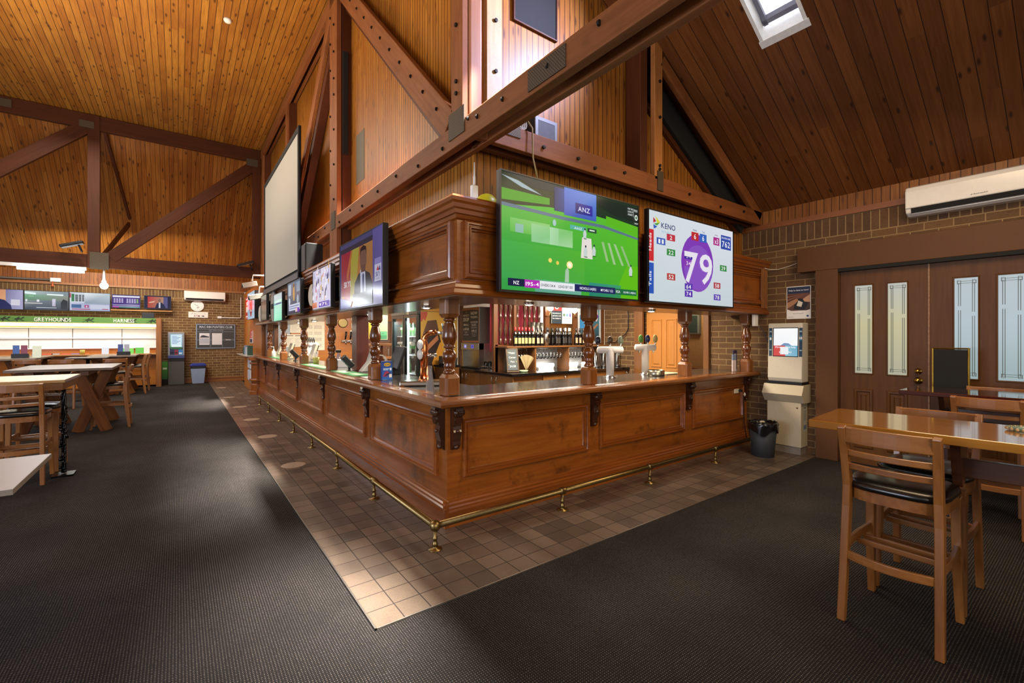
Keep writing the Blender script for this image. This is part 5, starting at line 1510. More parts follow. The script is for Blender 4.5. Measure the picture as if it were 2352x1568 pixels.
# ================================================================== tables of the hall
def plank_table(lab, x0, x1, y0, y1, zt, xf, n_legs=2, spread=.36):
    t = thing('plank_table', lab, 'table', ((x0 + x1) / 2, (y0 + y1) / 2, 0))
    n = 6
    wv = (y1 - y0) / n
    for i in range(n):
        part('top_plank', MB().box(x0, x1, y0 + i * wv + .003, y0 + (i + 1) * wv - .003, zt - .04, zt), wood('weathered_plank', '6a5a4a', '8a7866', 0, .4, .8, .15), t, .003)
    part('cross_bearer', MB().box(x1 - .4, x1 - .3, y0 + .08, y1 - .08, zt - .12, zt - .04), wood('trestle_wood', '5a3010', '7c4a1a', 1, .5), t)
    part('cross_bearer', MB().box(x0 + .2, x0 + .3, y0 + .08, y1 - .08, zt - .12, zt - .04), wood('trestle_wood', '5a3010', '7c4a1a', 1, .5), t)
    for xc in (x1 - .27, x0 + .3)[:n_legs]:
        for yy in (y0 + .22, y1 - .18):
            for s in (-1, 1):
                plank('leg', (xc - s * spread / 2, yy + s * .03, .0), (xc + s * spread / 2, yy + s * .03, zt - .05), .15, .045, (0, 1, 0), wood('trestle_wood', '5a3010', '7c4a1a', 0, .5, 1, 0, .4, '2a1408', .2), t)
    part('stretcher', MB().box(x1 - .3, x1 - .24, y0 + .22, y1 - .18, .45, .52), wood('trestle_wood', '5a3010', '7c4a1a', 1, .5), t)
    return t
plank_table('grey plank table on crossed legs in the middle of the left hall', -2.08, -.86, 9.82, 11.4, 1.05, 0)
plank_table('plank table beside the two stools, nearest the betting counter', -1.9, -.92, 15.9, 17.6, 1.05, 0)
plank_table('plank table holding the two brochure racks at far left', -4.2, -2.68, 15.05, 17.1, 1.05, 0)
t = thing('high_table', 'high timber table with an iron vine leg at the near left', 'table', (-1.8, 7.4, 0))
part('table_top', MB().box(-2.7, -1.0, 6.93, 7.93, 1.045, 1.08), wood('left_table_top', 'a07848', 'b89260', 0, .16, .8, .5), t, .006)
part('apron', MB().box(-2.68, -1.02, 6.95, 7.91, .965, 1.045), wood('left_table_apron', '7a4c20', '94622e', 0, .35), t, .003)
def vine(x, y, seed):
    r = random.Random(seed)
    m = MB()
    for k in range(4):
        ph = k * PI / 2
        m.tube([(x + .014 * math.cos(ph + z * 9), y + .014 * math.sin(ph + z * 9), .03 + z * .93) for z in [i / 22 for i in range(23)]], .009, 7)
    for i in range(60):
        z = .05 + .9 * i / 60
        a = r.random() * 2 * PI
        rr = .016 + r.random() * .018
        m.ball((x + rr * math.cos(a), y + rr * math.sin(a), z), 0.008 + .008 * r.random(), 7, 5, (1, 1, 1.4))
    m.box(x - .09, x + .09, y - .1, y + .1, 0, .02)
    return m
iron = plain('cast_iron', '0c0c0c', .22, .2, var=.3)
for i, (x, y) in enumerate(((-1.03, 7.06), (-1.75, 7.82), (-2.6, 7.02), (-2.6, 7.82))): part('vine_leg', vine(x, y, i), iron, t)
t = thing('low_table', 'white low table corner cut off at the left edge of the photo', 'table', (-1.2, 3.92, 0))
part('table_top', MB().box(-1.75, -.7, 3.47, 4.37, .722, .75), plain('white_laminate', 'a8a29a', .4, var=.02), t)
part('edge_band', MB().frame((-1.752, 3.468, .72), (1, 0, 0), (0, 1, 0), (0, 0, 1), 1.054, .904, [(0, 0), (0, .029), (.004, .029), (.004, 0)]), plain('beige_edge', '8e8478', .5), t)
part('pedestal', MB().lathe([(.25, .0), (.25, .02), (.04, .05), (.035, .7), (.15, .72)], c=(-1.3, 3.92, 0), n=20), BLACK, t)
t = thing('pedestal_table', 'thin black square pedestal table in the far left hall', 'table', (-1.8, 15.0, 0))
part('table_top', MB().box(-2.15, -1.4, 14.75, 15.5, 1.02, 1.05), plain('dark_laminate', '3a322c', .25, var=.1), t, .006)
part('pedestal', MB().lathe([(.25, .0), (.25, .02), (.04, .05), (.035, .98), (.12, 1.02)], c=(-1.78, 15.1, 0), n=20), BLACK, t)
# things on the tables and ledge
def rack(x, y, z, lab, cols):
    t = thing('brochure_rack', lab, 'brochure rack', (x, y, z))
    part('tray', MB().box(x - .14, x + .14, y - .06, y + .06, z, z + .1), BLACK, t, .004)
    for k, c in enumerate(cols):
        xx = x - .12 + k * .13
        part('leaflet', MB().box(xx, xx + .11, y - .02 + .02 * k, y - .015 + .02 * k, z + .02, z + .3), plain('leaflet_' + c, c, .5), t)
rack(-3.02, 15.6, 1.05, 'black rack with blue and red leaflets on the far left table', ['4a6aa8', '8a4a5c'])
rack(-1.2, 16.3, 1.05, 'black rack with pale leaflets on the table near the betting counter', ['4a5a9a', 'b8bcc8'])
def card(x, y, z, w, h, col, lab, name='table_card'):
    m = MB().prism([(y - .04, z), (y + .04, z), (y + .004, z + h), (y - .004, z + h)], x - w / 2, x + w / 2, axis=0)
    return single(name, m, plain('card_' + col, col, .5), lab, 'table card')
card(-2.75, 15.65, 1.05, .15, .28, 'd8e0c8', 'white and green table card beside the left brochure rack')
card(-1.75, 18.1, 1.04, .16, .2, 'b8c8e0', 'pale blue card on the betting ledge')
card(-1.25, 18.15, 1.04, .3, .16, '5ab848', 'bright green card on the betting ledge left of the leaflets')
card(-.95, 18.15, 1.04, .22, .18, '4aa83c', 'bright green card on the betting ledge right of the leaflets')
card(-.78, 18.0, 1.04, .14, .28, 'e8e8e4', 'white card standing at the wall end of the betting ledge')
m = MB().lathe([(.045, 1.04), (.06, 1.17), (.055, 1.17), (.04, 1.05)], c=(-2.25, 18.1, 0), n=18)
single('beaker', m, plain('olive_cup', 'a8a04a', .4), 'yellow-green cup on the betting ledge', 'cup')
for k, (c, w_) in enumerate((('c8a03c', .2), ('8a80b0', .22), ('c85848', .26), ('a8b0c0', .18), ('c8645c', .24), ('9088b8', .2), ('d07a48', .22))):
    x = -3.5 + k * .2
    single('betting_slip_box', MB().box(x, x + w_ * .85, 18.15, 18.25, 1.04, 1.07), plain('slip_' + c, c, .5), 'coloured slip tray on the betting ledge, number %s in its row from the left' % ['one', 'two', 'three', 'four', 'five', 'six', 'seven'][k], 'slip tray', 'row of slip trays')
# floor spots on the tiles
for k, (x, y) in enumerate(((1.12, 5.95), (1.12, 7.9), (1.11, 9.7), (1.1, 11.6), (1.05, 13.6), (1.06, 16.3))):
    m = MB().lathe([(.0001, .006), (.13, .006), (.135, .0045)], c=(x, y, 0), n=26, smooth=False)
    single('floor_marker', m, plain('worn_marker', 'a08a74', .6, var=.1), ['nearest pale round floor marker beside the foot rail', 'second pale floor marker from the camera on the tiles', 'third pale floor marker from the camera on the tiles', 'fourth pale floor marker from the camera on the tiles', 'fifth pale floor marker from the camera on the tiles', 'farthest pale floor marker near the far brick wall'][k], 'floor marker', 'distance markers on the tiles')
# ================================================================== inside the bar
lamp('bar_ceiling_lamp', 'AREA', (4.6, 4.7, 2.5), 200, 'fff0d8', (4.6, 4.9, 0), 2.6, .8)  # unseen area fills added to brighten the bar interior
lamp('bar_ceiling_lamp', 'AREA', (3.3, 10.5, 2.5), 380, 'ffedd0', (3.3, 10.7, 0), 1.4, 3.6)
lamp('bar_ceiling_lamp', 'AREA', (5.6, 8.2, 2.5), 260, 'ffffff', (5.8, 8.6, 0), 1.2, 2.)
lamp('passage_lamp', 'POINT', (7.4, 4.6, 2.3), 22, 'ffe2b0', None, .2)
# back counter: worktop, cabinets
t = thing('worktop', 'black stone worktop of the back counter, stepping round a corner', 'worktop', (5.3, 5.75, .95))
m = MB(); m.box(4.03, 6.74, 5.43, 6.05, .95, .99); m.box(4.03, 4.68, 6.05, 7.32, .95, .99)
part('slab', m, plain('black_stone', '141414', .12, var=.5, scale=120, coat=.5), t, .004)
def cabinet(lab, x0, x1, y0, y1, face):
    t = thing('base_cabinet', lab, 'cabinet', ((x0 + x1) / 2, (y0 + y1) / 2, 0))
    part('carcass', MB().box(x0 + .02, x1, y0 + .02, y1, .08, .948), wood('cabinet_brown', '7a4c22', '8e5c2c', 2, .4), t)
    part('kick_board', MB().box(x0 + .05, x1, y0 + .05, y1, 0, .08), BLACKM, t)
    n = 2
    for i in range(n):
        if face == 'X':
            w_ = (y1 - y0) / n
            a, b = y0 + i * w_ + .004, y0 + (i + 1) * w_ - .004
            d = part('door', MB().box(x0, x0 + .02, a, b, .1, .93), wood('cabinet_door', '8a5a2a', '9c6a34', 2, .38), t, .003)
            yh = a + .06 if i else b - .06
            part('handle', MB().tube([(x0, yh, .8), (x0 - .03, yh, .82), (x0 - .035, yh, .86), (x0 - .03, yh, .9), (x0, yh, .92)], .007, 8), STEEL, d)
        else:
            w_ = (x1 - x0) / n
            a, b = x0 + i * w_ + .004, x0 + (i + 1) * w_ - .004
            d = part('door', MB().box(a, b, y0, y0 + .02, .1, .93), wood('cabinet_door', '8a5a2a', '9c6a34', 2, .38), t, .003)
            part('handle', MB().tube([(b - .06, y0, .8), (b - .06, y0 - .03, .83), (b - .06, y0 - .03, .89), (b - .06, y0, .92)], .007, 8), STEEL, d)
cabinet('brown base cabinet at the corner of the back counter', 4.06, 4.66, 5.46, 6.4, 'X')
cabinet('brown base cabinet below the wine dispenser', 4.06, 4.66, 6.4, 7.3, 'X')
cabinet('brown base cabinet under the right part of the back counter', 4.66, 5.7, 5.46, 6.04, 'Y')
cabinet('brown base cabinet under the steel jugs at the brick end', 5.7, 6.73, 5.46, 6.04, 'Y')
# screen wall behind: panelling, red curtain boards and turned balusters
m = MB(); m.box(4.15, 6.75, 6.06, 6.12, .99, 1.42); m.box(5.22, 5.32, 6.06, 6.12, 1.42, 2.6); m.box(5.9, 6.02, 6.06, 6.12, 1.42, 2.6); m.box(6.62, 6.75, 6.06, 6.12, 1.42, 2.6); m.box(4.15, 6.75, 6.06, 6.12, 2.3, 2.6); m.box(4.12, 4.2, 6.06, 6.12, .99, 2.6)
struct('wall_screen', m, wood('screen_panel', '5e3a1e', '74492a', 2, .4))
m = MB(); m.box(5.32, 5.9, 6.1, 6.14, 1.42, 2.3)
struct('wall_mirror', m, plain('mirror_dark', '8a7a5c', .08, .9))  # a dark mirror set in the screen wall, not a window
t = thing('curtain_panel', 'deep red curtain panel behind the balusters', 'curtain', (4.7, 6.3, 1.0))
m = MB()
n = 60
vs = [(4.2 + 1.1 * i / n, 6.3 + .03 * math.sin(i * 1.15), z) for z in (1.3, 2.5) for i in range(n + 1)]
m.add(vs, [(i, i + 1, n + 2 + i, n + 1 + i) for i in range(n)], None, True)
part('cloth', m, plain('red_curtain', '8e1c34', .7), t)
part('curtain_rail', MB().tube([(4.18, 6.3, 2.5), (5.32, 6.3, 2.5)], .015, 8), BRASS, t)
bal = None
prb = [(.022, 1.42), (.03, 1.44), (.03, 1.5), (.018, 1.52), (.02, 1.56), (.034, 1.66), (.03, 1.74), (.018, 1.84), (.026, 1.86), (.026, 1.9), (.018, 1.92), (.03, 2.0), (.034, 2.08), (.02, 2.22), (.022, 2.3)]
for k, x in enumerate((4.27, 4.37, 4.47, 4.62, 4.78, 4.88, 4.99, 5.1)):
    if bal is None:
        m = MB().lathe([(r, z - 1.42) for r, z in prb], n=12)
        bal = part('baluster', m, wood('baluster_wood', '3a2012', '5a3620', 2, .25, 1, .5))
        tag(bal, 'dark turned baluster in the row against the red curtain', 'baluster', 'balusters in front of the red curtain')
        o = bal
    else: o = dup(bal)
    o.location = (x, 6.09, 1.42)
single('partition_post', MB().box(4.53, 4.58, 6.06, 6.12, 1.42, 2.3), wood('screen_panel', '5e3a1e', '74492a', 2, .4), 'square brown post among the balusters by the red curtain', 'post')
t = thing('bottle_shelf', 'timber shelf carrying the wine bottles behind the bar', 'shelf', (5.3, 5.9, 1.37))
part('board', MB().box(4.15, 6.55, 5.74, 6.06, 1.375, 1.4), wood('shelf_wood', '6a4222', '82562e', 0, .35), t, .003)
for x in (4.75, 5.5): part('divider', MB().box(x - .012, x + .012, 5.76, 6.06, .99, 1.375), wood('shelf_wood', '6a4222', '82562e', 2, .35), t)
for x0, x1 in ((4.3, 4.7), (4.8, 5.45), (5.55, 6.1)):
    for y in (5.79, 5.87): part('glass_rail', MB().tube([(x0, y, 1.36), (x1, y, 1.36)], .005, 6), CHROME, t)
# wine bottles
def bottle(name, glass, cap, lab_col, art=None, tilt=None):
    t = thing(name, 'x', 'bottle', (0, 0, 0), 0)
    m = MB().lathe([(.0001, .0), (.03, .002), (.033, .01), (.033, .19), (.03, .205), (.017, .225), (.0145, .245), (.0145, .305), (.0001, .306)], n=16)
    part('body', m, plain('glass_' + glass, glass, .07, var=.02, coat=.3), t, local=True)
    m = MB().lathe([(.0155, .25), (.016, .252), (.016, .307), (.012, .309), (.0001, .3095)], n=14)
    part('cap', m, plain('cap_' + cap, cap, .35), t, local=True)
    if lab_col:
        q = [(.0335 * math.cos(a), .0335 * math.sin(a)) for a in [-PI / 2 - 1. + 2. * i / 12 for i in range(13)]]
        vs = [(x, y, z) for z in (.04, .135) for x, y in q]
        m = MB().add(vs, [(i, i + 1, 14 + i, 13 + i) for i in range(12)], None, True)
        part('label', m, plain('label_' + lab_col, lab_col, .55), t, local=True)
        if art:
            vs = [(x * 1.004, y * 1.004, .05 + .07 * abs(math.sin(i * .5))) for i, (x, y) in enumerate(q[3:10])] + [(x * 1.004, y * 1.004, .062 + .07 * abs(math.sin(i * .5))) for i, (x, y) in enumerate(q[3:10])]
            part('label_print', MB().add(vs, [(i, i + 1, 8 + i, 7 + i) for i in range(6)]), BLACKM, t, local=True)
    return t
def row(proto, spots, lab, grp):
    for i, (x, y) in enumerate(spots):
        o = proto if i == 0 else dup(proto)
        o.location = (x, y, 1.4)
        o['label'] = lab
        o['group'] = grp
row(bottle('wine_bottle', '0c0e0c', 'b8242a', 'aa9c68'), [(4.39, 5.84), (4.465, 5.84), (4.535, 5.84), (4.605, 5.84), (4.68, 5.84), (4.755, 5.84)], 'red-capped dark wine bottle with cream label at the left of the shelf', 'red-capped wine bottles')
row(bottle('wine_bottle', '0a0a0a', '1c1c1c', 'a89880', True), [(4.86, 5.84), (4.945, 5.84)], 'dark wine bottle with curling black drawing on a pale label', 'wine bottles with a drawn label')
row(bottle('wine_bottle', '0a0a0c', '18181c', '2a2622'), [(5.12, 5.9), (5.19, 5.95), (5.27, 5.82), (5.36, 5.86), (5.45, 5.84), (5.3, 5.96)], 'black-capped dark wine bottle in the middle of the shelf', 'black-capped wine bottles')
row(bottle('wine_bottle', '0a0a0c', 'c8d0d4', '1e1a1c'), [(5.4, 5.96), (5.51, 5.85), (5.6, 5.86), (5.49, 5.96)], 'silver-capped dark wine bottle right of the middle of the shelf', 'silver-capped wine bottles')
row(bottle('wine_bottle', '0c0a08', 'c8a888', '2a221e'), [(5.67, 5.9), (5.58, 5.97)], 'dark wine bottle with a tan cap near the shelf post', 'tan-capped wine bottles')
row(bottle('wine_bottle', '0c0a0a', '2a1c1c', 'a89070'), [(5.75, 5.83), (5.84, 5.83), (5.93, 5.83), (6.14, 5.84)], 'dark wine bottle with a broad tan label beside the front post', 'broad-labelled wine bottles')
m = MB().lathe([(.0001, 1.4), (.04, 1.4), (.04, 1.6), (.036, 1.605), (.036, 1.59), (.0001, 1.42)], c=(5.03, 5.82, 0), n=20)
single('wine_cooler', m, STEEL, 'plain steel cylinder cooler standing between the wine bottles', 'wine cooler')
for k, x in enumerate((4.86, 4.96, 5.05)):
    m = MB().lathe([(.0001, 1.4), (.042, 1.4), (.042, 1.8), (.04, 1.8), (.038, 1.42), (.0001, 1.41)], c=(x, 5.97, 0), n=20)
    single('steel_canister', m, STEEL, 'tall steel canister standing behind the drawn-label bottles', 'canister', 'steel canisters behind the bottles')
# hanging glasses
def wine_glass():
    t = thing('wine_glass', 'x', 'glass', (0, 0, 0))
    m = MB().lathe([(.033, .0), (.033, -.003), (.004, -.008), (.0035, -.075), (.012, -.085), (.032, -.11), (.036, -.135), (.03, -.17), (.028, -.17), (.034, -.135), (.03, -.112), (.0001, -.09)], n=14)
    part('glass', m, plain('clear_glass', 'f4f8fa', .03, 0, var=0, trans=1.), t, local=True)
    return t
wg = wine_glass()
def hang(spots, lab, grp, first=None):
    for i, (x, y) in enumerate(spots):
        o = first if (first and i == 0) else dup(wg)
        o.location = (x, y, 1.354)
        o['label'] = lab
        o['group'] = grp
hang([(4.34 + .055 * i, 5.83) for i in range(6)], 'small clear glass hanging upside down at the left of the shelf', 'left rack of hanging glasses', wg)
hang([(4.84 + .075 * i, 5.83) for i in range(8)] + [(4.88 + .09 * i, 5.93) for i in range(5)], 'clear wine glass hanging upside down from the middle shelf rack', 'middle rack of hanging glasses')
hang([(5.58 + .075 * i, 5.83) for i in range(7)], 'clear wine glass hanging upside down behind the front post', 'right rack of hanging glasses')
t = thing('splash_panel', 'pale lit panel behind the hanging glasses', 'panel', (5.4, 6.04, .99))
part('board', MB().box(4.77, 5.48, 6.035, 6.055, 1.0, 1.37), plain('pale_panel', '86827e', .3), t)
part('board', MB().box(5.52, 6.1, 6.035, 6.055, 1.0, 1.37), plain('pale_panel', '86827e', .3), t)
for x, w_, lab in ((5.12, .34, 'bright lamp on the back counter below the middle glass rack'), (5.72, .3, 'bright lamp on the back counter below the right glass rack'), (6.05, .08, 'small bright lamp on the back counter right of the post')):
    t = thing('counter_lamp', lab, 'lamp', (x, 5.95, .99))
    part('glowing_bar', MB().tube([(x - w_ / 2, 5.93, 1.06), (x + w_ / 2, 5.93, 1.06)], .03, 10), emitter('counter_glow', 'fffdf6', 12.), t)
    part('base', MB().box(x - w_ / 2, x + w_ / 2, 5.92, 5.97, .99, 1.03), WHITE, t)
# posters behind the shelf
t = thing('poster', 'red and black responsible-service notice above the wine bottles', 'poster', (5.55, 6.05, 1.8))
part('sheet', MB().box(5.36, 5.86, 6.05, 6.06, 1.79, 2.25), WHITE, t)
pic('print', t, fY(5.36, 6.0495, 1.79), .5, .46, [('r', 0, 0, .5, 1, '2a3640'), ('r', 0, .5, .5, 1, 'a83c38'), ('r', .5, 0, 1, 1, 'dcdcd8'), ('r', .5, .75, 1, 1, 'a83c38'), ('e', .25, .72, .11, .16, 'e8e8e8'), ('e', .25, .72, .08, .12, '20242a'), ('r', .22, .64, .28, .8, 'e8e8e8'), ('p', [(.14, .62), (.17, .6), (.37, .82), (.34, .84)], 'e8e8e8')] + [('t', s, .04, .38 - i * .1, .06, 'd8e0e4', 'l', .4) for i, s in enumerate(('intoxicated', 'persons and', 'no minors'))] + [('r', .56, .87, .94, .93, 'f0d8d8'), ('r', .55, .3, .65, .4, '5a7a5a'), ('r', .7, .3, .8, .4, '5a8ab0'), ('r', .86, .28, .94, .42, '5a4a8a'), ('r', .55, .2, .95, .22, '9a9a9a')])
t = thing('framed_poster', 'framed poster with coloured tap badges in the corner behind the bar', 'poster', (6.32, 6.05, 1.48))
part('print_board', MB().box(6.03, 6.6, 6.05, 6.06, 1.46, 2.3), plain('poster_board', '26303c', .4), t)
part('frame', MB().frame((6.01, 6.05, 1.44), (1, 0, 0), (0, 0, 1), (0, -1, 0), .61, .88, [(0, 0), (0, .02), (.03, .02), (.03, 0)]), plain('pale_frame', 'b8bcbc', .4), t)
pic('print', t, fY(6.04, 6.0495, 1.47), .55, .82, [('g', 0, 0, 1, 1, '182030', '1c2634', '5aa0b8', '7ab8cc'), ('r', 0, .3, .45, .55, '3a80b8'), ('r', 0, .6, .4, .95, 'c8dce4'), ('e', .55, .6, .12, .14, 'a8b85a'), ('e', .85, .62, .1, .16, 'd0ccd8'), ('e', .85, .58, .1, .06, '7a3a9a'), ('p', [(.45, .2), (.9, .42), (.95, .38), (.5, .15)], '9a7458'), ('p', [(.3, 0), (.38, .4), (.5, .4), (.5, 0)], '6a4a3a')], rough=.2)
t = thing('globe_lamp', 'bright globe lamp on a bracket above the bottles, left one', 'lamp', (5.24, 5.98, 1.9))
part('globe', MB().ball((5.27, 5.98, 2.06), .055), emitter('globe_glow', 'fffdf4', 18.), t)
part('bracket', MB().tube([(5.22, 6.06, 1.92), (5.24, 5.99, 1.9), (5.27, 5.98, 1.99)], .008, 8), BRASS, t)
t = thing('globe_lamp', 'bright globe lamp on a bracket above the bottles, right one', 'lamp', (5.9, 5.98, 1.9))
part('globe', MB().ball((5.86, 5.98, 2.04), .055), emitter('globe_glow', 'fffdf4', 18.), t)
part('bracket', MB().tube([(5.94, 6.06, 1.92), (5.92, 5.99, 1.9), (5.86, 5.98, 1.97)], .008, 8), BRASS, t)
# wine dispenser
t = thing('wine_dispenser', 'tall wine dispensing machine with a chalk-style panel', 'dispenser', (4.42, 6.97, .99))
part('body', MB().box(4.22, 4.66, 6.66, 7.26, 1.44, 2.08), plain('grey_steel_panel', '6a6a62', .4, .3), t, .01)
part('lower_body', MB().box(4.32, 4.66, 6.66, 7.26, .99, 1.44), STEEL, t, .006)
part('side_cheek', MB().box(4.22, 4.32, 6.66, 6.7, 1.0, 1.44), STEEL, t)
part('side_cheek', MB().box(4.22, 4.32, 7.22, 7.26, 1.0, 1.44), STEEL, t)
part('control_strip', MB().box(4.2, 4.32, 6.66, 7.26, 1.32, 1.44), plain('beige_steel', 'a09a84', .35, .4), t, .006)
part('drip_tray', MB().box(4.18, 4.4, 6.7, 7.22, .99, 1.01), BLACK, t)
pic('display_buttons', t, fX(4.199, 7.2, 1.34), .48, .08, [('r', .12, .1, .3, .9, '8a84d8'), ('r', .62, .1, .8, .9, '6a64d0'), ('r', .17, .3, .25, .7, 'd8d4f8'), ('p', [(.67, .3), (.7, .7), (.74, .7), (.73, .3)], '1c1c8a')], emit=.8)
pic('front_panel', t, fX(4.2195, 7.25, 1.45), .58, .62, [('r', 0, 0, 1, 1, 'a0684a'), ('p', [(.02, .05), (.96, .06), (.97, .92), (.5, .95), (.02, .93)], '3a3c3a'), ('t', 'THE', .25, .87, .025, 'c8c0b0', 'c'), ('t', 'PERFECT', .25, .76, .055, 'd8d0c0', 'c', .34), ('t', 'DROP', .25, .62, .1, 'e0d8c8', 'c', .34), ('t', 'SMALL', .25, .49, .055, 'e0d8c8', 'c', .32), ('t', 'or', .25, .44, .025, 'c8c0b0', 'c'), ('t', 'LARGE', .25, .36, .06, 'e0d8c8', 'c', .34), ('t', 'POUR', .25, .27, .035, 'c8c0b0', 'c'), ('t', 'AVAILABLE', .25, .21, .035, 'c8c0b0', 'c', .3),
    ('t', 'NOW', .73, .8, .085, 'ece4d4', 'c', .38), ('t', 'POURING', .73, .7, .06, 'e0d8c8', 'c', .38), ('t', 'SAUVIGNON', .73, .56, .05, 'e0d8c8', 'c', .4), ('t', 'BLANC', .73, .48, .055, 'e0d8c8', 'c', .26), ('r', .56, .44, .9, .448, 'c8c0b0'), ('r', .56, .41, .9, .418, 'c8c0b0'), ('t', 'SHIRAZ', .73, .31, .055, 'e0d8c8', 'c', .3), ('r', .58, .27, .88, .278, 'c8c0b0'), ('r', .6, .22, .86, .228, 'c8c0b0'), ('r', .64, .18, .82, .188, 'c8c0b0'), ('r', .08, .42, .42, .424, 'c8c0b0'), ('r', .08, .32, .42, .324, 'c8c0b0')])
# tumblers, rack and stacked cups
t = thing('glass_rack', 'chrome wire rack tray for the tumblers', 'rack', (4.36, 6.3, .99))
for z in (1.0, 1.05):
    part('wire_rim', MB().tube([(4.14, 6.12, z), (4.52, 6.12, z), (4.52, 6.5, z), (4.14, 6.5, z)], .005, 6, closed=True), CHROME, t)
for k in range(6): part('wire_bar', MB().tube([(4.14 + .076 * k, 6.12, .998), (4.14 + .076 * k, 6.5, .998)], .004, 5), CHROME, t)
def tumbler():
    m = MB().lathe([(.0001, .0), (.028, .0), (.034, .13), (.031, .13), (.025, .012), (.0001, .012)], n=16)
    o = part('tumbler', m, plain('clear_glass', 'f4f8fa', .03, 0, var=0, trans=1.))
    return tag(o, 'clear straight tumbler standing in the chrome rack', 'glass', 'tumblers in the rack')
tb = tumbler()
k = 0
for i in range(4):
    for j in range(3):
        o = tb if k == 0 else dup(tb)
        o.location = (4.2 + i * .085, 6.18 + j * .12, 1.004)
        k += 1
m = MB()
for i in range(9): m.lathe([(.036 - .0006 * i, 1.05 + i * .03), (.044 - .0006 * i, 1.085 + i * .03), (.046 - .0006 * i, 1.087 + i * .03)], c=(4.56, 6.3, 0), n=18)
m.lathe([(.0001, .99), (.04, .99), (.036, 1.05)], c=(4.56, 6.3, 0), n=18)
m.lathe([(.02, 1.35), (.03, 1.36), (.03, 1.4), (.0001, 1.41)], c=(4.56, 6.3, 0), n=18)
single('cup_stack', m, plain('clear_plastic_cup', 'd8d0c4', .3, trans=.35), 'tall stack of pale plastic cups beside the wine dispenser', 'cups')
t = thing('chalkboard', 'small folding chalkboard with a price on the back counter', 'chalkboard', (4.22, 5.72, .99))
for s, nm in ((-1, 'front_leaf'), (1, 'rear_leaf')):
    M = Matrix.Translation((4.24, 5.74, 1.37)) @ Matrix.Rotation(-.3, 4, 'Z') @ Matrix.Rotation(s * .22, 4, 'X')
    f = part(nm, MB().frame((-.1, 0, -.38), (1, 0, 0), (0, 0, 1), (0, -1, 0), .2, .38, [(0, -.012), (0, .006), (.02, .006), (.02, -.004)], M), wood('chalk_frame', '4a3826', '5e4a34', 2, .5), t)
    part('slate', MB().box(-.085, .085, -.003, .003, -.35, -.02, M), plain('slate_grey', '4a5254', .7), t)
    if s < 0:
        O = M @ Vector((-.08, -.0035, -.34)); U = M.to_3x3() @ Vector((1, 0, 0)); V = M.to_3x3() @ Vector((0, 0, 1)); N = M.to_3x3() @ Vector((0, -1, 0))
        pic('chalk_writing', t, (O, U, V, N), .16, .31, [('t', 'Happy', .5, .82, .09, 'c8ccd0', 'c', .6), ('t', 'Corner', .5, .58, .09, 'c8ccd0', 'c', .7), ('t', 'Pot', .5, .36, .09, 'c8ccd0', 'c', .4), ('t', '$4.50', .5, .12, .1, 'c8d4e0', 'c', .6), ('e', .12, .88, .04, .02, 'b8b040'), ('e', .9, .4, .04, .02, 'b8b040'), ('e', .1, .24, .04, .02, 'b8b040')])
m = MB()
for k in range(7):
    a = -.5 + k * .17
    m.add([(4.52, 5.72, 1.0), (4.52 + .26 * math.sin(a), 5.72 + .01 * (k % 2), 1.0 + .26 * math.cos(a)), (4.52 + .26 * math.sin(a + .17), 5.72 + .01 * ((k + 1) % 2), 1.0 + .26 * math.cos(a + .17)), (4.52, 5.725, 1.0)], [(0, 1, 2, 3)])
single('menu_fan', m, plain('menu_paper', '94845e', .6), 'cream folded menu fanned out beside the small chalkboard', 'menu')
m = MB().lathe([(.0001, .99), (.06, .99), (.075, 1.02), (.07, 1.02), (.055, 1.0), (.0001, 1.0)], c=(4.42, 5.66, 0), n=20)
single('green_bowl', m, plain('pale_green', '9ab088', .4), 'low pale green dish at the foot of the small chalkboard', 'dish')
# steel jugs at the right end
for k, (x, y) in enumerate(((6.2, 5.75), (6.3, 5.8), (6.4, 5.76), (6.5, 5.82), (6.6, 5.78), (6.66, 5.66))):
    m = MB().lathe([(.0001, .99), (.045, .99), (.048, 1.01), (.048, 1.26), (.05, 1.262), (.046, 1.262), (.044, 1.0), (.0001, 1.0)], c=(x, y, 0), n=18)
    single('steel_tumbler', m, CHROME, 'tall shiny steel tumbler in the row before the brick wall', 'tumbler', 'steel tumblers by the brick wall')
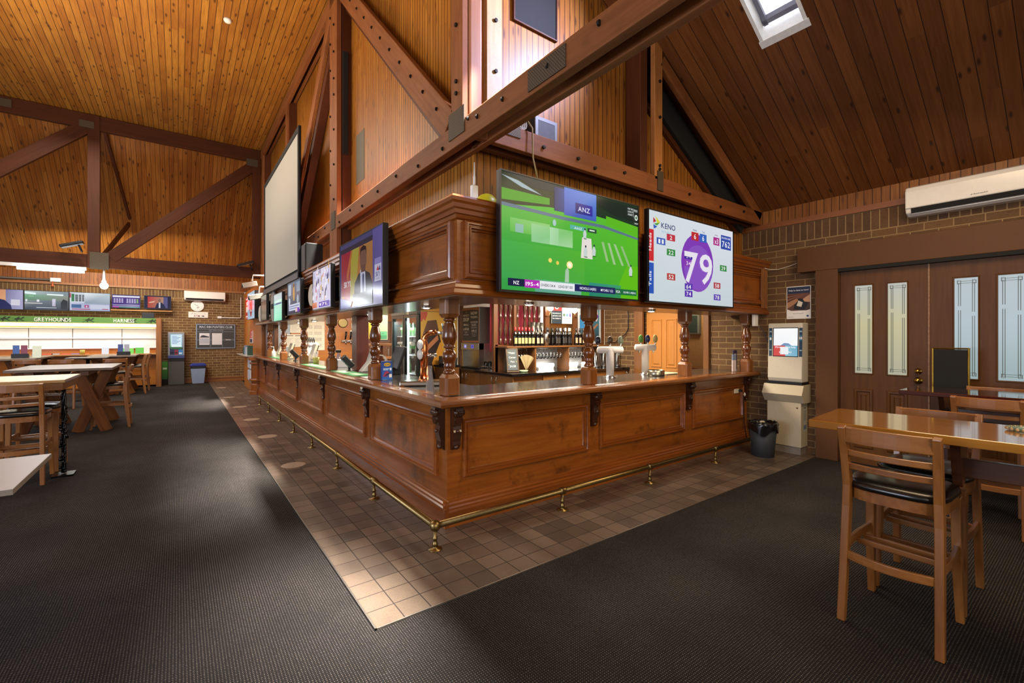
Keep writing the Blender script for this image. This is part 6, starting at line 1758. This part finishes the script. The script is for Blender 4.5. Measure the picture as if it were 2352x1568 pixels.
# beer taps with T heads
def tee(x, y, lab, badges, hgt=.34, arm=.15):
    t = thing('beer_tap', lab, 'beer tap', (x, y, 1.052))
    W_ = plain('tap_white', 'd0c8c0', .3, var=.02)
    part('base_flange', MB().lathe([(.075, 1.052), (.075, 1.06), (.055, 1.068), (.05, 1.08)], c=(x, y, 0), n=24), CHROME, t)
    part('column', MB().lathe([(.048, 1.07), (.046, 1.07 + hgt - .03), (.04, 1.07 + hgt)], c=(x, y, 0), n=24), W_, t)
    z = 1.07 + hgt - .02
    d = Vector((.8036, -.595, 0))
    c = Vector((x, y, z))
    part('cross_arm', MB().tube([c - d * (arm + .012), c - d * arm, c + d * arm, c + d * (arm + .012)], [.02, .042, .042, .02], 16), W_, t)
    for k, (off, col) in enumerate(badges):
        p = c + d * off
        hnd = part('tap_handle', MB().lathe([(.008, z + .03), (.012, z + .05), (.008, z + .09)], c=(p.x, p.y, 0), n=10), CHROME, t)
        m = MB().lathe([(.0001, -.008), (.036, -.008), (.04, 0), (.036, .008), (.0001, .008)], n=20, axis=1, M=Matrix.Translation((p.x, p.y, z + .115)) @ Matrix.Rotation(-.63, 4, 'Z') @ Matrix.Diagonal((.85, 1, 1.35, 1)))
        part('badge', m, plain('badge_' + col, col, .3), hnd)
        q = p + Vector((.595, .8036, 0)) * .06
        part('spout', MB().tube([p, q, q + Vector((.595, .8036, 0)) * .02 - Vector((0, 0, .07))], .013, 8), CHROME, hnd)
tee(4.27, 3.74, 'white T-shaped beer tap nearer the middle post', ((-.15, '1c1c2c'), (-.0, '4a3420'), (.13, '6a7058')))
tee(4.96, 3.74, 'white T-shaped beer tap nearer the orange door', ((-.06, '5a9a3c'), (.03, '2c3458'), (.13, 'b8a060')), .36, .13)
tee(4.75, 3.45, 'slim white beer tap half hidden behind the middle post', ((-.02, '20222a'),), .2, .05) if False else None
m = MB().lathe([(.0001, 1.053), (.105, 1.053), (.108, 1.07), (.108, 1.12), (.1, 1.125), (.098, 1.07), (.0001, 1.062)], c=(4.95, 3.92 - .35, 0), n=28)
single('drip_bucket', m, plain('ribbed_steel', 'b0a894', .25, 1.), 'low round steel drip bucket beside the right white tap', 'bucket')
single('bar_towel', MB().box(5.15, 5.5, 3.55, 3.85, 1.053, 1.063), plain('towel', 'b8a888', .8), 'folded pale bar towel right of the white taps', 'towel', bevel=.003)
# copper tap at the corner
CU = plain('polished_copper', 'd88a58', .16, 1., var=.12, scale=40)
cx, cy = 2.05, 4.3
t = thing('beer_tap', 'polished copper beer tap with arched neck near the corner post', 'beer tap', (cx, cy, 1.052))
part('tray', MB().prism([(-.24, -.13), (.3, -.13), (.34, .1), (-.2, .1)], 0, .05, axis=2, M=Matrix.Translation((cx, cy, 1.053)) @ Matrix.Rotation(-.5, 4, 'Z')), plain('tray_steel', 'c8c8c4', .18, 1.), t, .012)
part('foot', MB().lathe([(.062, 1.1), (.062, 1.115), (.05, 1.12), (.045, 1.14)], c=(cx, cy, 0), n=24), CU, t)
d = Vector((.8036, -.595, 0))
c = Vector((cx, cy, 0))
pts = [c + Vector((0, 0, 1.13)), c + Vector((0, 0, 1.48))] + [c + d * (.085 - .085 * math.cos(a)) + Vector((0, 0, 1.51 + .085 * math.sin(a))) for a in [PI / 2 * i / 6 for i in range(7)]] + [c + d * .12 + Vector((0, 0, 1.594))]
part('neck', MB().tube(pts, [.042, .04] + [.03] * 7 + [.028], 18), CU, t)
part('spout', MB().tube([c + d * .12 + Vector((0, 0, 1.594)), c + d * .19 + Vector((0, 0, 1.59)), c + d * .21 + Vector((0, 0, 1.58))], [.018, .016, .012], 12), CHROME, t)
part('nozzle', MB().tube([c + d * .2 + Vector((0, 0, 1.59)), c + d * .205 + Vector((0, 0, 1.53))], .01, 8), CHROME, t)
part('lever', MB().tube([c + d * .2 + Vector((0, 0, 1.6)), c + d * .19 + Vector((0, 0, 1.69))], [.009, .012], 8), BLACK, t)
part('side_tap', MB().tube([c + Vector((0, 0, 1.36)), c + d * .13 + Vector((0, 0, 1.36))], [.02, .018], 12), CHROME, t)
for z in (1.47, 1.37):
    m = MB().lathe([(.0001, -.01), (.034, -.01), (.038, 0), (.034, .01), (.0001, .012)], n=22, axis=1, M=Matrix.Translation((cx - .055, cy - .02, z)) @ Matrix.Rotation(-1.0, 4, 'Z') @ Matrix.Diagonal((.9, 1, 1.4, 1)))
    part('badge', m, plain('badge_d8d4c8', 'd8d4c8', .3), t)
# clear sign holder by the corner post
t = thing('sign_holder', 'clear plastic sign holder leaning beside the corner post', 'sign holder', (1.8, 3.6, 1.056))
part('sheet', MB().prism([(3.5, 1.056), (3.66, 1.056), (3.6, 1.3), (3.55, 1.3)], 1.755, 1.765, axis=0), plain('clear_acrylic', 'e8e4e0', .08, 0, var=0, trans=.9), t)
part('insert', MB().prism([(3.51, 1.075), (3.64, 1.075), (3.585, 1.27), (3.56, 1.27)], 1.768, 1.772, axis=0), plain('insert_grey', 'a8a098', .6), t)
# blue lottery brochure box
t = thing('brochure_box', 'blue lottery brochure stand on the bar beside the second post', 'brochure stand', (1.9, 5.03, 1.055))
part('stand', MB().box(1.88, 2.0, 5.04, 5.09, 1.056, 1.27), plain('blue_card', '1c4a94', .45), t, .004)
pic('print', t, fY(1.88, 5.0395, 1.056), .12, .214, [('g', 0, 0, 1, 1, '2a62b0', '2a62b0', '1a3c86', '1a3c86'), ('e', .5, .82, .34, .1, 'c8a02c'), ('t', 'KENO', .5, .78, .07, '1a1c3a', 'c', .5), ('r', .1, .58, .7, .62, 'b8d0ec'), ('r', .1, .52, .6, .56, 'b8d0ec'), ('r', .74, .5, .92, .64, 'e0e8f4'), ('p', [(.05, .2), (.3, .45), (.5, .48), (.8, .32), (.6, .25), (.4, .15)], '9a3050'), ('p', [(.2, .18), (.4, .32), (.8, .4), (.85, .36), (.5, .22)], '30204a'), ('r', .68, .12, .95, .3, 'e0d8d0')])
# brochure holder at the wall end
t = thing('brochure_holder', 'dark blue and white brochures standing at the wall end of the bar', 'brochures', (6.45, 3.3, 1.055))
for k, (x, h_, c_) in enumerate(((6.36, .16, 'd8ccd0'), (6.4, .24, '8090b0'), (6.46, .3, '2a3050'))):
    o = part('brochure', MB().box(x, x + .1, 3.3 + k * .02, 3.312 + k * .02, 1.056, 1.056 + h_), plain('broch_' + c_, c_, .5), t)
pic('print', t, fY(6.46, 3.3395, 1.056), .1, .3, [('r', 0, 0, 1, 1, '2a2c48'), ('r', .1, .1, .9, .5, '6a5044'), ('e', .5, .3, .3, .1, '1c1c1c'), ('r', 0, 0, 1, .08, 'd8d8d8'), ('t', 'Help', .5, .78, .07, 'e0e4ee', 'c', .6)])
# bar mats, terminals, cups
for k, (x0, x1, y0, y1, lab) in enumerate(((1.78, 2.0, 7.28, 8.85, 'long green bar mat on the left of the bar, beyond the dark upright'), (1.78, 2.0, 5.75, 6.85, 'green bar mat in front of the nearest card terminal'), (1.8, 2.02, 11.2, 12.6, 'green bar mat beside the farthest posts'))):
    t = thing('bar_mat', lab, 'bar mat', ((x0 + x1) / 2, (y0 + y1) / 2, 1.053))
    part('mat', MB().box(x0, x1, y0, y1, 1.053, 1.059), plain('mat_green', '4a9a5c', .8), t)
    pic('print', t, fZ(x0, y0, 1.0592), x1 - x0, y1 - y0, [('r', .1, .06, .9, .94, '52a868'), ('r', .3, .55, .75, .9, 'c0dcc4'), ('r', .3, .1, .75, .4, 'c0dcc4')])
def terminal(x, y, lab):
    t = thing('card_terminal', lab, 'card terminal', (x, y, 1.055))
    part('stand', MB().lathe([(.05, 1.054), (.05, 1.06), (.018, 1.07), (.018, 1.16)], c=(x, y, 0), n=14), BLACK, t)
    M = Matrix.Translation((x - .02, y, 1.2)) @ Matrix.Rotation(-.75, 4, 'Y')
    part('handset', MB().box(-.04, .04, -.045, .045, -.1, .1, M), BLACK, t, .015)
    part('keypad', MB().box(-.045, -.04, -.03, .03, -.08, .0, M), plain('keys_grey', '6a6e74', .5), t)
    part('screen', MB().box(-.045, -.04, -.03, .03, .02, .08, M), plain('lcd', '8a9aa0', .2), t)
terminal(1.96, 6.55, 'black card terminal on a stand in front of the dark upright')
terminal(1.96, 10.2, 'black card terminal on a stand near the far end of the bar')
def pos(x, y, lab, col='c0b8a4'):
    t = thing('till_screen', lab, 'till', (x, y, 1.055))
    M = Matrix.Translation((x, y, 1.06)) @ Matrix.Rotation(.32, 4, 'Y')
    part('back_shell', MB().box(-.03, .02, -.14, .14, .05, .36, M), plain('till_' + col, col, .4), t, .015)
    part('screen', MB().box(.02, .032, -.135, .135, .06, .35, M), BLACK, t)
    part('stand', MB().prism([(-.12, 1.055), (.12, 1.055), (.06, 1.2), (.0, 1.2)], y - .08, y + .08, M=Matrix.Translation((x, 0, 0))), plain('till_' + col, col, .4), t, .01)
pos(2.2, 6.45, 'silver-backed till screen right of the dark upright', 'a8a49c')
pos(2.1, 9.55, 'beige till screen behind the fourth turned post')
pos(2.0, 11.3, 'beige till screen behind the fifth turned post')
pos(2.0, 12.6, 'beige till screen at the far end of the bar')
t = thing('black_till', 'black slanted till display behind the blue lottery stand', 'till', (2.25, 5.75, 1.055))
part('display', MB().box(-.02, .02, -.16, .16, .0, .32, Matrix.Translation((2.3, 5.75, 1.12)) @ Matrix.Rotation(.35, 4, 'Y')), BLACK, t, .01)
part('stand', MB().box(2.25, 2.38, 5.68, 5.82, 1.053, 1.15), BLACK, t, .01)
m = MB()
for k in range(3): m.tube([(2.24 + .09 * math.cos(a), 6.05 + .12 * k * .3, 1.2 + .1 * math.sin(a)) for a in [2 * PI * i / 14 for i in range(14)]], .005, 6, closed=True)
single('looped_cable', m, plain('grey_loop', 'a8a49c', .5), 'loops of grey cable behind the green mat beside the till', 'cable')
t = thing('straw_cup', 'olive green cup of white straws beside the fourth post', 'cup', (2.02, 8.72, 1.055))
part('cup', MB().lathe([(.0001, 1.054), (.045, 1.054), (.058, 1.18), (.054, 1.18), (.042, 1.07), (.0001, 1.065)], c=(2.02, 8.72, 0), n=20), plain('olive_cup', '7c7a34', .45), t)
for k in range(4): part('straw', MB().tube([(2.0 + .012 * k, 8.72, 1.08), (1.99 + .02 * k, 8.71, 1.29)], .006, 6), WHITE, t)
t = thing('spray_bottle', 'clear spray bottle with a black trigger behind the green mat', 'bottle', (2.3, 8.3, 1.055))
part('bottle', MB().lathe([(.0001, 1.054), (.05, 1.054), (.052, 1.16), (.03, 1.24), (.018, 1.27)], c=(2.3, 8.3, 0), n=18), plain('pink_clear', 'd8b8b4', .15, trans=.5), t)
part('trigger', MB().box(2.25, 2.34, 8.28, 8.32, 1.27, 1.32), BLACK, t, .008)
t = thing('paper_tray', 'white stand and small grey drawer box on the bar', 'tray', (2.2, 7.75, 1.055))
part('stand', MB().box(2.1, 2.38, 7.6, 7.95, 1.16, 1.17), WHITE, t)
for y in (7.61, 7.94): part('stand_side', MB().box(2.1, 2.38, y - .005, y + .005, 1.054, 1.16), WHITE, t)
part('drawer_box', MB().box(2.12, 2.3, 7.64, 7.86, 1.056, 1.14), plain('drawer_grey', '7a7066', .5), t, .004)
t = thing('pump_bottle', 'white pump bottle at the far end of the bar', 'bottle', (1.86, 12.2, 1.055))
part('bottle', MB().lathe([(.0001, 1.054), (.045, 1.054), (.045, 1.2), (.02, 1.22), (.016, 1.25)], c=(1.86, 12.2, 0), n=16), WHITE, t)
part('pump', MB().tube([(1.86, 12.2, 1.25), (1.86, 12.2, 1.31), (1.8, 12.2, 1.31)], .01, 8), WHITE, t)
single('paper_sheet', MB().box(1.82, 2.0, 5.4, 5.62, 1.053, 1.056), WHITE, 'loose white paper on the bar beside the second post', 'paper')
# white beer font in the far part of the bar
t = thing('beer_font', 'white beer font with dark handles before the paper-covered wall', 'beer tap', (2.35, 10.6, 1.055))
for y in (10.3, 10.75): part('leg', MB().lathe([(.05, 1.054), (.04, 1.35)], c=(2.35, y, 0), n=14), WHITE, t)
part('cross_arm', MB().tube([(2.35, 10.1, 1.38), (2.35, 10.95, 1.38)], .05, 14), WHITE, t)
for k in range(5): part('tap_handle', MB().tube([(2.33, 10.2 + .16 * k, 1.42), (2.31, 10.2 + .16 * k, 1.54)], [.01, .018], 8), BLACK, t)
# papers on the orange wall
t = thing('price_chart', 'large white price chart on the orange wall', 'notice', (2.98, 13.29, 1.16))
part('sheet', MB().box(2.74, 3.3, 13.28, 13.3, 1.18, 1.98), plain('chart_paper', 'e0d8c4', .6), t)
pic('print', t, fY(2.74, 13.2795, 1.18), .56, .8, [('r', 0, 0, 1, 1, 'e4dcc8')] + [('r', .1 + c * .42 + q * .09, .12 + r * .21 + w_ * .04, .15 + c * .42 + q * .09, .14 + r * .21 + w_ * .04, '9a9488') for c in range(2) for r in range(4) for q in range(4) for w_ in range(3)])
for k, (x0, z0, w_, h_, lab) in enumerate(((2.42, 1.66, .26, .32, 'small white notice high on the orange wall behind the bar'), (2.3, 1.28, .22, .34, 'small white notice low on the orange wall behind the bar'), (2.52, 1.28, .2, .34, 'white notice between the low notice and the price chart'))):
    t = thing('paper_notice', lab, 'notice', (x0 + w_ / 2, 13.29, z0))
    part('sheet', MB().box(x0, x0 + w_, 13.285, 13.3, z0, z0 + h_), plain('chart_paper', 'e0d8c4', .6), t)
    pic('print', t, fY(x0, 13.2845, z0), w_, h_, [('r', 0, 0, 1, 1, 'e0d8c8'), ('r', .1, .86, .9, .92, '5a5248')] + [('r', .1, .12 + i * .11, .6 + .3 * ((i * 7) % 3) / 2, .15 + i * .11, 'a8a094') for i in range(6)])
# dark cupboards, wall taps and shelf beyond
t = thing('tall_cupboard', 'tall dark timber cupboard deep inside the bar', 'cupboard', (4.6, 13.0, 0))
part('carcass', MB().box(4.35, 6.2, 12.7, 13.28, 0, 2.0), wood('cupboard_dark', '4e2e16', '643c1e', 2, .4), t)
for k in range(3): 
    d_ = part('door', MB().box(4.38 + k * .61, 4.96 + k * .61, 12.68, 12.7, .1, 1.96), wood('cupboard_door', '5a3418', '6e4422', 2, .4), t, .004)
    part('handle', MB().box(4.9 + k * .61, 4.92 + k * .61, 12.66, 12.68, 1.0, 1.2), STEEL, d_)
t = thing('wall_tap_row', 'row of three chrome taps with black handles on the orange wall', 'beer tap', (3.95, 13.2, 1.4))
part('back_plate', MB().box(3.75, 4.2, 13.22, 13.3, 1.4, 1.46), CHROME, t)
for k in range(3):
    h_ = part('tap_handle', MB().tube([(3.83 + .14 * k, 13.15, 1.48), (3.85 + .14 * k, 13.12, 1.7)], [.02, .03], 8), BLACK, t)
    part('spout', MB().tube([(3.83 + .14 * k, 13.22, 1.43), (3.83 + .14 * k, 13.1, 1.42), (3.83 + .14 * k, 13.1, 1.34)], .018, 8), CHROME, h_)
t = thing('wall_dial', 'round dark dial hanging on the orange wall', 'dial', (3.8, 13.27, 1.85))
part('case', MB().lathe([(.0001, -.03), (.12, -.03), (.13, 0)], c=(3.8, 13.3, 1.95), n=24, axis=1), BLACK, t)
part('rim', MB().lathe([(.115, -.035), (.135, -.035), (.135, 0)], c=(3.8, 13.3, 1.95), n=24, axis=1), BRASS, t)
part('hanger', MB().box(3.78, 3.82, 13.27, 13.3, 2.08, 2.2), WHITE, t)
for k, (z, w_, lab) in enumerate(((2.02, .12, 'upper small notice beside the dark dial'), (1.8, .12, 'middle small notice beside the dark dial'), (1.6, .2, 'lower wide notice beside the dark dial'))):
    single('small_notice', MB().box(4.1 - w_ / 2, 4.1 + w_ / 2, 13.28, 13.3, z, z + .14), plain('chart_paper', 'e0d8c4', .6), lab, 'notice')
t = thing('rear_bench', 'timber bench counter inside the bar in front of the dark cupboard', 'counter', (4.6, 11.2, 0))
part('top', MB().box(3.6, 5.9, 10.9, 11.6, 1.0, 1.04), wood('shelf_wood', '6a4222', '82562e', 0, .35), t)
part('front', MB().box(3.65, 5.85, 10.95, 11.0, 0, 1.0), wood('cupboard_dark', '4e2e16', '643c1e', 2, .4), t)
t = thing('hanging_menu', 'tall cream and green drinks board hanging inside the bar', 'sign', (3.56, 9.5, 1.48))
part('board', MB().box(3.44, 3.68, 9.5, 9.52, 1.46, 2.05), plain('menu_dark', '2a2c2a', .5), t)
pic('print', t, fY(3.455, 9.4995, 1.49), .21, .53, [('r', 0, 0, 1, 1, 'b0a680'), ('r', .05, .02, .95, .34, '3a7a58'), ('r', .1, .18, .9, .32, '4a9068'), ('t', 'HALZER', .5, .78, .07, '8a8468', 'c', .6), ('p', [(.42, .52), (.5, .48), (.58, .52), (.5, .46)], '6a6448'), ('t', 'IPA', .5, .22, .06, '2a5a44', 'c', .25)])
part('hanger', MB().box(3.5, 3.62, 9.505, 9.515, 2.05, 2.5), BLACKM, t)
single('yellow_bag', MB().box(3.16, 3.28, 9.2, 9.3, 1.5, 1.85), plain('yellow_card', 'd0a83c', .5), 'hanging yellow packet behind the second post', 'packet', bevel=.02)
t = thing('hanging_shelf', 'timber shelf with bottles below the hanging drinks board', 'shelf', (3.7, 9.7, 1.36))
part('board', MB().box(3.3, 4.2, 9.55, 9.9, 1.36, 1.4), wood('shelf_wood', '6a4222', '82562e', 0, .35), t)
part('support', MB().box(3.55, 3.6, 9.6, 9.85, 0, 1.36), DKW(2), t)
for k, (x, c) in enumerate(((3.95, 'c89a2c'), (4.05, 'd8d4c8'), (4.14, 'a8602c'))):
    m = MB().lathe([(.0001, 1.4), (.04, 1.4), (.04, 1.56), (.016, 1.62), (.016, 1.7), (.0001, 1.7)], c=(x, 9.7, 0), n=14)
    single('spirit_bottle', m, plain('spirit_' + c, c, .15), ['amber spirit bottle on the shelf beside the fridge', 'clear spirit bottle on the shelf beside the fridge', 'brown spirit bottle on the shelf beside the fridge'][k], 'bottle')
# fridge
fx, fy0, fy1 = 3.4, 7.4, 8.62
t = thing('bottle_fridge', 'black two-door bottle fridge with a yellow poster on its side', 'fridge', (3.8, 8.0, 0))
DKG = plain('fridge_black', '141a18', .4)
m = MB(); m.box(fx + .05, 4.2, fy0, fy0 + .04, 0, 2.32); m.box(fx + .05, 4.2, fy1 - .04, fy1, 0, 2.32); m.box(4.14, 4.2, fy0, fy1, 0, 2.32); m.box(fx + .05, 4.2, fy0, fy1, 2.26, 2.32); m.box(fx + .05, 4.2, fy0, fy1, 0, .25)
part('cabinet', m, DKG, t)
part('lining', MB().box(4.1, 4.13, fy0 + .04, fy1 - .04, .25, 1.9), emitter('fridge_lining', 'd8e8e4', 1.1), t)  # lining emits by itself to imitate the brightly lit fridge interior
part('header', MB().box(fx, fx + .06, fy0, fy1, 1.95, 2.32), DKG, t, .01)
pic('lettering', t, fX(fx - .0005, fy1, 1.96), fy1 - fy0, .34, [('r', 0, 0, 1, 1, '161a1a'), ('t', 'MONTH', .32, .18, .34, 'e8e8e0', 'c', .42), ('p', [(.58, 1), (.66, 1), (.7, 0), (.62, 0)], 'd8ccb8'), ('p', [(.76, .5), (.88, .62), (.89, .58), (.77, .46)], 'd8d8d0')])
for k in range(2):
    y0 = fy0 + .02 + k * .6
    d_ = part('door', MB().frame((fx + .03, y0 + .58, .25), (0, -1, 0), (0, 0, 1), (-1, 0, 0), .58, 1.7, [(0, -.02), (0, .03), (.05, .03), (.05, -.02)]), DKG, t)
    part('glass', MB().box(fx + .035, fx + .04, y0 + .05, y0 + .53, .3, 1.9), plain('fridge_glass', 'eef6f4', .02, 0, var=0, trans=1.), d_)
    part('handle', MB().box(fx - .03, fx, y0 + (.02 if k else .54), y0 + (.04 if k else .56), .8, 1.4), STEEL, d_)
for z in (.5, .85, 1.2, 1.55): part('shelf', MB().box(fx + .1, 4.1, fy0 + .05, fy1 - .05, z, z + .015), WHITE, t)
part('light_tube', MB().tube([(fx + .07, fy0 + .62, .3), (fx + .07, fy0 + .62, 1.9)], .045, 10), emitter('fridge_tube', 'f0fbff', 9.), t)
lamp('fridge_glow', 'AREA', (fx + .1, 8.0, 1.86), 50, 'eefaff', (3.8, 8.0, .3), 1., .1)
pic('poster', t, fY(fx + .06, fy0 - .0005, .2), .8 - .06, 2.1, [('r', 0, 0, 1, 1, 'd09a30'), ('r', 0, .1, 1, .86, 'd8a83c'), ('r', 0, .858, 1, .862, '5a3a1a'), ('p', [(0, .855), (.18, .855), (.17, .83), (.12, .78), (.07, .8), (.03, .77), (0, .78)], 'c84a2c'), ('p', [(0, .1), (0, .62), (.25, .7), (.5, .66), (.62, .5), (.72, .1)], '2c1a18'), ('p', [(.05, .66), (.18, .78), (.42, .79), (.48, .7), (.3, .66)], '5e3a28'), ('p', [(0, .56), (.2, .58), (.45, .66), (.48, .62), (.2, .53), (0, .53)], 'b87848'), ('p', [(.3, .42), (.52, .6), (.58, .58), (.62, .42), (.4, .3)], 'd8952c'), ('r', .2, .89, .56, .985, 'd8a83c'), ('t', 'Bundaberg', .38, .94, .022, '3a2414', 'c', .36), ('t', 'RUM', .42, .91, .018, 'a83a24', 'c', .14)], rough=.45)
fb = None
for z in (.515, .865, 1.215, 1.565):
    for k in range(7):
        c_ = ['3a6a2c', '1c3a1c', '4a2a14', '5a8a3c'][(k + int(z * 10)) % 4]
        if z < 1.5 and k % 2: continue
        if fb is None:
            m = MB().lathe([(.0001, 0), (.032, 0), (.032, .14), (.014, .19), (.014, .25), (.0001, .25)], n=10)
            fb = part('fridge_bottle', m, plain('fridge_bottle_glass', '2c5a2c', .1))
            tag(fb, 'green bottle standing on a shelf inside the lit fridge', 'bottle', 'bottles inside the fridge')
            o = fb
        else: o = dup(fb)
        o.location = (fx + .2, fy0 + .12 + k * .165, z)
t = thing('rear_cabinet', 'brown cabinet with papers between the fridge and the worktop', 'cabinet', (4.0, 7.33, 0))
part('carcass', MB().box(3.72, 4.02, 7.0, 7.36, 0, 1.02), wood('cabinet_brown', '7a4c22', '8e5c2c', 2, .4), t, .004)
part('top', MB().box(3.7, 4.03, 6.98, 7.38, 1.02, 1.05), BLACK, t)
t = thing('pie_warmer', 'steel box lid propped on the brown cabinet beside the copper tap', 'box', (3.86, 7.15, 1.05))
part('box', MB().box(-.14, .14, -.1, .1, 0, .14, Matrix.Translation((3.86, 7.14, 1.06)) @ Matrix.Rotation(.12, 4, 'Y')), STEEL, t, .01)
part('base', MB().box(3.74, 3.98, 7.05, 7.24, 1.05, 1.07), BLACK, t)
single('brown_post', MB().box(4.22, 4.3, 7.34, 7.4, 0, 2.56), wood('screen_panel', '5e3a1e', '74492a', 2, .4), 'square brown post between the fridge and the wine dispenser', 'post')
# doorway in the right wall behind the bar
m = MB(); m.box(6.7, 6.78, 5.12, 5.3, 0, 2.1); m.box(6.7, 6.78, 3.86, 3.95, 0, 2.1); m.box(6.7, 6.78, 3.86, 5.3, 2.02, 2.12)
struct('trim_9', m, wood('door_frame_brown', '6a4222', '82552c', 2, .4), bevel=.004)
m = MB(); m.box(6.8, 6.84, 4.38, 5.1, .01, 2.0)
d4 = struct('door_4', m, plain('orange_door_paint', 'b07434', .45, var=.03))
for y1 in (5.0, 4.7):
    for z0, z1 in ((.25, .9), (1.02, 1.86)):
        mm = MB().frame((6.8, y1, z0), (0, -1, 0), (0, 0, 1), (-1, 0, 0), .22, z1 - z0, [(0, 0), (.004, .014), (.018, .014), (.024, .001), (.04, .001), (.06, .014), (.109, .014)])
        part('raised_panel', mm, plain('orange_door_paint', 'b07434', .45, var=.03), d4)
t = thing('wall_cabinet', 'small grey framed wall box seen through the passage doorway', 'box', (7.9, 4.85, 1.6))
part('box', MB().box(7.86, 7.95, 4.72, 5.0, 1.6, 2.0), plain('grey_frame', '7a807c', .4), t, .02)
part('glass', MB().box(7.85, 7.86, 4.75, 4.97, 1.64, 1.95), plain('dark_glass', '3a4a4a', .1), t)
part_ = MB().box(7.3, 7.9, 4.4, 5.4, .9, 1.0)
single('passage_bench', part_, wood('shelf_wood', '6a4222', '82562e', 0, .35), 'low brown bench beyond the passage doorway', 'bench')
m = MB().tube([(6.72, 5.45, 2.4), (6.72, 5.45, 1.7), (6.7, 5.5, 1.6), (6.72, 5.75, 1.45), (6.72, 5.95, 1.44)], .008, 6)
single('black_cable', m, BLACK, 'black cable hanging down the pale brick behind the white taps', 'cable')
# far end of the bar: pedestal and brochure racks
t = thing('end_pedestal', 'octagonal panelled timber pedestal closing the far end of the bar', 'pedestal', (1.78, 14.0, 0))
def octo(r, z0, z1): return MB().prism([(1.78 + r * math.cos(PI / 8 + k * PI / 4), 14.0 + r * math.sin(PI / 8 + k * PI / 4)) for k in range(8)], z0, z1, axis=2)
for nm, r, z0, z1 in (('base', .26, 0, .1), ('plinth', .22, .1, .28), ('shaft', .2, .28, .92), ('collar', .24, .36, .42), ('cap', .27, .92, 1.0), ('collar', .24, .82, .86)):
    part(nm, octo(r, z0, z1), BARW(2), t, .006)
t = thing('leaflet_rack', 'grey rack of leaflets hanging at the far end of the bar', 'leaflet rack', (1.62, 14.6, .4))
part('back', MB().box(1.66, 1.7, 14.4, 15.2, .25, 1.0), plain('rack_grey', '9a9c9c', .4, .4), t)
for k in range(6):
    y = 14.45 + (k % 3) * .25
    z = .32 + (k // 3) * .34
    part('leaflet', MB().box(1.63, 1.655, y, y + .2, z, z + .28), plain('leaf_' + str(k % 3), ['d8d8e0', 'a8b0c4', 'c4c0d0'][k % 3], .5), t)
t = thing('end_counter', 'pale curved service counter beyond the pedestal', 'counter', (1.8, 15.6, 0))
part('front', MB().box(1.7, 1.88, 14.35, 16.6, 0, 1.0), ORW(2), t)
part('top', MB().box(1.5, 1.88, 14.35, 16.7, 1.0, 1.03), plain('service_top', 'b8b4a8', .3), t, .01)
for k in range(4):
    single('leaflet_stack', MB().box(1.58, 1.7, 14.6 + k * .35, 14.8 + k * .35, 1.03, 1.3 - .05 * (k % 2)), plain('stack_%d' % (k % 3), ['3a5a4a', 'c8ccd4', '8a9ab8'][k % 3], .5), ['nearest leaflet stack on the far service counter', 'second leaflet stack on the far service counter', 'third leaflet stack on the far service counter', 'farthest leaflet stack on the far service counter'][k], 'leaflets')
t = thing('no_smoking_sign', 'small red and white no smoking sign by the far doorway', 'sign', (1.89, 16.6, 1.4))
part('plate', MB().box(1.88, 1.9, 16.3, 16.85, 1.35, 1.75), WHITE, t)
pic('print', t, fX(1.8795, 16.85, 1.35), .55, .4, [('r', 0, 0, 1, 1, 'd8d8d8'), ('r', 0, .4, 1, 1, 'b02c34'), ('e', .6, .7, .2, .25, 'e8e8e8'), ('e', .6, .7, .14, .17, 'b02c34'), ('r', .05, .05, .95, .34, '20284a')])
